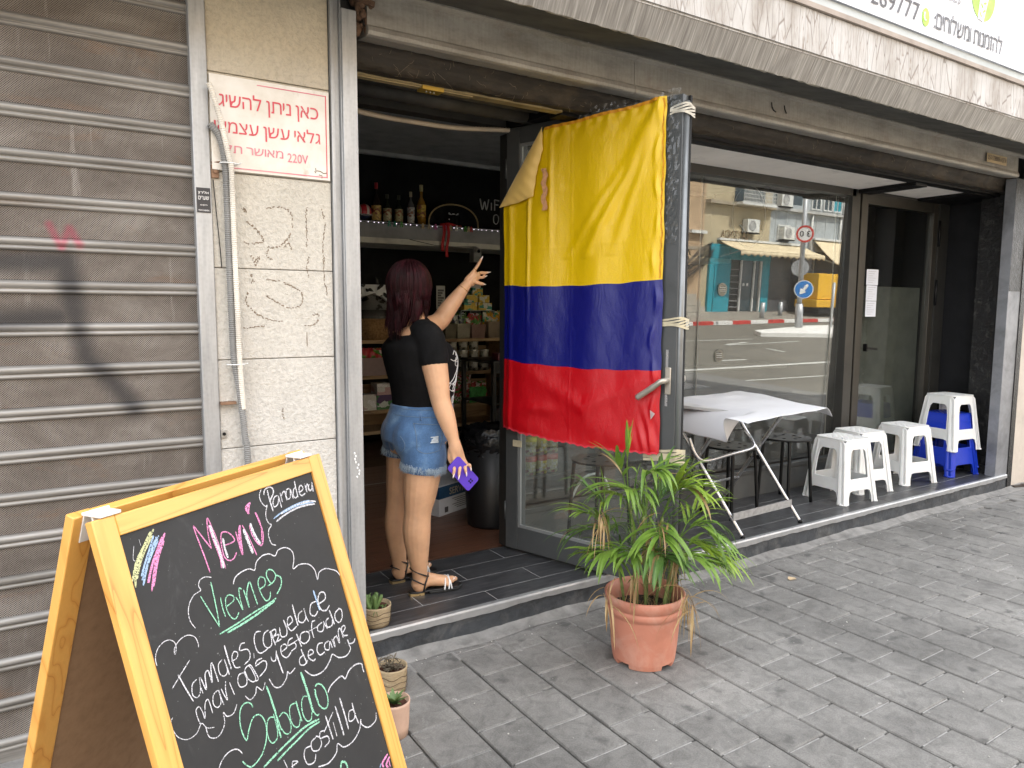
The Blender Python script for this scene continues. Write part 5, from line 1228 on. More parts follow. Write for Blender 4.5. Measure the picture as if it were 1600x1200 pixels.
# dry hanging bunches
dry = MB()
for cx, cz, n_ in ((.125, .34, 26), (-.20, .62, 12), (.0, .52, 18), (-.06, .40, 16), (.10, .46, 14), (-.17, .34, 10), (.05, .60, 8)):
    for i in range(n_):
        p = Q(cx+rl.gauss(0, .012), -.12*rl.random()-.04-(.11 if cz == .34 else 0), cz+rl.uniform(-.03, .05)); leaf(dry, p, (rl.uniform(-.5, .5), rl.uniform(-.4, .1), rl.uniform(-1, .2)), rl.uniform(.08, .22), rl.uniform(.0012, .0045), 1.5, n=6)
dry.build('dry_leaves', LEAFM[3], palm, kind='stuff')
for i, mb in enumerate(LEXTRA):
    if mb.v: mb.build('leaflets', LEAFM[i], palm, kind='stuff')

# ================================================================== small succulents in sand coloured pots
JUTE = M('sandy_woven_pot', (.40, .31, .19), .85, 0, .25, 60, .8, 130, .004, (1, 1, 4)); PINKPOT = M('pinkish_clay_pot', (.52, .35, .26), .75, 0, .12, 15, .3, 60)
SUCC = M('succulent_green', (.10, .17, .05), .5, 0, .3, 30, .2, 60); SUCD = M('grey_brown_succulent', (.12, .10, .07), .7, 0, .4, 40)
def small_pot(loc, r, h, lab, potmat, kind):
    L_ = Vector(loc); th = thing('succulent_pot', lab, 'potted plant', tuple(L_), 'small succulent pots by the step')
    MB().lathe(L_, [(0, .001), (r*.88, .001), (r*.95, h*.3), (r, h*.8), (r*1.04, h*.93), (r*1.04, h), (r*.96, h), (r*.92, h*.8), (0, h*.8)], 28).build('pot', potmat, th)
    wv_ = MB()
    if potmat is JUTE:
        for k in range(3):
            P = [L_+Vector(((r*1.005)*math.cos(a), (r*1.005)*math.sin(a), h*(.25+.22*k)+h*.05*math.sin(a*(3+k)+k))) for a in [2*PI*i/60 for i in range(60)]]
            wv_.tube(P, .0013, 4, closed=True)
        wv_.build('seam', M('dark_seam', (.10, .07, .04), .9), th)
    MB().grid(lambda u, v: L_+Vector((r*.9*v*math.cos(2*PI*u), r*.9*v*math.sin(2*PI*u), h*.82+.004*random.random())), 20, 5).build('soil', M('red_brown_soil', (.09, .035, .02), .95, 0, .5, 80, 1, 90), th)
    rs_ = random.Random(hash(kind) % 7+int(r*1000))
    st_ = MB()
    if kind == 'stems':
        for i in range(9):
            a = rs_.uniform(0, 6.28); o = L_+Vector((-.25*r+rs_.uniform(-.4, .4)*r, rs_.uniform(-.4, .4)*r, h*.8)); d = Vector((rs_.uniform(-.5, .5), rs_.uniform(-.3, .3), 1)).normalized(); L2 = rs_.uniform(.04, .072)
            P = [o+d*L2*j/9 for j in range(10)]; st_.tube(P, [.008+.0014*(j % 2) for j in range(9)]+[.004], 8)
            for j in range(22): q = o+d*L2*rs_.random(); e = Vector((rs_.uniform(-1, 1), rs_.uniform(-1, 1), rs_.uniform(-.2, .8))).normalized(); st_.tube([q, q+e*.013], [.0022, .0008], 4)
        for i in range(8): o = L_+Vector((rs_.uniform(-.3, .5)*r, rs_.uniform(-.6, .2)*r, h*.84)); st_.tube([o, o+Vector((rs_.uniform(-.02, .02), -.02, .015)), o+Vector((rs_.uniform(-.03, .03), -.035, -.01))], [.003, .002, .001], 5)
        st_.build('succulent_stem', SUCC, th)
    elif kind == 'dry':
        for i in range(14):
            o = L_+Vector((rs_.uniform(-.4, .3)*r, rs_.uniform(-.4, .4)*r, h*.8)); e = Vector((rs_.uniform(-1, 1), rs_.uniform(-.8, .3), rs_.uniform(.2, 1.2))); st_.tube([o, o+e*.025, o+e*.04+Vector((0, 0, .01))], [.003, .0025, .001], 5)
            for j in range(5): leaf(st_, o+e*.04, (rs_.uniform(-1, 1), rs_.uniform(-1, 1), rs_.uniform(0, .6)), .03, .004, .6, n=3)
        st_.build('dry_rosette', SUCD, th)
    else:
        for i in range(26):
            a = i*2.4; e = Vector((math.cos(a), math.sin(a), .5+.04*i)); leaf(st_, L_+Vector((0, 0, h*.85)), e, .03+.015*(i % 3), .009, .2, n=4)
        st_.build('rosette', SUCC, th)
    return th
small_pot((1.108, 2.785, .1305), .062, .088, 'sandy woven pot with green finger-like succulent on the step edge', JUTE, 'stems')
small_pot((1.045, 2.47, .0), .056, .10, 'sandy woven pot with a grey dried succulent on the pavement below the step', JUTE, 'dry')
small_pot((.935, 2.20, .0), .054, .125, 'pinkish clay pot with a small green rosette half hidden behind the chalkboard sign', PINKPOT, 'ros')

# ================================================================== folding table with a white sheet
TC = Vector((3.40, 2.86, 0)); ta = R(11.5); tx_ = Vector((math.cos(ta), math.sin(ta), 0)); ty_ = Vector((-math.sin(ta), math.cos(ta), 0))
tab = thing('folding_table', 'folding steel table with crossed tube legs standing on the step', 'table', (3.40, 2.86, Z0))
def tp(a, b, z): return TC+tx_*a+ty_*b+UP*z
ZT = .905
MB().obox(tp(.05, .06, ZT-.010), tx_*.30, ty_*.22, UP*.008).build('tabletop', M('white_tabletop', (.6, .6, .6), .4), tab)
def uleg(name, pts, mat=CHROME, r=.0115): 
    MB().tube(crom(pts, 10), r, 10).build(name, mat, tab)
for s_ in (-1, 1):
    a0 = .30*s_
def leg(a, ft, tpnt, r=.0115):
    P = crom([tp(*ft), tp(*[lerp(ft[i], tpnt[i], .12) for i in range(3)]), tp(*[lerp(ft[i], tpnt[i], .5) for i in range(3)]), tp(*tpnt)], 6)
    MB().tube(P, r, 10).build('leg', CHROME, tab)
leg(0, (.50, -.21, .135), (.36, .24, .88)); leg(0, (-.06, -.12, .135), (-.20, .33, .88))
leg(0, (.42, .42, .135), (.24, -.06, .88)) if False else None
leg(0, (.50, .36, .14), (.42, -.14, .88)); leg(0, (-.06, .46, .14), (-.14, -.04, .88))
MB().obox((tp(.45, -.17, .26)+tp(-.11, -.08, .26))/2, (tp(.45, -.17, .26)-tp(-.11, -.08, .26))/2, ty_*.004, UP*.022).build('foot_plate', M('scuffed_plate', (.45, .45, .45), .4, .6, .3, 30), tab)
MB().tube(crom([tp(.13, .0, .74), tp(.14, -.05, .68), tp(.10, -.07, .64), tp(-.10, -.04, .625), tp(-.30, .0, .61), tp(-.36, .03, .65), tp(-.38, .06, .74)], 8), .010, 10).build('brace', CHROME, tab)
MB().tube([tp(.46, .20, .36), tp(-.10, .28, .36)], .009, 8).build('rear_brace', CHROME, tab)
for p in ((.50, -.21, .14), (-.06, -.12, .14), (.50, .36, .145), (-.06, .46, .145)): MB().cyl(tp(p[0], p[1], .1305), tp(p[0], p[1], .152), .015, .013, 10).build('rubber_foot', BLACKM, tab)
MB().cyl(tp(.43, .05, .52), tp(.45, .05, .52), .016, n=12).build('pivot', BLACKM, tab)
# sheet: corners front, right, back, left; near-left part curls down
sheet = MB()
cF, cR_, cB, cL = Vector((2.80, 2.27, 0)), Vector((3.735, 2.43, 0)), Vector((3.925, 3.30, 0)), Vector((2.98, 3.18, 0))
def shp(u, v):
    p = cF.lerp(cR_, u).lerp(cL.lerp(cB, u), v); z = .921+.0012*math.sin(u*23+v*4)+.0012*math.sin(v*19+u*7)+.0025*math.sin(u*5+v*7)
    a = max(0, (.40-u)/.40)
    k = max(0, min(1, (v-.16)/.12)); k = k*k*(3-2*k); hang = a*k*(1 if v > .2 else 1)
    z -= .155*hang**1.5; p = p + (cR_-cF).normalized()*(.13*hang**2)
    c1 = max(0, (u-.90)/.10)*max(0, 1-v*1.4); z -= .055*c1**1.6; p = p-(cR_-cF).normalized()*.02*c1
    z += .010*gauss(u-.62, .1)*gauss(v-.75, .08)
    d_ = max(0, (v-.93)/.07)*.01; z -= d_
    return Vector((p.x, p.y, z))
sheet.grid(shp, 110, 90)
o = sheet.build('table_sheet', M('white_plastic_sheet', (.70, .705, .73), .42, 0, .03, 3, .15, 8, .01), None, solid=.0012)
tag(o, 'white plastic sheet draped over the folding table with its front edge curling down', 'table cover')

# ================================================================== stools
def black_stool(loc, h, lab, first=None):
    L_ = Vector(loc); th = thing('round_stool', lab, 'stool', tuple(L_), 'round black stools')
    outer = [(.165*math.cos(2*PI*i/36), .165*math.sin(2*PI*i/36)) for i in range(36)]
    holes = [[(.085*math.cos(a)+.013*math.cos(t), .085*math.sin(a)+.013*math.sin(t)) for t in [2*PI*j/10 for j in range(10)]] for a in [2*PI*k/7 for k in range(7)]]
    MB().prism([outer]+holes, L_+UP*(h-.012), (1, 0, 0), (0, 1, 0), (0, 0, 1), .012).build('seat', BLACKM, th, bevel=.003)
    for k in range(4):
        a = PI/4+k*PI/2; e = Vector((math.cos(a), math.sin(a), 0))
        MB().tube(crom([L_+e*.06+UP*(h-.024), L_+e*.125+UP*(h-.024), L_+e*.150+UP*(h-.05), L_+e*.178+UP*.0], 6), .0115, 10).build('leg', BLACKM, th)
    return th
black_stool((4.30, 3.15, Z0), .455, 'black round stool with perforated seat between the folding table and the white stools')
black_stool((3.72, 3.14, Z0), .455, 'black round stool tucked under the far side of the folding table')
black_stool((2.60, 3.12, Z0), .49, 'black round stool seen through the lower glass of the flag door')
def side_panel(mb, L_, rot, ht, hb, H, mat=None):
    # one moulded side: apron, two legs, cross band; an arch is cut between the feet
    outer = [(-hb, 0), (-hb+.062, 0), (-hb+.060, .045), (-hb+.075, .085), (-hb+.095, .092), (hb-.095, .092), (hb-.075, .085), (hb-.060, .045), (hb-.062, 0), (hb, 0), (ht, H-.02), (ht-.02, H), (-ht+.02, H), (-ht, H-.02)]
    hole = [(x*1.0, z) for x, z in [(-.088, .175), (.088, .175), (.080, .30), (.070, H-.085), (.050, H-.064), (-.050, H-.064), (-.070, H-.085), (-.080, .30)]]
    ln = (ht-hb)/H; c_, s_ = math.cos(rot), math.sin(rot)
    n = Vector((s_, -c_, 0)); ax = Vector((c_, s_, 0)); ay = (UP*H+n*(ht-hb)).normalized(); mb.prism([outer, hole], L_+n*hb, ax, ay, (-n), .0075)
def plastic_stool(loc, rz, lab, mat, name='plastic_stool', grp='stacking plastic stools'):
    L_ = Vector(loc); th = thing(name, lab, 'stool', tuple(L_), grp); H, ht, hb = .44, .128, .175
    for k in range(4):
        mb = MB(); side_panel(mb, L_, k*PI/2, ht, hb, H); mb.build('side', mat, th, bevel=.003, segs=1)
    for k in range(4):
        a = PI/4+k*PI/2; e = Vector((math.cos(a), math.sin(a), 0)); t = Vector((-e.y, e.x, 0)); q = math.sqrt(2)
        mb = MB(); r0, r1 = (hb-.0225)*q, (ht-.0225)*q
        for w0, w1 in ((.040, .036),):
            vs = [L_+e*(r0+.004)-t*w0, L_+e*(r0+.018)-t*w0*.55, L_+e*(r0+.018)+t*w0*.55, L_+e*(r0+.004)+t*w0, L_+e*(r1+.003)-t*w1+UP*(H-.015), L_+e*(r1+.015)-t*w1*.5+UP*(H-.012), L_+e*(r1+.015)+t*w1*.5+UP*(H-.012), L_+e*(r1+.003)+t*w1+UP*(H-.015)]
            mb.add(vs, [(0, 1, 5, 4), (1, 2, 6, 5), (2, 3, 7, 6), (3, 0, 4, 7), (0, 3, 2, 1), (4, 5, 6, 7)], False)
        mb.obox(L_+e*(r0+.014)+UP*.006, e*.016, t*.024, UP*.006); mb.build('leg', mat, th, bevel=.004, segs=2)
    outer = rrect(-ht-.001, ht+.001, -ht-.001, ht+.001, .035, 3); holes = []
    for i in range(-4, 5):
        for j in range(-4, 5):
            x, y = i*.024, j*.024
            if (i+j) % 2 == 0: holes.append([(x+.0095, y), (x, y+.0095), (x-.0095, y), (x, y-.0095)])
    MB().prism([outer]+holes, L_+UP*(H-.003), (1, 0, 0), (0, 1, 0), (0, 0, 1), .010).build('seat', mat, th, bevel=.002, segs=1)
    th.rotation_euler = (0, 0, rz); return th
s1 = plastic_stool((4.70, 2.985, Z0), R(-6), 'white plastic stool nearest the folding table, in front of the others', WPLAST)
dup(s1, (5.08, 3.09, Z0), R(-10), 'white plastic stool half hidden behind the one nearest the folding table')
dup(s1, (5.64, 3.06, Z0), R(-10), 'white plastic stool standing alone between the front pair and the blue stack')
b1 = plastic_stool((6.23, 3.03, Z0), R(-8), 'lower blue plastic stool standing on the step under the white one', BPLAST)
dup(b1, (6.235, 3.035, Z0+.055), R(-8), 'upper blue plastic stool nested in the lower blue one')
dup(s1, (6.245, 3.03, Z0+.205), R(-8), 'white plastic stool stacked on top of the blue stools')
c = MB(); c.ball((6.245, 2.9, Z0+.55), .004); c.ball((6.11, 2.893, Z0+.60), .006, .002, .006)
# dry leaf and scraps on the pavement
c = MB().add([(3.322, 2.372, 0.0036), (3.361, 2.36, 0.0072), (3.377, 2.382, 0.0042), (3.351, 2.404, 0.0084), (3.332, 2.394, 0.0036), (3.353, 2.382, 0.0018)], [(0, 1, 5), (1, 2, 5), (2, 3, 5), (3, 4, 5), (4, 0, 5)])
tag(c.build('dry_leaf', M('dry_leaf', (.42, .32, .20), .8), solid=.001), 'small dry beige leaf lying on the pavement right of the potted palm', 'leaf')
sc_ = MB(); rgd = random.Random(77)
for i in range(340):
    x, y = (rgd.uniform(1.1, 6.5), 2.70-abs(rgd.gauss(0, .05))-.004) if i < 230 else (rgd.uniform(.3, 6), rgd.uniform(.4, 2.6)); s_ = rgd.uniform(.001, .0042)
    sc_.ball((x, y, .003), s_, s_*rgd.uniform(.5, 1.4), s_*.6, 5, 3)
sc_.build('grit', M('pale_grit', (.5, .49, .46), .9), pavement, kind='stuff')
# ================================================================== inside the shop
# dropped ledge with bottles
led = thing('bottle_ledge', 'grey dropped ledge across the shop wall carrying bottles and the pirate hat', 'ledge', (3, 6.2, 2.0))
MB().box(.0, 7.0, 5.98, 6.5, 2.028, 2.075).build('ledge_trim', M('pale_ledge_trim', (.55, .53, .47), .7), led)
MB().box(.0, 7.0, 6.0, 6.5, 2.075, 2.218).build('ledge_face', M('grey_ledge_face', (.24, .24, .24), .7), led)
MB().box(.0, 7.0, 6.30, 6.92, 2.22, 2.875).build('black_upper_wall', M('blackboard_wall', (.005, .005, .0055), .7, spec=.2), led)
MB().box(.0, 7.0, 6.26, 6.31, 2.835, 2.87).build('ceiling_trim', M('pale_ceiling_trim', (.42, .42, .42), .7), led)
CHW = paint('chalk_white_marker', (.6, .6, .6))
wf = thing('wall_writing', 'white handwritten wifi note on the black wall above the ledge', 'wall lettering', (4.0, 6.29, 2.4))
def hand(strokes, o, s, r=.006):
    mb = MB()
    for st_ in strokes: mb.tube(crom([Vector((o[0]+x*s, o[1], o[2]+z*s)) for x, z in st_], 4), r, 5, flat=1)
    return mb
hand([[(0, 1), (.25, 0), (.5, .75), (.7, 0), (.95, 1)], [(1.25, .7), (1.25, 0)], [(1.6, 1), (1.6, 0)], [(1.6, 1), (2.1, .95)], [(1.6, .55), (2.0, .55)], [(2.4, .75), (2.4, 0)], [(3.3, 1.15), (3.05, .6), (3.15, 0), (3.35, -.1)]], (3.655, 6.292, 2.442), .105).build('wifi_lettering', CHW, wf)
hand([[(.3, 1), (0, .8), (0, .2), (.3, 0), (.55, .3), (.55, .8), (.3, 1)], [(1.4, 1), (.9, 1), (.85, .6), (1.2, .6), (1.4, .3), (1.2, 0), (.8, .05)], [(1.7, 1), (1.9, 1)]], (3.815, 6.292, 2.31), .095, .004).build('digit_lettering', CHW, wf)
def bottle(x, y, z, h, r, glassc, capc, labc, labz, lab, squat=.5, neck=.3):
    L_ = Vector((x, y, z)); th = thing('bottle', lab, 'bottle', (x, y, z), 'bottles on the ledge')
    MB().lathe(L_, [(0, 0), (r, 0), (r, h*squat), (r*.8, h*(squat+.08)), (r*neck, h*(squat+.2)), (r*neck, h*.88)], 18).build('glass_body', M('bottle_%s' % str(glassc), glassc, .12, 0, .1, coat=.5), th)
    MB().lathe(L_, [(r*neck*1.1, h*.84), (r*neck*1.25, h*.86), (r*neck*1.25, h), (0, h)], 14).build('cap', M('cap_%s' % str(capc), capc, .4), th)
    MB().lathe(L_, [(r*1.02, h*labz[0]), (r*1.02, h*labz[1])], 18).build('label_band', m_print('label_%s' % str(labc), labc, tuple(x*.6 for x in labc), (.25, .08, .04), 45), th)
yb2 = 6.10
bottle(2.489, yb2, 2.22, .34, .042, (.02, .006, .003), (.30, .01, .02), (.62, .42, .12), (.04, .42), 'tall bottle with dark red cap and yellow label beside the striped ball')
bottle(2.592, yb2, 2.22, .25, .038, (.015, .02, .006), (.04, .04, .02), (.50, .46, .28), (.06, .50), 'left of the two dark green bottles with cream label')
bottle(2.703, yb2, 2.22, .25, .038, (.015, .02, .006), (.04, .04, .02), (.46, .41, .22), (.06, .50), 'right of the two dark green bottles with cream label')
bottle(2.820, yb2, 2.22, .29, .034, (.10, .10, .10), (.55, .45, .28), (.55, .55, .52), (.04, .52), 'clear bottle with pale cork stopper and silver label', .55)
bottle(2.925, yb2, 2.22, .36, .042, (.28, .14, .015), (.50, .42, .2), (.62, .42, .06), (.20, .50), 'tallest amber bottle with gold label beside the pirate hat', .5)
bl = thing('souvenir_ball', 'red and white striped souvenir ball at the left end of the ledge', 'ball', (2.373, yb2, 2.30))
st = NT('striped_ball'); sx = st.n('SeparateXYZ'); st.l(st.co(), sx.inputs[0]); wv_ = st.math('SINE', st.math('MULTIPLY', sx.outputs[0], 90)); cc = st.mix(st.ramp(wv_, [(.48, 0), (.52, 1)]), (.45, .02, .03), (.62, .55, .48))
cc = st.mix(st.ramp(st.math('MULTIPLY', sx.outputs[2], -10), [(.25, 0), (.27, 1)]), cc, (.015, .02, .05)); st.set(Base_Color=cc, Roughness=.3)
MB().ball((2.373, yb2, 2.30), .068, n=22, m=14).build('ball_body', st.m, bl); text('WELCOME', bl, CHW, (2.318, yb2-.0665, 2.262), (1, 0, 0), (0, .2, .98), w=.11, h=.018)
hat = thing('pirate_hat', 'black pirate hat with skull and crossbones and gold rope edge on the ledge', 'hat', (3.21, yb2, 2.22))
outl = [(-.26, 0)]+[(.26*math.cos(R(180-a_)), .02+.20*math.sin(R(a_))**.8) for a_ in range(8, 176, 8)]+[(.26, 0), (.0, .02)]
mb = MB(); mb.prism([outl], (3.23, yb2-.05, 2.205), (1, 0, 0), (0, 0, 1), (0, 1, 0), .012); mb.prism([[(x*.75, z*.8) for x, z in outl]], (3.23, yb2+.06, 2.215), (1, 0, 0), (0, 0, 1), (0, 1, 0), .012)
mb.lathe((3.23, yb2+.01, 2.22), [(.10, 0), (.09, .10), (.05, .13), (0, .135)], 16); mb.build('felt', CLOTHB, hat)
MB().tube([(3.23+x, yb2-.056, 2.205+z) for x, z in outl[:-1]], .007, 6).build('rope_edge', M('gold_rope', (.36, .26, .12), .7, 0, .4, 90), hat)
sk_ = MB(); sk_.ball((3.225, yb2-.058, 2.325), .021, .006, .019, 12, 8); sk_.box(3.213, 3.237, yb2-.064, yb2-.054, 2.298, 2.312)
for s_ in (-1, 1): sk_.tube([(3.225-s_*.045, yb2-.06, 2.34), (3.225+s_*.045, yb2-.06, 2.285)], .006, 6); [sk_.ball((3.225-s_*.045*q, yb2-.06, 2.3125+q*.0275), .009, n=7, m=5) for q in (-1, 1)]
sk_.build('skull_emblem', WHITE, hat)
ey = MB(); [ey.ball((3.225+s_*.008, yb2-.064, 2.325), .0045, .003, .005, 7, 5) for s_ in (-1, 1)]; ey.build('skull_eye', BLACKM, hat)
mb = MB()
for x_, l_ in ((3.07, .25), (3.115, .30)): mb.grid(lambda u, v: Vector((x_+.028*v-.014+.006*math.sin(u*6), yb2-.15-.01*math.sin(u*5), 2.235-l_*u)), 12, 2)
mb.tube([(3.06, yb2-.12, 2.225), (3.15, yb2-.10, 2.24), (3.30, yb2-.062, 2.225)], .011, 6); mb.build('red_ribbon', M('red_ribbon', (.42, .008, .012), .6), hat, solid=.002)
# string of tiny lights with clothes pegs
ls = thing('string_lights', 'string of tiny white lights along the ledge edge', 'string lights', (3.2, 5.97, 2.2))
P = [(lerp(2.15, 4.6, i/100), 5.985, 2.205-.006*abs(math.sin(i*.9))) for i in range(101)]; MB().tube(P, .0022, 4).build('wire', BLACKM, ls)
em = NT('tiny_bulb'); em.set(Base_Color=(.9, .9, .9), Emission_Color=(.95, .85, 1), Emission_Strength=.8)
for i in range(34): MB().ball((2.2+.052*i+.012*math.sin(i*5), 5.978, 2.203), .0034, n=8, m=5).build('bulb', em.m, ls)
pegc = {'green': (.02, .22, .14), 'leaf green': (.06, .28, .03), 'wooden': (.45, .33, .18), 'pink': (.45, .08, .25), 'red': (.40, .02, .02), 'white': (.6, .58, .55)}
for i, (px_, cn_) in enumerate(((2.554, 'green'), (2.606, 'green'), (2.67, 'leaf green'), (2.877, 'wooden'), (2.938, 'wooden'), (3.005, 'pink'), (3.102, 'pink'), (3.157, 'wooden'), (3.218, 'white'), (3.312, 'leaf green'), (3.345, 'wooden'), (3.374, 'red'))):
    th = thing('clothes_peg', {0: 'leftmost green clothes peg on the string lights', 1: 'second green clothes peg on the string lights', 2: 'bright leaf green peg right of the two darker green pegs', 3: 'leftmost wooden clothes peg, left of the pirate hat', 4: 'second wooden clothes peg, at the left tip of the pirate hat', 5: 'pink clothes peg left of the red ribbon', 6: 'pink clothes peg right of the red ribbon', 7: 'wooden clothes peg under the middle of the pirate hat', 8: 'whitish clothes peg under the right half of the pirate hat', 9: 'leaf green peg at the right tip of the pirate hat', 10: 'wooden clothes peg between a green and a red one', 11: 'red clothes peg, rightmost of all'}[i], 'clothes peg', (px_, 5.97, 2.2), 'clothes pegs on the light string')
    m_ = M('peg_'+cn_, pegc[cn_], .6)
    for s_ in (-1, 1): MB().bar((px_+s_*.010, 5.970, 2.175), (px_+s_*.002, 5.970, 2.225), .008, .008).build('peg_half', m_, th); 
    MB().bar((px_, 5.970, 2.10), (px_, 5.970, 2.18), .012, .008).build('peg_tail', m_, th)
cmr = thing('wall_camera', 'small grey security camera on a bracket under the ledge', 'camera', (3.40, 5.97, 2.03))
MB().box(3.36, 3.44, 5.90, 5.98, 1.90, 2.02).build('bracket', M('grey_plastic', (.2, .2, .19), .5), cmr); MB().cyl((3.39, 5.93, 2.02), (3.39, 5.86, 1.995), .024, n=16).build('camera_body', M('grey_plastic', None), cmr); MB().cyl((3.39, 5.86, 1.995), (3.39, 5.85, 1.992), .018, .015, 14).build('lens', M('dark_lens', (.01, .01, .015), .1), cmr)
MB().tube([(2.75, 5.98, 2.075), (3.0, 5.975, 2.035), (3.2, 5.97, 2.03), (3.39, 5.95, 2.04)], .003, 5).build('cable', BLACKM, cmr)

# wooden shelves
WDS = m_wood('raw_shelf_wood', (.36, .24, .13), (.27, .17, .09), (.16, .09, .05), (.7, 6, 6), .6, 0, 5)
shf = thing('wooden_shelves', 'pale wooden shelving along the back of the shop full of groceries', 'shelves', (3.2, 6.6, Z0))
for z_ in (.30, .50, .83, 1.165): MB().box(2.30, 4.05, 6.42, 6.82, z_-.032, z_).build('shelf_board', WDS, shf, bevel=.002)
for z_ in (.38, .66, 1.02): MB().box(2.30, 4.05, 6.80, 6.83, z_-.09, z_+.05).build('back_board', WDS, shf)
for x_ in (2.30, 3.28, 4.03): MB().box(x_, x_+.035, 6.44, 6.82, Z0, 1.165).build('upright', WDS, shf)
def item(name, lab, cat, mb, mat, grp='groceries on the wooden shelves', extra=None, **k):
    o = mb.build(name, mat, None, **k); tag(o, lab, cat, grp); return o
def sack(mb, x0, x1, z0, z1, y=6.5, d=.08, sd=1):
    r_ = random.Random(sd); T_ = [[r_.uniform(-.012, .012) for _ in range(9)] for _ in range(9)]
    for sgn in (-1, 1):
        mb.grid(lambda u, v: Vector((lerp(x0, x1, u), y+sgn*d*math.sin(PI*u)**.6*math.sin(PI*v)**.5*.5+T_[round(u*8)][round(v*8)]*math.sin(PI*u), lerp(z0, z1, v)+T_[round(v*8)][round(u*8)]*.8)), 8, 8)
    return mb
rbx = random.Random(5)
def bin_(x0, x1, z0, z1, y0=6.42, y1=6.62, t=.008):
    mb = MB(); o = .012
    for a, b in (((x0, y0), (x1, y0)), ((x1, y0), (x1, y1)), ((x1, y1), (x0, y1)), ((x0, y1), (x0, y0))):
        cx, cy = (x0+x1)/2, (y0+y1)/2
        def sh(p, k): return Vector((cx+(p[0]-cx)*k, cy+(p[1]-cy)*k, 0))
        mb.add([sh(a, .88)+UP*z0, sh(b, .88)+UP*z0, sh(b, 1)+UP*z1, sh(a, 1)+UP*z1], [(0, 1, 2, 3), (3, 2, 1, 0)])
    mb.add([(x0, y0, z0+.003), (x1, y0, z0+.003), (x1, y1, z0+.003), (x0, y1, z0+.003)], [(0, 1, 2, 3)]); return mb
def C_(k, c, **kw):
    if kw.get('var', .35) >= .69: return m_print('print_'+k, c, tuple(min(.7, .55+x*.3) for x in c), (c[2]*.8+.02, c[0]*.5, c[1]*.5), kw.get('scale', 30)*1.0)
    return C0(k, c, **kw)
def C0(k, c, **kw): return M('goods_'+k, c, kw.pop('rough', .5), 0, kw.pop('var', .35), kw.pop('scale', 30), **kw)
zs = 1.165
item('wicker_basket', 'brown wicker basket under a mesh dome on the top shelf', 'basket', MB().lathe((2.64, 6.6, zs), [(.0, .0), (.15, 0), (.175, .20), (.165, .20), (.14, .02)], 24), M('wicker', (.30, .17, .07), .8, 0, .5, 60, .9, 90, .006))
item('mesh_dome', 'grey mesh food dome resting on the wicker basket', 'food cover', MB().lathe((2.64, 6.6, zs+.20), [(.21, 0), (.21, .03), (.17, .14), (.10, .21), (0, .24)], 24), m_glass('mesh_film', (.55, .55, .55), 1.3, .5, .05))
item('spotted_box', 'black and white spotted box at the left end of the top shelf', 'box', MB().box(2.33, 2.42, 6.45, 6.6, zs, zs+.19), M('spotted_print', (.5, .5, .5), .6, 0, .95, 26))
for x0, x1, c_, lb, h in ((3.33, 3.46, (.28, .25, .18), 'woven beige bin at the left of the top shelf right section', .15), (3.47, 3.62, (.52, .48, .38), 'cream plastic bin with green bags on the top shelf', .15), (3.63, 3.80, (.40, .25, .22), 'pinkish bin of red and white snack bags', .14), (3.83, 4.03, (.48, .38, .28), 'peach bin holding yellow bags', .17), ):
    item('storage_bin', lb, 'bin', bin_(x0, x1, zs, zs+h), C_(lb[:8], c_, var=.15))
    b2 = MB()
    for q in range(4): sack(b2, lerp(x0, x1, q/4)-.01, lerp(x0, x1, (q+1)/4)+.02, zs+h*.4, zs+h+.09+.02*(q % 2), 6.52+.03*(q % 2), .05, q+int(x0*50))
    cols = {3.33: (.04, .06, .03), 3.47: (.10, .20, .04), 3.63: (.45, .05, .05), 3.83: (.72, .36, .02)}
    item('snack_bags', 'heap of snack bags standing up in the '+lb.split(' on ')[0].split(' at ')[0].split(' of ')[0].split(' holding ')[0].split(' with ')[0], 'snack bags', b2, C_('bag%d' % int(x0*100), cols[x0], var=.7, scale=26, rough=.3))
item('clear_bin', 'clear plastic bin holding blue and green packets near the right end', 'bin', bin_(4.02, 4.22, zs+.0, zs+.19, 6.2, 6.42), C_('clear', (.40, .44, .44), rough=.2, var=.1))
b2 = MB(); [sack(b2, 4.02+.05*q, 4.09+.05*q, zs+.12, zs+.25, 6.3, .05, q) for q in range(4)]; item('blue_packets', 'blue and green packets sticking out of the clear bin', 'packets', b2, C_('bluepk', (.05, .35, .48), var=.8, scale=24))
gs_ = MB(); gs_.box(3.55, 3.95, 6.5, 6.75, zs+.275, zs+.285); gs_.box(3.55, 3.56, 6.5, 6.75, zs, zs+.285); gs_.box(3.94, 3.95, 6.5, 6.75, zs, zs+.285); item('glass_riser', 'small glass riser above the bins carrying yellow packs', 'riser', gs_, C_('riser', (.25, .3, .3), rough=.1))
for i, (x_, z_, w_) in enumerate(((3.60, .285, .15), (3.77, .285, .16), (3.63, .365, .13), (3.78, .365, .12), (3.70, .44, .12))):
    mb = MB().box(x_, x_+w_, 6.52, 6.66, zs+z_, zs+z_+.075)
    item('yellow_pack', ('lower left', 'lower right', 'middle left', 'middle right', 'topmost')[i]+' yellow pack of the pile on the glass riser', 'pack', mb, C_('ypack%d' % (i % 2), (.68, .47, .04), var=.75, scale=22))
CAN = m_print('can_label', (.36, .34, .27), (.55, .54, .50), (.10, .10, .08), 24)
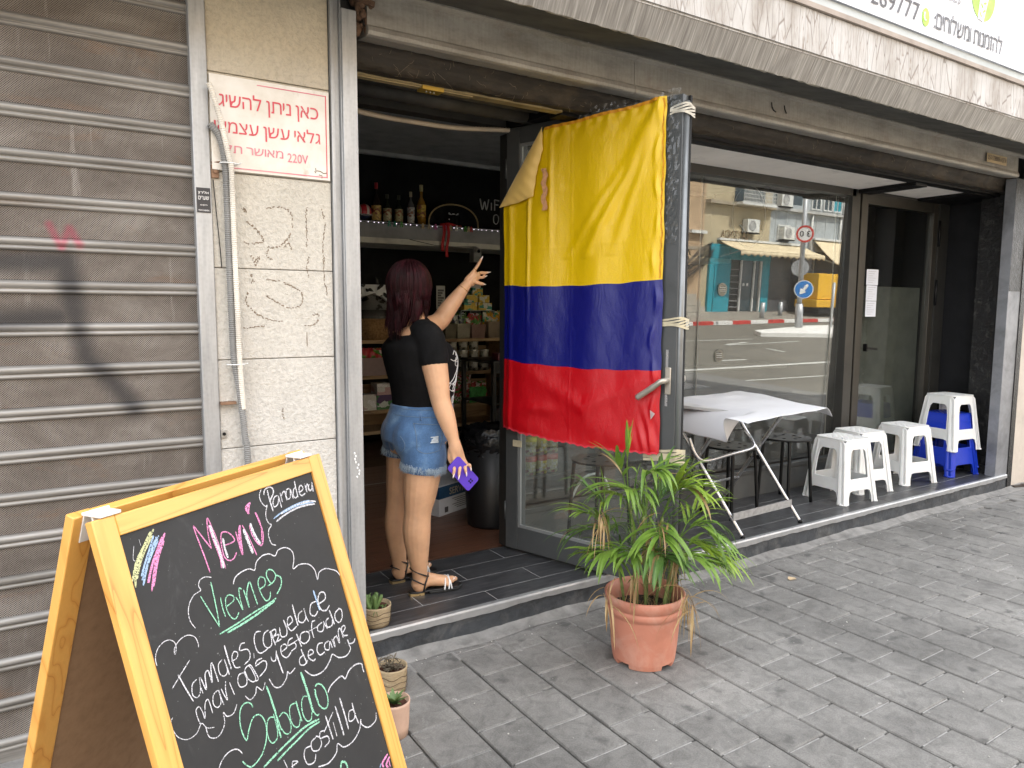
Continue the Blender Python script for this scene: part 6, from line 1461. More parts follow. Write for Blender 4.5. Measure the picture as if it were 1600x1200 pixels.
for r_ in range(3):
    for q in range(4):
        if r_ == 2 and q == 3: continue
        x_ = 3.46+.125*q; z_ = .83+.108*r_
        th = thing('food_can', '%s can in the %s row of cans on the middle shelf' % (('first', 'second', 'third', 'fourth')[q], ('bottom', 'middle', 'top')[r_]), 'can', (x_, 6.52, z_), 'cans stacked on the middle shelf')
        MB().lathe((x_, 6.52, z_), [(0, 0), (.05, 0), (.05, .10), (.047, .104), (.0, .1)], 18).build('can_body', CAN, th); MB().lathe((x_, 6.52, z_), [(.0515, .093), (.0525, .098), (.0515, .103)], 18).build('rim', CHROME, th)
item('price_sheets', 'small pile of white sheets on the middle shelf beside the cans', 'papers', MB().box(3.30, 3.40, 6.44, 6.5, .83, 1.02), C_('sheets', (.6, .6, .58)))
item('white_jug', 'white plastic container in the middle of the left shelf', 'container', MB().lathe((2.93, 6.58, .83), [(0, 0), (.08, 0), (.085, .14), (.03, .2), (0, .2)], 16), WPLAST)
item('pink_bin', 'pinkish white plastic bin on the left middle shelf', 'bin', bin_(2.36, 2.72, .83, 1.0), C_('pinkbin', (.50, .38, .38), var=.1))
b2 = MB(); [sack(b2, 2.38+.08*q, 2.49+.08*q, .93, 1.09, 6.5, .06, q+9) for q in range(4)]; item('red_snack_bags', 'red and white snack bags lying in the pinkish bin', 'snack bags', b2, C_('redbags', (.42, .03, .04), var=.85, scale=22, rough=.3))
item('yellow_bottle', 'small yellow bottle at the left end of the middle shelf', 'bottle', MB().lathe((2.36, 6.46, .83), [(0, 0), (.03, 0), (.03, .12), (.012, .15), (.012, .18), (0, .18)], 14), C_('yb', (.6, .42, .03)))
for x0, x1, h, c_, lb in ((2.36, 2.46, .20, (.5, .52, .5), 'tall white carton'), (2.47, 2.60, .15, (.58, .57, .52), 'short white carton'), (2.61, 2.76, .14, (.04, .19, .05), 'green carton'), (2.61, 2.75, .25, (.60, .59, .57), 'white carton on the green one'), (2.80, 2.98, .17, (.50, .50, .48), 'white bucket')):
    z0_ = .50 if 'on the' not in lb else .64
    mb = MB().box(x0, x1, 6.44, 6.6, z0_, .50+h) if 'bucket' not in lb else MB().lathe((2.89, 6.54, .50), [(0, 0), (.075, 0), (.09, h), (.08, h), (.07, .02)], 18)
    item('carton' if 'carton' in lb else 'bucket', lb+' on the left lower shelf', lb.split()[-1] if 'bucket' in lb else 'carton', mb, C_(lb.replace(' ', '_'), c_, var=.7, scale=14))
b2 = MB(); [sack(b2, 3.42+.06*(q % 7), 3.50+.06*(q % 7), .50+.09*(q//7), .62+.09*(q//7), 6.5+.02*(q % 2), .05, q+3) for q in range(18)]; item('red_packets', 'pile of small red and white packets on the lower shelf', 'packets', b2, C_('redp', (.40, .04, .04), var=.9, scale=34))
b2 = MB(); [sack(b2, 3.62+.05*q, 3.72+.05*q, .50, .66, 6.45, .06, q+30) for q in range(3)]; item('green_packets', 'bright green packets on the lower shelf', 'packets', b2, C_('greenp', (.04, .26, .05), var=.5, scale=30))
for i in range(5):
    x_ = 2.72+.0*i; item('spotted_jar', ('bottom', 'second', 'third', 'fourth', 'top')[i]+' black and white spotted jar of the stack under the shelves', 'jar', MB().lathe((2.80, 6.45, Z0+.072*i), [(0, 0), (.05, 0), (.058, .03), (.05, .07), (0, .07)], 16), M('spotted_print', None), 'spotted jars stacked on the floor')
# posters and a pale panel painted as a leafy reflection
def poster(x, z0, z1, w_, lb, cols, y=6.78):
    th = thing('poster', lb, 'poster', (x, y, z0)); MB().box(x, x+w_, y, y+.006, z0, z1).build('poster_sheet', C_('poster%d' % int(x*10), cols[0], var=.06, scale=5), th)
    n = 7; mb = MB()
    for i in range(n):
        a = lerp(z1-.03, z0+.03, i/n); mb.box(x+w_*.15, x+w_*(.85-.15*(i % 3)), y-.003, y-.001, a-.028, a-.008)
    mb.build('poster_print', C_('posterprint%d' % int(x*10), cols[1]), th)
poster(3.80, 1.20, 1.72, .13, 'tall white poster with red and black print behind the bins', ((.52, .52, .52), (.42, .05, .05)), 6.75)
poster(3.40, 1.46, 1.70, .10, 'small pale poster with black print left of the tall one', ((.45, .45, .42), (.1, .1, .1)), 6.75)
pn = thing('painted_reflection_panel', 'pale panel painted as a leafy reflection, with black leaves, behind the woman', 'window', (2.45, 6.85, 1.5))
MB().box(2.25, 2.95, 6.86, 6.88, 1.45, 1.70).build('pane', M('pale_panel_white', (.75, .78, .80), .5), pn)
lf = MB(); rl3 = random.Random(6)
for i in range(90): leaf(lf, (rl3.uniform(2.45, 3.35), 6.84, rl3.uniform(1.40, 1.72)), (rl3.uniform(-1, 1), 0, rl3.uniform(-1, 1)), rl3.uniform(.04, .08), .017, .2, side=Vector((0, 1, 0)), n=4)
lf.build('silhouette_leaves', BLACKM, pn, kind='stuff')
item('brown_figurine', 'dark brown figurine bottle right of the tall poster', 'figurine', MB().lathe((4.42, 6.6, 1.17), [(0, 0), (.05, 0), (.06, .1), (.03, .17), (.035, .22), (.015, .26), (.018, .32), (0, .33)], 16), M('brown_glaze', (.12, .05, .02), .4), 'figurines')
# black display table
bt = thing('display_table', 'black metal display table with packets, in front of the shelves', 'table', (3.7, 5.6, Z0))
MB().box(3.24, 4.35, 5.35, 5.95, .985, 1.01).build('tabletop', BLACKM, bt, bevel=.003)
MB().box(3.25, 4.35, 5.36, 5.38, .90, .985).build('apron', BLACKM, bt); MB().box(3.25, 4.35, 5.4, 5.9, .62, .635).build('lower_shelf', BLACKM, bt)
for x_ in (3.25, 4.3):
    for y_ in (5.37, 5.91): MB().box(x_, x_+.035, y_, y_+.035, Z0, .985).build('leg', BLACKM, bt)
zt_ = 1.01
for i, (a_, x0, x1, z1, cc, lb) in enumerate((((0), 3.42, 3.66, .12, (.09, .012, .03), 'maroon box tilted on the display table'), (0, 3.32, 3.44, .06, (.11, .015, .03), 'flat maroon box on the display table'), (0, 3.46, 3.53, .13, (.45, .45, .48), 'white packet with print between the maroon boxes'))):
    item('carton', lb, 'box', MB().obox(((x0+x1)/2, 5.5-.05*i, zt_+z1/2+.004*i), Vector(((x1-x0)/2, 0, .03*(i == 0))), (0, .05, 0), (0, 0, z1/2)), C_('mar%d' % i, cc, var=.3), 'goods on the display table')
item('white_cup_row', 'row of white plastic cups at the back of the display table', 'cups', (lambda mb: [mb.lathe((3.62+.09*q, 5.78, zt_), [(.03, 0), (.038, .12), (.033, .12)], 12) for q in range(5)] and mb)(MB()), WPLAST, 'goods on the display table')
for q in range(5): 
    cq = ((.60, .50, .05), (.50, .06, .04), (.62, .44, .05), (.15, .38, .08), (.5, .5, .45))[q]
    th = thing('spice_jar', ('leftmost', 'second', 'third', 'fourth', 'rightmost')[q]+' small spice jar with red lid on the display table', 'jar', (3.60+.07*q, 5.42, zt_), 'spice jars on the display table')
    MB().lathe((3.60+.07*q, 5.42, zt_), [(0, 0), (.026, 0), (.026, .055)], 14).build('jar_body', C_('sj%d' % q, cq), th); MB().lathe((3.60+.07*q, 5.42, zt_), [(.028, .055), (.028, .078), (0, .078)], 14).build('lid', C_('redlid', (.42, .02, .02), var=.1), th)
item('white_appliance', 'grey and white small appliance standing under the display table', 'appliance', MB().box(3.42, 3.56, 5.5, 5.7, .15, .56), C_('appl', (.28, .29, .30), var=.5, scale=8), 'goods under the display table')
item('white_cone', 'white cone shaped object under the display table', 'cone', MB().lathe((3.83, 5.5, .64), [(.06, 0), (.012, .26), (0, .26)], 14), C_('cone', (.4, .4, .4), var=.2), 'goods under the display table')
# waste bin with bag, carton
bn_ = thing('waste_bin', 'tall black waste bin lined with a shiny black bag inside the doorway', 'waste bin', (2.28, 3.78, Z0))
MB().lathe((2.28, 3.78, Z0), [(0, .0), (.15, 0), (.155, .02), (.185, .55), (.178, .55)], 30).build('bin_body', M('black_bin_plastic', (.010, .010, .011), .45, 0, .2), bn_)
rb_ = random.Random(14); bg_ = MB(); TT = [[rb_.uniform(-.013, .013) for _ in range(49)] for _ in range(13)]
for row in TT: row[48] = row[0]
bg_.grid(lambda u, v: Vector((2.28+(lerp(.196, .170, abs(v-.5)*2)+TT[round(v*12)][round(u*48)])*math.cos(2*PI*u), 3.78+(lerp(.196, .170, abs(v-.5)*2)+TT[round(v*12)][round(u*48)])*math.sin(2*PI*u), Z0+lerp(.44, .615, v)+TT[round(v*12)][round(u*48)]*.8)), 48, 12, True)
bg_.build('bin_bag', M('shiny_black_bag', (.008, .008, .009), .16, 0, .2, 20, .6, 30, .01), bn_)
cb = thing('printed_carton', 'white carton with a dark blue band on the wooden floor beside the bin', 'carton', (2.2, 4.15, Z0))
ca = R(22); cx_ = Vector((math.cos(ca), math.sin(ca), 0)); cy_ = Vector((-math.sin(ca), math.cos(ca), 0)); CO = Vector((2.055, 4.06, Z0))
MB().obox(CO+cx_*.21+cy_*.12+UP*.10, cx_*.21, cy_*.12, UP*.10).build('carton_body', C_('cartonw', (.56, .57, .60), var=.06), cb, bevel=.002)
MB().obox(CO+cx_*.21+cy_*.12+UP*.1525, cx_*.2102, cy_*.1203, UP*.040).build('blue_band', C_('cartonblue', (.015, .06, .13), var=.1), cb)
text('SERVICIO', cb, C_('tan_ink', (.5, .42, .3)), CO+cx_*.10-cy_*.002+UP*.128, cx_, UP, w=.24, h=.045, bold=.01)
for k in range(5): text(('SERVICIO DE MESA', 'ARTICULOS VARIOS', 'USO GENERAL', 'CONSERVAR EN', 'LUGAR SECO')[k], cb, DK, CO+cx_*.16-cy_*.002+UP*(.092-.015*k), cx_, UP, h=.008) if False else None
pl_ = MB()
for k in range(6): pl_.obox(CO+cx_*(.24+.01*(k % 3))-cy_*.002+UP*(.095-.013*k), cx_*(.11-.012*(k % 3)), cy_*.0004, UP*.0018)
pl_.build('fine_print', DK, cb); MB().obox(CO+cx_*.07-cy_*.002+UP*.035, cx_*.017, cy_*.0004, UP*.018).build('box_mark', DK, cb)
item('white_floor_mark', 'thin white tape angle stuck on the wooden floor behind the legs', 'tape', MB().box(1.92, 2.16, 5.10, 5.115, .1312, .1322).box(1.92, 1.935, 5.10, 5.2, .1312, .1322), C_('wtape', (.5, .5, .5)), 'floor marks')
# jars behind the glass, seen through the open door
ir = thing('window_shelf', 'dim shelf behind the shop window holding rows of red and yellow jars', 'shelves', (2.9, 3.75, Z0))
for z_ in (.40, .70, 1.02): MB().box(2.45, 5.1, 3.75, 4.0, z_-.02, z_).build('shelf_board', M('dark_shelf', (.035, .03, .025), .6), ir)
nmz = {.40: 'lower', .70: 'upper'}
for z_ in (.40, .70):
    for q in range(4):
        for lv in range(2 if z_ == .40 else 1):
            x_ = 2.50+.085*q; zz_ = z_+lv*.13
            th = thing('tin_jar', '%s %s-lidded tin jar %s the %s shelf behind the door glass' % (('leftmost', 'second', 'third', 'rightmost')[q], 'yellow' if lv else 'red', 'in the upper layer on' if lv else 'standing directly on', nmz[z_]), 'jar', (x_, 3.80, zz_), 'tin jars behind the door glass')
            MB().lathe((x_, 3.80, zz_), [(0, 0), (.038, 0), (.038, .085)], 16).build('jar_body', m_print('tinj%d' % (q % 2), ((.62, .50, .06), (.50, .46, .20))[q % 2], (.60, .58, .50), (.30, .05, .03), 34), th)
            MB().lathe((x_, 3.80, zz_), [(.040, .085), (.040, .115), (0, .115)], 16).build('lid', C_('tinlid%d' % lv, ((.42, .04, .02), (.60, .52, .03))[lv], var=.1), th)
hb_ = MB(); hb_.tube(crom([(2.62, 3.42, .30), (2.68, 3.40, .42), (2.75, 3.38, .46), (2.84, 3.38, .44), (2.90, 3.38, .33)], 8), .008, 8)
item('white_hose', 'thin pale curved hose seen through the lower door glass', 'hose', hb_, C_('hose', (.45, .5, .48)), 'hoses')
# ================================================================== the sunlit street behind the viewer (seen mirrored in the glass)
YB = -19.5
fp = MB(); fp.add([(-60, -15.6, -.02), (22, -15.2, -.02), (31, -16.4, .02), (60, -18.4, .1), (60, YB, .3), (-60, YB, .28)], [(0, 5, 4, 3, 2, 1)]); fp.f[-1] = fp.f[-1]
struct(fp, 'far_pavement', M('pale_paving', (.24, .215, .18), .85, 0, .2, 3, .2, 30))
kb = MB(); kb.add([(-60, -15.6, -.12), (22, -15.2, -.12), (31, -16.4, -.12), (60, -18.4, -.12)], [])
kerb = thing('far_kerb', 'kerb of red and white painted stones along the far pavement', 'kerb', (30, -15.7, -.12))
KR = M('red_kerb_paint', (.50, .04, .03), .6, 0, .2, 4); KW = M('white_kerb_paint', (.72, .71, .68), .6, 0, .12, 4)
pts_ = [Vector((-2, -15.35, 0)), Vector((22, -15.2, 0)), Vector((31, -16.4, .02)), Vector((60, -18.4, .1))]
s_ = 0; k = 0
for a, b in zip(pts_, pts_[1:]):
    n = max(1, round((b-a).length/1.5))
    for i in range(n):
        p, q = a.lerp(b, i/n), a.lerp(b, (i+.985)/n); MB().bar(p-UP*.05, q-UP*.05, .2, .16).build('kerb_stone', KR if k % 2 else KW, kerb); k += 1
isl = MB(); isl.prism([[(21.3, -10.0), (24.2, -8.9), (40, -8.2), (40, -13), (28, -12.9), (22.2, -11.0)]], (0, 0, -.12), (1, 0, 0), (0, 1, 0), UP, .14); struct(isl, 'traffic_island', KW)
mk = MB()
for a, b, w_ in (((10.8, -3.65), (40, -3.7), .18), ((10.3, -.45), (14, -.45), .10), ((13.2, -4.75), (14.1, -4.72), .12), ((17.3, -6.6), (17.0, -5.8), .10), ((18.6, -8.4), (17.1, -7.9), .14), ((17.0, -7.75), (21, -8.2), .08), ((11, -9), (20, -9.3), .08), ((10.7, -2.1), (16, -1.9), .06), ((-20, -9), (10, -9), .12)):
    mk.bar((a[0], a[1], -.115), (b[0], b[1], -.115), w_, .006)
mk.build('road_marking', M('worn_road_paint', (.50, .50, .47), .8, 0, .2, 6), None, kind='structure')
def sign_face(name, lab, c, r, base, cat='traffic sign'):
    th = thing(name, lab, cat, tuple(c)); return th
pole = thing('sign_pole', 'grey street pole on the traffic island carrying the two round signs', 'pole', (26.05, -11.9, .02))
MB().cyl((26.05, -11.9, 0), (25.95, -11.9, 1.0), .16, .15, 14).build('pole_sleeve', GALV, pole); MB().cyl((25.95, -11.9, 1.0), (25.75, -11.9, 6.2), .10, .09, 12).build('pole_shaft', GALV, pole)
def disc(mb, c, r, d, n=32, r0=0):
    c = Vector(c); d = Vector(d).normalized(); u = Vector((-d.y, d.x, 0)).normalized(); v = UP
    lo = [[(r*math.cos(2*PI*i/n), r*math.sin(2*PI*i/n)) for i in range(n)]]
    if r0: lo.append([(r0*math.cos(2*PI*i/n), r0*math.sin(2*PI*i/n)) for i in range(n)])
    return mb.prism(lo, c, u, v, d, .01)
fd_ = Vector((-.72, .69, 0)); fu = Vector((-fd_.y, fd_.x, 0))
s30 = thing('speed_sign', 'round white speed sign with red ring reading 30, mirrored in the window', 'traffic sign', (25.7, -11.75, 3.78)); c30 = Vector((25.72, -11.75, 3.78))
disc(MB(), c30, .34, fd_).build('sign_disc', KW, s30); disc(MB(), c30+fd_*.012, .34, fd_, r0=.265).build('red_ring', KR, s30)
text('3 0', s30, paint('sign_black', (.02, .02, .02)), c30+fd_*.024-UP*.11, fu, UP, w=.40, h=.23, align='C', bold=.01)
sbl = thing('direction_sign', 'round blue sign with a white down-pointing arrow, mirrored in the window', 'traffic sign', (25.85, -11.75, 1.6)); cb_ = Vector((25.88, -11.70, 1.58))
disc(MB(), cb_, .37, fd_, r0=.0).build('sign_disc', KW, sbl); disc(MB(), cb_+fd_*.012, .335, fd_).build('blue_field', M('sign_blue', (.01, .16, .48), .4, 0, .05), sbl)
arr = MB(); aa = R(-125); e1 = fu*math.cos(aa)*-1+UP*math.sin(aa); e2 = e1.cross(fd_).normalized()
arr.prism([[(-.24, -.055), (.03, -.055), (.03, -.14), (.26, 0), (.03, .14), (.03, .055), (-.24, .055)]], cb_+fd_*.024, e1, e2, fd_, .002); arr.build('white_arrow', KW, sbl)
for (x, y), lb in (((28.2, -11.9), 'slim grey post on the traffic island beside the blue sign'),):
    tag(MB().cyl((x, y, 0), (x, y, 1.9), .06, n=10).build('slim_post', GALV), lb, 'post')
for (x, y), lb in (((30.4, -17.2), 'left grey bollard on the far pavement'), ((33.4, -18.4), 'right grey bollard in front of the dark shutters')):
    tag(MB().cyl((x, y, -.02), (x, y, .85), .12, .12, 14).build('bollard', GALV), lb, 'bollard', 'bollards on the far pavement')
rd_sign = thing('round_sign_back', 'back of a round grey sign on the pole between the two signs', 'traffic sign', (26.1, -12.1, 2.45)); disc(MB(), (26.15, -12.15, 2.45), .34, (-fd_.x, -fd_.y, 0)).build('sign_disc', GALV, rd_sign)
# buildings across
def bmat(k, c, v=.15): return M('facade_'+k, c, .85, 0, v, .8, .1, 8, dirt=(c[0]*.5, c[1]*.45, c[2]*.4), dirt_amt=.45, dscale=1.1)
def bblock(lab, x0, x1, z1, mat, y=YB, depth=9):
    th = thing('street_building', lab, 'building', ((x0+x1)/2, y, .2), 'buildings across the street'); MB().box(x0, x1, y-depth, y, -.2, z1).build('wall', mat, th); return th
bO = bblock('orange tan building at the left edge of the reflection', 12, 28.3, 12, bmat('orange', (.44, .31, .19)))
bB = bblock('beige building with a barred balcony above the turquoise shop', 28.3, 33.4, 11, bmat('beige', (.44, .37, .24)))
bG = bblock('pale grey building with shuttered windows right of the turquoise shop', 33.4, 62, 10.5, bmat('grey', (.36, .39, .40)))
bblock('ochre building further left along the street', -20, 11.5, 11, bmat('ochre', (.40, .33, .24)))
bblock('grey side street building beyond the corner', 19, 34, 9, bmat('grey2', (.34, .33, .31)), y=30, depth=26)
WIN_ = M('dark_window_glass', (.04, .06, .07), .15, 0, .2); WFR = M('white_window_frame', (.6, .6, .57), .5); TURQ = M('turquoise_paint', (.015, .26, .33), .55, 0, .15, 3)
def wnd(th, x, z, w_, h, y=YB, shut=None):
    f = MB(); t = .07
    for a in ((x, x+w_, z, z+t), (x, x+w_, z+h-t, z+h), (x, x+t, z+t, z+h-t), (x+w_-t, x+w_, z+t, z+h-t), (x+w_/2-.03, x+w_/2+.03, z+t, z+h-t)): f.box(a[0], a[1], y+.005, y+.08, a[2], a[3])
    o = f.build('window', WFR, th); MB().box(x+.03, x+w_-.03, y+.002, y+.03, z+.03, z+h-.03).build('pane', shut or WIN_, o)
for x in (13, 16.5, 20, 24): wnd(bO, x, 4.6, 1.2, 1.4); wnd(bO, x, 7.6, 1.2, 1.4)
for x in (-17, -13, -9, -5, -1, 3, 7): pass
MB().box(27.2, 28.3, YB-.02, YB+.25, 4.2, 4.35).build('ledge', WFR, bO); MB().box(12, 28.3, YB+.001, YB+.02, 3.4, 3.55).build('string_course', M('dusty_ledge', (.32, .27, .2), .8), bO)
stp = thing('stone_steps', 'weathered steps and rubble wall left of the turquoise shop', 'steps', (27.5, -18.9, .2))
for k in range(4): MB().box(24.5, 27.6, YB+.01, YB+1.4-.32*k, .0+.3*k, .3+.3*k-.02).build('step_slab', M('pale_step', (.36, .33, .28), .85, 0, .25, 3), stp)
# ledge floors
MB().box(28.3, 33.4, YB, YB+.35, 5.75, 5.92).build('floor_ledge', bmat('ledge', (.36, .31, .23)), bB); MB().box(33.4, 62, YB, YB+.25, 5.80, 5.95).build('floor_ledge', bmat('ledge2', (.42, .42, .40)), bG)
bal = thing('barred_balcony', 'white barred window cage on the upper floor of the beige building', 'balcony', (31.5, YB+.4, 6.4))
for k in range(22): MB().box(30.3+.115*k, 30.32+.115*k, YB+.72, YB+.74, 5.95, 7.4).build('cage_bar', WFR, bal)
for k in range(8): MB().box(30.25, 32.85, YB+.70, YB+.75, 5.95+.19*k, 5.975+.19*k).build('cage_rail', WFR, bal)
MB().box(30.2, 32.9, YB, YB+.75, 5.8, 5.93).build('balcony_slab', WFR, bal)
MB().box(30.4, 32.8, YB+.005, YB+.03, 6.0, 7.3).build('balcony_window', WIN_, bal)
MB().box(33.5, 36.0, YB-.0, YB+.012, 6.2, 6.75).build('window_band', WIN_, bG)
for i, x in enumerate((36.8, 37.9, 38.8, 39.8, 42, 44.5)): wnd(bG, x, 6.05, .85, 1.25, shut=TURQ if i == 2 else None)
def ac(x, z, lb, w_=.95, y=YB):
    th = thing('air_conditioner', lb, 'air conditioner', (x, y+.3, z), 'air conditioners on the facades')
    MB().box(x, x+w_, y+.05, y+.42, z, z+.68).build('casing', WFR, th, bevel=.02); f_ = MB(); f_.tube([(x+w_*.38+.24*math.cos(2*PI*i/24), y+.43, z+.34+.24*math.sin(2*PI*i/24)) for i in range(24)], .018, 5, closed=True)
    for k in range(5): f_.tube([(x+w_*.38+.05*(k+.5)*math.cos(2*PI*i/18), y+.43, z+.34+.05*(k+.5)*math.sin(2*PI*i/18)) for i in range(18)], .006, 4, closed=True)
    f_.build('fan_grille', M('grille_grey', (.2, .2, .2), .5), th); MB().box(x-.05, x+w_+.05, y, y+.4, z-.06, z-.01).build('support', BLACKM, th)
ac(31.1, 4.45, 'air conditioner on the beige wall above the striped awning'); ac(33.7, 6.0, 'air conditioner high on the facade beside the window band'); ac(34.1, 4.25, 'air conditioner beside the small window of the grey building'); ac(40.0, 5.0, 'small air conditioner at the right of the grey facade', .7)
wnd(bG, 34.0, 4.2, 1.1, .85, y=YB+.001)
for x in (36.9, 39.6, 42): MB().tube([(x, YB+.12, 3.4), (x, YB+.12, 5.8)], .06, 8).build('downpipe', WFR, bG)
mb = MB(); 
for k in range(30): mb.box(33.8+.9*k, 33.83+.9*k, YB+.002, YB+.03, 3.6, 5.75)
mb.build('wall_rib', bmat('rib', (.46, .48, .48)), bG)
# turquoise shop
tq = thing('turquoise_shop', 'turquoise painted shopfront with glass door below the striped awning', 'shopfront', (31.4, YB+.05, .25))
for x0, x1 in ((28.75, 29.1), (29.15, 30.35), (32.9, 33.5)): MB().box(x0, x1, YB, YB+.14, .26, 3.6).build('panel', TURQ, tq)
MB().box(28.75, 33.5, YB, YB+.16, 3.0, 3.75).build('fascia', TURQ, tq)
MB().box(30.35, 31.15, YB, YB+.05, .26, 3.0).build('dark_doorway', BLACKM, tq)
for k in range(7): MB().box(30.4, 31.1, YB+.05, YB+.16, .5+.33*k, .54+.33*k).build('display_shelf', M('grey_shelf', (.25, .25, .25), .6), tq)
MB().box(31.2, 32.7, YB+.02, YB+.06, .3, 3.0).build('glass_door', WIN_, tq)
for x0, x1 in ((31.15, 31.26), (32.2, 32.3), (32.75, 32.85)): MB().box(x0, x1, YB+.0, YB+.14, .3, 3.0).build('door_frame', WFR, tq)
MB().box(31.45, 31.6, YB+.065, YB+.07, 1.65, 1.8).build('door_notice', WFR, tq); MB().box(31.75, 31.9, YB+.065, YB+.07, 1.65, 1.8).build('door_notice', WFR, tq)
def awning(name, lb, x0, x1, z1, z0, out, mat, scallop=True):
    th = thing(name, lb, 'awning', ((x0+x1)/2, YB, z1), 'awnings over the far shops')
    MB().grid(lambda u, v: Vector((lerp(x0, x1, u), YB+.02+out*v, lerp(z1, z0, v)-.10*math.sin(PI*v)*.6)), 20, 8).build('canvas', mat, th, solid=.03)
    if scallop: MB().grid(lambda u, v: Vector((lerp(x0, x1, u), YB+.02+out, z0-.02-v*(.20+.05*math.sin(u*90)))), 100, 2).build('valance', mat, th, solid=.02)
    MB().box(x0-.1, x1+.1, YB, YB+.2, z1-.02, z1+.10).build('awning_box', WFR, th); MB().bar((x0+.05, YB+.05, z1-.9), (x0+.05, YB+out, z0), .04, .04).build('arm', GALV, th); MB().bar((x1-.05, YB+.05, z1-.9), (x1-.05, YB+out, z0), .04, .04).build('arm', GALV, th)
CANV = M('cream_canvas', (.60, .50, .33), .85, 0, .12, 2)
awning('shop_awning', 'long cream awning above the turquoise shop', 29.4, 36.3, 3.98, 3.42, 1.5, CANV)
awning('shop_awning', 'cream awning further right over the dark shutters', 37.3, 42.0, 4.4, 3.0, 1.6, CANV, False); awning('shop_awning', 'last cream awning at the right edge', 42.4, 48.0, 4.4, 3.0, 1.6, CANV, False)
sh2 = thing('street_shutters', 'row of dark roller shutters right of the turquoise shop', 'shutters', (36, YB+.1, .25))
for x0, x1 in ((33.6, 35.4), (35.5, 37.4), (37.6, 41.5), (42, 47)):
    o = MB().box(x0, x1, YB, YB+.06, .26, 3.7).build('shutter_panel', M('dark_grey_shutter', (.085, .085, .09), .6, 0, .2), sh2)
    m_ = MB(); [m_.box(x0, x1, YB+.06, YB+.075, .3+.16*k, .33+.16*k) for k in range(21)]; m_.build('shutter_rib', M('dark_grey_rib', (.11, .11, .115), .6), o)
# yellow container
yc = thing('yellow_container', 'bright yellow skip container standing at the far kerb', 'container', (38, -18.0, .3))
YEL = M('container_yellow', (.68, .38, .01), .5, 0, .12, 2)
MB().box(35.4, 42.5, -18.9, -17.6, 1.05, 2.45).build('container_box', YEL, yc, bevel=.03)
MB().box(35.1, 42.4, -18.8, -17.4, .62, 1.02).build('container_base', YEL, yc, bevel=.03)
for k in range(9): MB().bar((36.4+.7*k, -17.5, .7), (36.7+.7*k, -17.5, 1.05), .07, .1, (0, 1, 0)).build('brace_rib', YEL, yc)
for x in (37.2, 39.4, 41.6): MB().box(x, x+.05, -17.6, -17.56, 1.05, 2.4).build('corner_rib', YEL, yc)
MB().box(38.3, 39.1, -17.595, -17.57, 1.9, 2.3).build('placard', M('brown_placard', (.2, .12, .04), .6), yc)
MB().box(35.6, 42.2, -18.7, -17.6, .28, .6).build('dark_undercarriage', BLACKM, yc)
# cables by the corner
cbm = MB(); rk = random.Random(3)
for i in range(12):
    x, z = 28.5+rk.uniform(-.2, .5), 3.5+rk.uniform(-.4, .4); cbm.tube(crom([(x, YB+.2, z), (x-1.2, YB+.5, z-rk.uniform(.2, .9)), (x-2.6, YB+.4, z-rk.uniform(.9, 2.0))], 6), .025, 5)
for i in range(4): cbm.tube([(26.6+.5*math.cos(a), YB+.3, 3.1-.7*i*.5+.35*math.sin(a)) for a in [PI*j/8 for j in range(9)]], .03, 5)
cbo = cbm.build('cable_tangle', BLACKM, None); tag(cbo, 'tangle of black cables hanging on the corner left of the turquoise shop', 'cables')
# ================================================================== the woman in the doorway
WO = Vector((1.42, 3.03, Z0))
wom = thing('person', 'woman with dark red hair, black t-shirt and denim shorts pointing into the shop', 'person', tuple(WO))
def capchain(mb, pts, rad, n=18, k=5, flat=1.0):
    # closed tapering limb with rounded ends; rad: list of radii (same length as pts)
    P = crom([Vector(p) for p in pts], k); Rr = crom([Vector((r, 0, 0)) for r in rad], k); Rr = [q.x for q in Rr]
    d0 = (P[0]-P[1]).normalized(); d1 = (P[-1]-P[-2]).normalized()
    A = []; B = []
    for t in (80, 60, 40, 20): A.append((P[0]+d0*Rr[0]*math.sin(R(t)), Rr[0]*math.cos(R(t))))
    for t in (20, 40, 60, 80): B.append((P[-1]+d1*Rr[-1]*math.sin(R(t)), Rr[-1]*math.cos(R(t))))
    Q_ = A+list(zip(P, Rr))+B
    return mb.tube([q[0] for q in Q_], [q[1] for q in Q_], n, True, True, flat=flat)
def rings(mb, rows, n=32, rot=0):
    # rows: (z, cx, cy, rx, ry) stacked ellipses, closed top and bottom
    Rw = [Vector(r[:3]) for r in rows]; P = crom([Vector(r[:3]) for r in rows], 5); S = crom([Vector((r[3], r[4], 0)) for r in rows], 5)
    vs = []
    for p, s in zip(P, S):
        for k in range(n):
            a = 2*PI*k/n; x, y = s.x*math.cos(a), s.y*math.sin(a); c_, s_ = math.cos(rot), math.sin(rot)
            vs.append((p.y+x*c_-y*s_, p.z+x*s_+y*c_, p.x))
    m = len(P); fs = [(i*n+k, i*n+(k+1) % n, (i+1)*n+(k+1) % n, (i+1)*n+k) for i in range(m-1) for k in range(n)]
    fs += [tuple(range(n))[::-1], tuple((m-1)*n+k for k in range(n))]
    return mb.add(vs, fs, True)
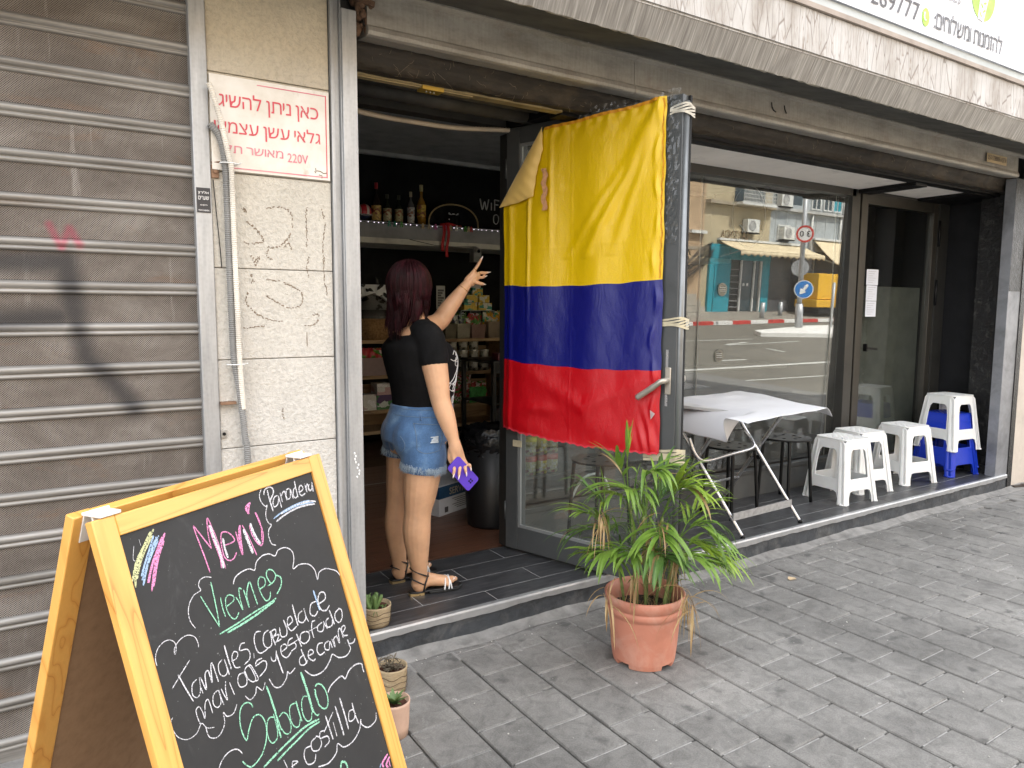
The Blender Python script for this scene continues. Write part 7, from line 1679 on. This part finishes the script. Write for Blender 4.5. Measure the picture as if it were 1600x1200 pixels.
def fuse(mb, name, mat, voxel, smooth=4, parent=wom, post=None, label=None):
    o = mb.build(name+'_tmp', mat, None); m = o.modifiers.new('r', 'REMESH'); m.mode = 'VOXEL'; m.voxel_size = voxel; m.use_smooth_shade = True
    m = o.modifiers.new('s', 'SMOOTH'); m.factor = .5; m.iterations = smooth
    bpy.context.view_layer.update(); dg = bpy.context.evaluated_depsgraph_get(); me = bpy.data.meshes.new_from_object(o.evaluated_get(dg)); bpy.data.objects.remove(o)
    if post: post(me)
    for v in me.vertices: v.co = v.co-WO
    me.materials.clear(); me.materials.append(mat); me.polygons.foreach_set('use_smooth', [True]*len(me.polygons)); me.name = name
    o = bpy.data.objects.new(name, me); COL.objects.link(o); o.parent = parent; KIDS.setdefault(parent.name, []).append(o)
    if label: o['label'] = label
    return o
b = MB()
TW = R(6)
# torso and hips
rings(b, [(.80, 1.415, 3.04, .11, .15), (.88, 1.43, 3.04, .145, .165), (.95, 1.435, 3.04, .14, .158), (1.03, 1.45, 3.04, .125, .142), (1.12, 1.455, 3.04, .128, .145), (1.21, 1.45, 3.04, .140, .155), (1.29, 1.435, 3.04, .128, .165), (1.35, 1.42, 3.045, .085, .165), (1.385, 1.42, 3.045, .055, .09), (1.40, 1.425, 3.045, .045, .05)])
# legs
capchain(b, [(1.41, 2.965, .86), (1.412, 2.955, .74), (1.398, 2.955, .62), (1.388, 2.96, .53), (1.384, 2.965, .44), (1.392, 2.972, .34), (1.403, 2.978, .24), (1.405, 2.982, .17)], [.098, .088, .077, .063, .0645, .053, .036, .033])
capchain(b, [(1.40, 3.115, .86), (1.396, 3.125, .74), (1.385, 3.14, .62), (1.378, 3.15, .53), (1.368, 3.16, .43), (1.375, 3.168, .33), (1.386, 3.172, .235), (1.390, 3.175, .17)], [.095, .085, .071, .061, .057, .047, .035, .032])
# feet: heel, arch, ball, toes
def foot(hx, hy, yaw, sole):
    e = Vector((math.cos(yaw), math.sin(yaw), 0)); s = Vector((-e.y, e.x, 0)); o = Vector((hx, hy, sole))
    capchain(b, [o+e*.008+UP*.030, o+e*.07+UP*.036, o+e*.13+UP*.026, o+e*.165+UP*.020], [.029, .028, .027, .022], 14)
    capchain(b, [o+e*.03+UP*.06, o+e*.09+UP*.042, o+e*.15+UP*.024], [.027, .024, .018], 12)
    for k, (l_, r_) in enumerate(((.052, .0125), (.048, .0095), (.042, .009), (.034, .0085), (.025, .008))):
        w_ = (.026-.0125*k); a_ = o+e*(.158-.006*k)+s*w_+UP*.016; capchain(b, [a_, a_+e*l_*.5+UP*.004, a_+e*l_+UP*-.004], [r_, r_, r_*.85], 10, 3)
    capchain(b, [o+e*.15+s*.024+UP*.018, o+e*.15-s*.024+UP*.016], [.019, .016], 10, 3)
foot(1.385, 2.985, R(-7), Z0+.022); foot(1.372, 3.178, R(6), Z0+.022)
# right arm hanging, holding the phone
SHR, ELR, WRR = Vector((1.425, 2.885, 1.325)), Vector((1.445, 2.835, 1.06)), Vector((1.487, 2.795, .885))
capchain(b, [SHR, SHR.lerp(ELR, .35)+Vector((-.002, 0, 0)), SHR.lerp(ELR, .7), ELR, ELR.lerp(WRR, .35), ELR.lerp(WRR, .7), WRR], [.060, .059, .052, .044, .043, .035, .026])
# left arm raised and pointing
SHL, ELL, WRL = Vector((1.455, 3.20, 1.335)), Vector((1.655, 3.265, 1.395)), Vector((1.800, 3.245, 1.578))
capchain(b, [SHL, SHL.lerp(ELL, .5), ELL, ELL.lerp(WRL, .35), ELL.lerp(WRL, .75), WRL], [.057, .054, .047, .044, .034, .026])
# neck and head
hd = Vector((.86, .51, 0)).normalized(); hs = Vector((-hd.y, hd.x, 0)); HC = Vector((1.402, 3.045, 1.545))
capchain(b, [(1.418, 3.045, 1.35), (1.418, 3.045, 1.41), (1.418, 3.045, 1.47)], [.056, .050, .050])
rotm = Matrix((hd, hs, UP)).transposed()
b.ball(HC+UP*.012, .092, .074, .098, 22, 16, rotm); capchain(b, [HC+hd*.02-UP*.03, HC+hd*.052-UP*.075], [.058, .032], 14)
capchain(b, [HC+hd*.092+UP*.015, HC+hd*.106-UP*.022], [.010, .012], 10)
for s_ in (-1, 1): b.ball(HC+hs*.073*s_-UP*.01+hd*-.002, .018, .008, .030, 12, 8, rotm); b.ball(HC+hd*.062+hs*.036*s_-UP*.028, .020, .018, .018, 12, 8, rotm)
capchain(b, [HC+hd*.090+hs*.02-UP*.052, HC+hd*.095-UP*.050, HC+hd*.090-hs*.02-UP*.052], [.006, .008, .006], 8)
# raised left hand: palm, index up, the others loosely out
W_ = WRL; ha = Vector((.055, 0, .068)).normalized(); hx_ = Vector((.78, -.0, -.62)).normalized()
capchain(b, [W_, W_+ha*.035+hx_*.004, W_+ha*.075+hx_*.012], [.026, .027, .020], 14, flat=.8)
capchain(b, [W_+ha*.03-hx_*.010, W_+ha*.078-hx_*.006], [.018, .015], 12)
capchain(b, [W_+ha*.03+hx_*.018, W_+ha*.070+hx_*.026], [.017, .014], 12)
Hm = W_+ha*.078
FING = [([Hm-hx_*.012, Hm+ha*.028-hx_*.010, Hm+Vector((.026, -.004, .052)), Hm+Vector((.040, -.005, .078))], [.0095, .0088, .008, .0068]),
        ([Hm-hx_*.004+Vector((0, .012, 0)), Hm+Vector((.022, .012, .038)), Hm+Vector((.038, .014, .062))], [.009, .0085, .0065]),
        ([Hm+hx_*.010, Hm+Vector((.038, -.004, .008)), Hm+Vector((.062, -.003, .008)), Hm+Vector((.082, -.003, .011))], [.0092, .0085, .0078, .0065]),
        ([Hm+hx_*.022, Hm+Vector((.046, -.002, -.016)), Hm+Vector((.066, .002, -.010))], [.0085, .008, .0063]),
        ([W_+ha*.045+hx_*.022+Vector((0, -.016, 0)), W_+ha*.055+hx_*.048+Vector((0, -.020, 0)), W_+ha*.066+hx_*.066+Vector((0, -.018, 0))], [.012, .0105, .0085])]
for P, rr in FING: capchain(b, P, rr, 12, 4)
# right hand over the phone
Wd = WRR; pz = Vector((.20, -.06, -.97)).normalized()
capchain(b, [Wd, Wd+pz*.04+Vector((.002, 0, 0)), Wd+pz*.082+Vector((.004, 0, 0))], [.026, .029, .023], 14)
capchain(b, [Wd+pz*.04+Vector((-.014, 0, 0)), Wd+pz*.085+Vector((-.016, -.006, 0))], [.018, .014], 12); capchain(b, [Wd+pz*.04+Vector((.016, 0, 0)), Wd+pz*.085+Vector((.022, -.004, 0))], [.018, .014], 12)
K0 = Wd+pz*.085; PHN = Vector((1.512, 2.752, .737))
FR2 = [([K0+Vector((-.020, -.010, .0)), K0+Vector((-.032, -.026, -.026)), Vector((1.463, 2.742, .762)), Vector((1.458, 2.741, .742))], [.0098, .009, .0082, .0066]),
       ([K0+Vector((-.004, -.012, -.004)), K0+Vector((-.006, -.032, -.030)), Vector((1.488, 2.741, .754)), Vector((1.484, 2.740, .733))], [.0098, .009, .0082, .0066]),
       ([K0+Vector((.012, -.010, -.004)), K0+Vector((.018, -.030, -.030)), Vector((1.518, 2.741, .760)), Vector((1.520, 2.740, .742))], [.0096, .009, .008, .0066]),
       ([K0+Vector((.026, -.004, .002)), K0+Vector((.036, -.018, -.026)), Vector((1.540, 2.741, .775)), Vector((1.543, 2.741, .762))], [.0088, .008, .0072, .006]),
       ([Wd+pz*.045+Vector((-.018, .012, 0)), Wd+pz*.09+Vector((-.030, .016, 0)), Wd+pz*.125+Vector((-.016, .012, 0))], [.013, .011, .009])]
for P, rr in FR2: capchain(b, P, rr, 12, 4)
body = fuse(b, 'body', SKIN, .0045, 3)
nl = MB()
for P, rr in FING[:4]+FR2[:4]+[FING[4]]:
    p, q = Vector(P[-1]), Vector(P[-2]); d = (p-q).normalized(); o = Vector((0, -.45*rr[-1], 0)); nl.tube([p-d*.007+o, p+d*.002+o, p+d*.012+o*.6, p+d*.017+o*.3], [.0035, .0052, .0042, .0012], 8, flat=.55)
nl.build('fingernail', NAIL, wom, smooth_all=True)
fnl = MB()
for hx, hy, yaw in ((1.385, 2.985, R(-7)), (1.372, 3.178, R(6))):
    e = Vector((math.cos(yaw), math.sin(yaw), 0)); s = Vector((-e.y, e.x, 0)); o = Vector((hx, hy, Z0+.022))
    for k, l_ in enumerate((.052, .048, .042, .034, .025)): fnl.ball(o+e*(.158-.006*k+l_*.95)+s*(.026-.0125*k)+UP*.021, .007, .005, .003, 8, 5)
fnl.build('toenail', NAIL, wom)
ebl = MB(); [ebl.ball(HC+hd*.082+hs*.031*s_+UP*.012, .012, n=12, m=8) for s_ in (-1, 1)]; ebl.build('eye', M('eye_white', (.7, .7, .7), .2), wom)
irs = MB(); [irs.ball(HC+hd*.0925+hs*.031*s_+UP*.012, .005, n=10, m=6) for s_ in (-1, 1)]; irs.build('iris', BLACKM, wom)
lp = MB(); lp.tube([HC+hd*.094+hs*.018-UP*.054, HC+hd*.100-UP*.052, HC+hd*.094-hs*.018-UP*.054], [.002, .005, .002], 8); lp.build('lips', M('lip_pink', (.42, .12, .10), .4), wom)
# t-shirt
s = MB()
rings(s, [(.985, 1.452, 3.04, .142, .160), (1.03, 1.455, 3.04, .138, .156), (1.10, 1.456, 3.04, .148, .162), (1.17, 1.453, 3.04, .163, .168), (1.235, 1.446, 3.04, .172, .174), (1.29, 1.428, 3.04, .156, .180), (1.335, 1.423, 3.045, .100, .180), (1.372, 1.42, 3.045, .068, .11), (1.388, 1.42, 3.045, .058, .066)])
s.ball((1.535, 2.975, 1.222), .062, .068, .062, 18, 12); s.ball((1.535, 3.105, 1.222), .062, .068, .062, 18, 12)
sl0 = SHR+Vector((-.004, .012, .006)); capchain(s, [sl0+Vector((.0, .06, .022)), sl0, SHR.lerp(ELR, .2), SHR.lerp(ELR, .30)], [.064, .0695, .067, .067])
sl1 = SHL; capchain(s, [sl1+Vector((-.02, -.06, .02)), sl1, SHL.lerp(ELL, .42)], [.060, .068, .067])
def wrinkle(me):
    r_ = random.Random(5); W2 = [(Vector((r_.uniform(-1, 1), r_.uniform(-1, 1), r_.uniform(-.4, .4))).normalized()*r_.uniform(28, 70), r_.uniform(0, 6)) for _ in range(7)]
    ns_ = [v.normal.copy() for v in me.vertices]
    for v, n_ in zip(me.vertices, ns_):
        k = sum(math.sin(v.co.dot(a)+p) for a, p in W2)/7; f_ = 1 if v.co.z < 1.12 else .45
        v.co += n_*.0045*k*f_
fuse(s, 't_shirt', CLOTHB, .006, 5, post=wrinkle)
# print on the chest side: curling white strokes laid on the shirt surface
from mathutils.bvhtree import BVHTree
so = [o for o in bpy.data.objects if o.name == 't_shirt'][0]
bv = BVHTree.FromPolygons([v.co+WO for v in so.data.vertices], [tuple(p.vertices) for p in so.data.polygons])
pr_ = MB(); cvs = [[(a, z) for a, z in ((0, 1.255), (.02, 1.27), (.035, 1.255), (.03, 1.235), (.005, 1.225), (-.015, 1.235))], [(.03, 1.26), (.045, 1.23), (.04, 1.20), (.02, 1.17), (0, 1.14), (-.02, 1.12)], [(.05, 1.25), (.06, 1.21), (.05, 1.17), (.03, 1.14), (.02, 1.11)], [(-.02, 1.13), (0, 1.12), (.02, 1.13), (.03, 1.10), (.01, 1.085), (-.015, 1.10), (-.01, 1.12)], [(.0, 1.09), (.03, 1.08), (.05, 1.06), (.04, 1.03), (.015, 1.03), (.01, 1.055), (.03, 1.065)], [(.05, 1.10), (.065, 1.06), (.06, 1.02), (.04, 1.0)], [(.02, 1.24), (.01, 1.21), (.03, 1.20), (.05, 1.215), (.045, 1.235)]]
for cv in cvs+[[(a+.022, z-.006) for a, z in c_] for c_ in cvs[:5]]:
    P = []
    for a, z in crom([Vector((x, y, 0)) for x, y in cv], 5) and [(q.x, q.y) for q in crom([Vector((x, y, 0)) for x, y in cv], 5)]:
        th_ = -1.02+a*9; o_ = Vector((1.455+.4*math.cos(th_), 3.04+.4*math.sin(th_), z)); h_ = bv.ray_cast(o_, (Vector((1.455, 3.04, z))-o_).normalized())
        if h_[0] is not None: P.append(h_[0]+h_[1]*.0012)
    if len(P) > 2: pr_.tube(P, .0017, 5, flat=1)
pr_.build('shirt_print', M('white_print', (.62, .62, .62), .7), wom)
# denim shorts
d = MB()
rings(d, [(.86, 1.424, 3.04, .158, .180), (.91, 1.434, 3.04, .164, .180), (.96, 1.443, 3.04, .156, .172), (1.0, 1.450, 3.04, .147, .164), (1.025, 1.452, 3.04, .144, .161)])
capchain(d, [(1.42, 2.970, .88), (1.418, 2.957, .80), (1.416, 2.955, .765)], [.100, .106, .104]); capchain(d, [(1.40, 3.112, .88), (1.396, 3.122, .815), (1.395, 3.122, .79)], [.098, .102, .100])
d.ball((1.385, 2.97, .88), .110, .095, .115, 20, 14); d.ball((1.38, 3.105, .88), .105, .095, .11, 20, 14); d.ball((1.39, 3.04, .85), .10, .09, .08, 20, 14)
def hemcut(me):
    wrinkle(me)
    for v in me.vertices:
        lim = .735+.10*max(0, (1.46-v.co.x))*(-.1) if v.co.y < 3.04 else .775
        lim = (.715+.10*max(0, 1.43-v.co.x)) if v.co.y < 3.04 else (.765+.1*max(0, 1.40-v.co.x))
        if v.co.z < lim: v.co.z = lim-.0005*(lim-v.co.z)
fuse(d, 'denim_shorts', DENIM, .006, 4, post=hemcut)
do = [o for o in bpy.data.objects if o.name == 'denim_shorts'][0]
bv2 = BVHTree.FromPolygons([v.co+WO for v in do.data.vertices], [tuple(p.vertices) for p in do.data.polygons])
frg = MB(); rf = random.Random(9)
for c_, zz, ry in ((Vector((1.416, 2.955, 0)), .735, .104), (Vector((1.395, 3.122, 0)), .782, .1)):
    for i in range(1000):
        a = rf.uniform(0, 2*PI); zl = zz+(.02*max(0, -math.cos(a))); r_ = ry*rf.uniform(.93, 1.02); p = c_+Vector((r_*math.cos(a), r_*math.sin(a), zl+.008+rf.uniform(-.006, .01))); L2 = rf.uniform(.012, .036)
        frg.tube([p, p+Vector((rf.uniform(-.005, .005), rf.uniform(-.005, .005), -L2*.5)), p+Vector((rf.uniform(-.009, .009), rf.uniform(-.007, .007), -L2))], [.0009, .0008, .0004], 3, False)
frg.build('frayed_hem', M('frayed_threads', (.42, .52, .62), .9, 0, .3, 200), wom)
def ondenim(pts, r, name, mat, off=.002):
    mb = MB()
    for cv in pts:
        P = []
        for q in crom([Vector((x, y, 0)) for x, y in cv], 6):
            o_ = Vector((q.x, 2.6, q.y)); h_ = bv2.ray_cast(o_, Vector((0, 1, 0)))
            if h_[0] is not None: P.append(h_[0]+Vector((0, -off, 0)))
        if len(P) > 1: mb.tube(P, r, 5)
    mb.build(name, mat, wom)
SEAM = M('seam_thread', (.14, .20, .28), .9)
ondenim([[(1.345, .955), (1.35, .86), (1.355, .835), (1.39, .822), (1.46, .832)], [(1.46, .832), (1.465, .90), (1.463, .945)], [(1.345, .955), (1.40, .95), (1.463, .945)], [(1.30, .985), (1.40, .980), (1.52, .975)], [(1.305, 1.015), (1.40, 1.012), (1.52, 1.008)], [(1.29, .90), (1.305, .86), (1.30, .82)], [(1.52, .98), (1.51, .86), (1.50, .74)]], .0013, 'seam', SEAM)
ondenim([[(1.418+.012*rf.uniform(-1, 1), .868+.006*k), (1.432+.012*rf.uniform(-1, 1), .868+.006*k)] + [(1.445, .869+.006*k)] for k in range(5)], .0028, 'faded_patch', M('faded_white', (.55, .62, .68), .9))
MB().tube([(1.36, 2.862, 1.0), (1.36, 2.860, .97)], .004, 6).build('belt_loop', DENIM, wom)
# sandals: sole, gold heel, straps
BS = M('black_strap', (.012, .012, .012), .35); WS_ = M('white_strap', (.72, .72, .72), .4); GH = M('gold_heel', (.55, .40, .20), .3, .7)
for nm, hx, hy, yaw in (('near', 1.385, 2.985, R(-7)), ('far', 1.372, 3.178, R(6))):
    e = Vector((math.cos(yaw), math.sin(yaw), 0)); s_ = Vector((-e.y, e.x, 0)); o = Vector((hx, hy, Z0))
    sd_ = thing('sandal', 'black flat sandal with white crossed toe straps on the nearer foot' if nm == 'near' else 'black flat sandal half hidden on the farther foot', 'sandal', tuple(o))
    outl_ = [(-.030, -.018), (-.034, 0), (-.030, .018), (0, .029), (.06, .026), (.11, .034), (.16, .042), (.20, .036), (.228, .016), (.232, 0), (.226, -.016), (.20, -.032), (.16, -.038), (.11, -.032), (.06, -.026), (0, -.029)]
    mb = MB(); mb.prism([outl_], o+UP*.0125, e, s_, UP, .008); mb.prism([[(x*1+.0, y) for x, y in outl_ if x > .045]], o+UP*.001, e, s_, UP, .0115); mb.build('sole', BS, sd_, bevel=.002)
    MB().prism([[(x, y) for x, y in outl_ if x < .01]+[(.035, -.028), (.035, .028)][::1]] if False else [[(-.030, -.018), (.035, -.027), (.035, .027), (-.030, .018), (-.034, 0)]], o+UP*.0005, e, s_, UP, .012).build('heel_block', GH, sd_)
    ank = o+e*.020+UP*.095
    mb = MB(); mb.tube([ank+e*.044*math.cos(a)+s_*.042*math.sin(a)+UP*(.012-.022*math.cos(a)) for a in [2*PI*i/24 for i in range(24)]], .0035, 6, closed=True)
    for q in (-1, 1): mb.tube(crom([o+e*.030+s_*.032*q+UP*.018, o+e*.036+s_*.034*q+UP*.055, o+e*.050+s_*.026*q+UP*.085, o+e*.058+s_*.010*q+UP*.097], 5), .0042, 6)
    mb.tube(crom([o+e*.03-s_*.033+UP*.055, o+e*-.005-s_*.030+UP*.075, o-e*.030+UP*.085, o-e*.005+s_*.030+UP*.075, o+e*.03+s_*.033+UP*.055], 5), .0035, 6); mb.build('ankle_strap', BS, sd_)
    mb = MB()
    for t0, t1 in ((.128, .155), (.150, .172), (.165, .150)):
        mb.tube(crom([o+e*t0-s_*.044+UP*.018, o+e*lerp(t0, t1, .3)-s_*.034+UP*.050, o+e*lerp(t0, t1, .6)+s_*.002+UP*.064, o+e*t1+s_*.034+UP*.052, o+e*t1+s_*.044+UP*.018], 6), .0058, 8, flat=.5)
    mb.build('toe_strap', WS_ if nm == 'near' else WS_, sd_)
# phone
ph = thing('mobile_phone', 'purple mobile phone held in the lowered right hand of the woman', 'phone', tuple(PHN))
pl1 = Vector((.66, .0, -.75)).normalized(); pw1 = Vector((.75, 0, .66)).normalized(); pn1 = Vector((0, -1, 0))
mb = MB().prism([rrect(-.078, .078, -.038, .038, .012, 5)], PHN+pn1*-.004, pl1, pw1, pn1, .0085); mb.build('phone_case', M('violet_case', (.085, .035, .42), .45, 0, .08), ph, bevel=.002)
mb = MB(); [mb.cyl(PHN+pl1*(.056+.011*i)+pw1*(.014+.011*j-.006)+pn1*.004, PHN+pl1*(.056+.011*i)+pw1*(.014+.011*j-.006)+pn1*.0055, .0042, n=10) for i in (-1, 0) for j in (-1, 0)]; mb.build('camera_lens', BLACKM, ph)
# jewellery
GO = M('gold', (.70, .45, .14), .25, .9, .05)
ht_ = (WRL-ELL).normalized(); u_, v_ = ortho(ht_); mb = MB().tube([WRL-ht_*.02+u_*.031*math.cos(a)+v_*.031*math.sin(a)+UP*-.004*math.cos(a) for a in [2*PI*i/28 for i in range(28)]], .0013, 5, closed=True); mb.build('bracelet', GO, wom)
mb = MB()
for P in (FING[0][0], FING[2][0], FR2[1][0]):
    p, q = Vector(P[0]), Vector(P[1]); dd = (q-p).normalized(); u_, v_ = ortho(dd); mb.tube([p.lerp(q, .75)+u_*.0102*math.cos(a)+v_*.0102*math.sin(a) for a in [2*PI*i/16 for i in range(16)]], .0012, 5, closed=True)
mb.build('finger_ring', GO, wom)
er = MB().tube([HC-hs*.080-UP*(.030+.03*i/6)+hd*(.004*math.sin(i)) for i in range(7)], .0022, 6); er.build('earring', GO, wom)
# hair: a shaped cap under many strands
HAIR = NT('burgundy_hair'); c_ = HAIR.ramp(HAIR.noise(60, 3, .6, (1, 1, .15)), [(.3, (.008, .0015, .002)), (.55, (.022, .003, .0055)), (.75, (.050, .006, .011))]); HAIR.set(Base_Color=c_, Roughness=.55, Specular_IOR_Level=.18); HAIR = HAIR.m
h = MB(); h.ball(HC+UP*.020-hd*.012, .092, .080, .098, 22, 16, rotm)
capchain(h, [HC-hd*.045+UP*.0, HC-hd*.062-UP*.07, HC-hd*.060-UP*.11, HC-hd*.055-UP*.145], [.064, .056, .042, .020]); capchain(h, [HC-hd*.035-hs*.048, HC-hd*.040-hs*.058-UP*.07, HC-hd*.04-hs*.052-UP*.15], [.032, .028, .014]); capchain(h, [HC-hd*.035+hs*.048, HC-hd*.040+hs*.058-UP*.07, HC-hd*.04+hs*.052-UP*.13], [.032, .028, .014])
fuse(h, 'hair_mass', HAIR, .006, 6)
st = MB(); rh = random.Random(23)
GD = []
for g_ in range(110): GD.append((rh.uniform(-PI, PI)*.80+PI, rh.uniform(.07, .24), rh.uniform(-.03, .03), rh.uniform(-1, 1), rh.uniform(0, 6.3), rh.uniform(.002, .010), rh.uniform(-.6, 1.3), rh.uniform(.985, 1.07)))
for i in range(2600):
    G_ = GD[i % 110]; ph_ = G_[0]+rh.gauss(0, .085); th0 = rh.uniform(.0, 1.25)
    root = HC+UP*.024-hd*.010; crown = -.25
    def sp(th_, r_=1.03): return root+(hd*math.sin(th_)*math.cos(ph_)*.103+hs*math.sin(th_)*math.sin(ph_)*.092+UP*math.cos(th_)*.108)*r_
    back = max(0, -math.cos(ph_)); r_ = G_[7]+rh.uniform(-.02, .02)
    pts = [sp(th0+(1.75-th0)*k/4, r_) for k in range(5)]
    L2 = G_[1]*rh.uniform(.80, 1.08)*(.55+.42*back); e = (hd*math.cos(ph_)+hs*math.sin(ph_)); q = pts[-1]; wv = G_[2]+rh.uniform(-.006, .006); tw = G_[3]+rh.uniform(-.3, .3)
    flip = -hd*.012
    for k in range(1, 5):
        t = k/4; pts.append(q-UP*L2*t+e*(-.042*t+.018*t*t*G_[6])+(hs*math.sin(G_[4]+t*5)+hd*math.cos(G_[4]+t*4))*G_[5]+flip*t*2*back+hs*tw*.014*t*t+hd*wv*t)
    # keep hair behind the collar line of the back
    for p in pts:
        if p.z < 1.40: p += -hd*.012
    rr = [.0011]+[.0024]*(len(pts)-3)+[.0017, .0005]; P = crom(pts, 3); rr2 = [q.x for q in crom([Vector((x, 0, 0)) for x in rr], 3)]
    st.tube(P, rr2, 3, False)
st.build('hair', HAIR, wom)
for o in list(bpy.data.objects):
    if o.type == 'MESH' and o.data and len(o.data.materials) == 0: print('nomat', o.name)
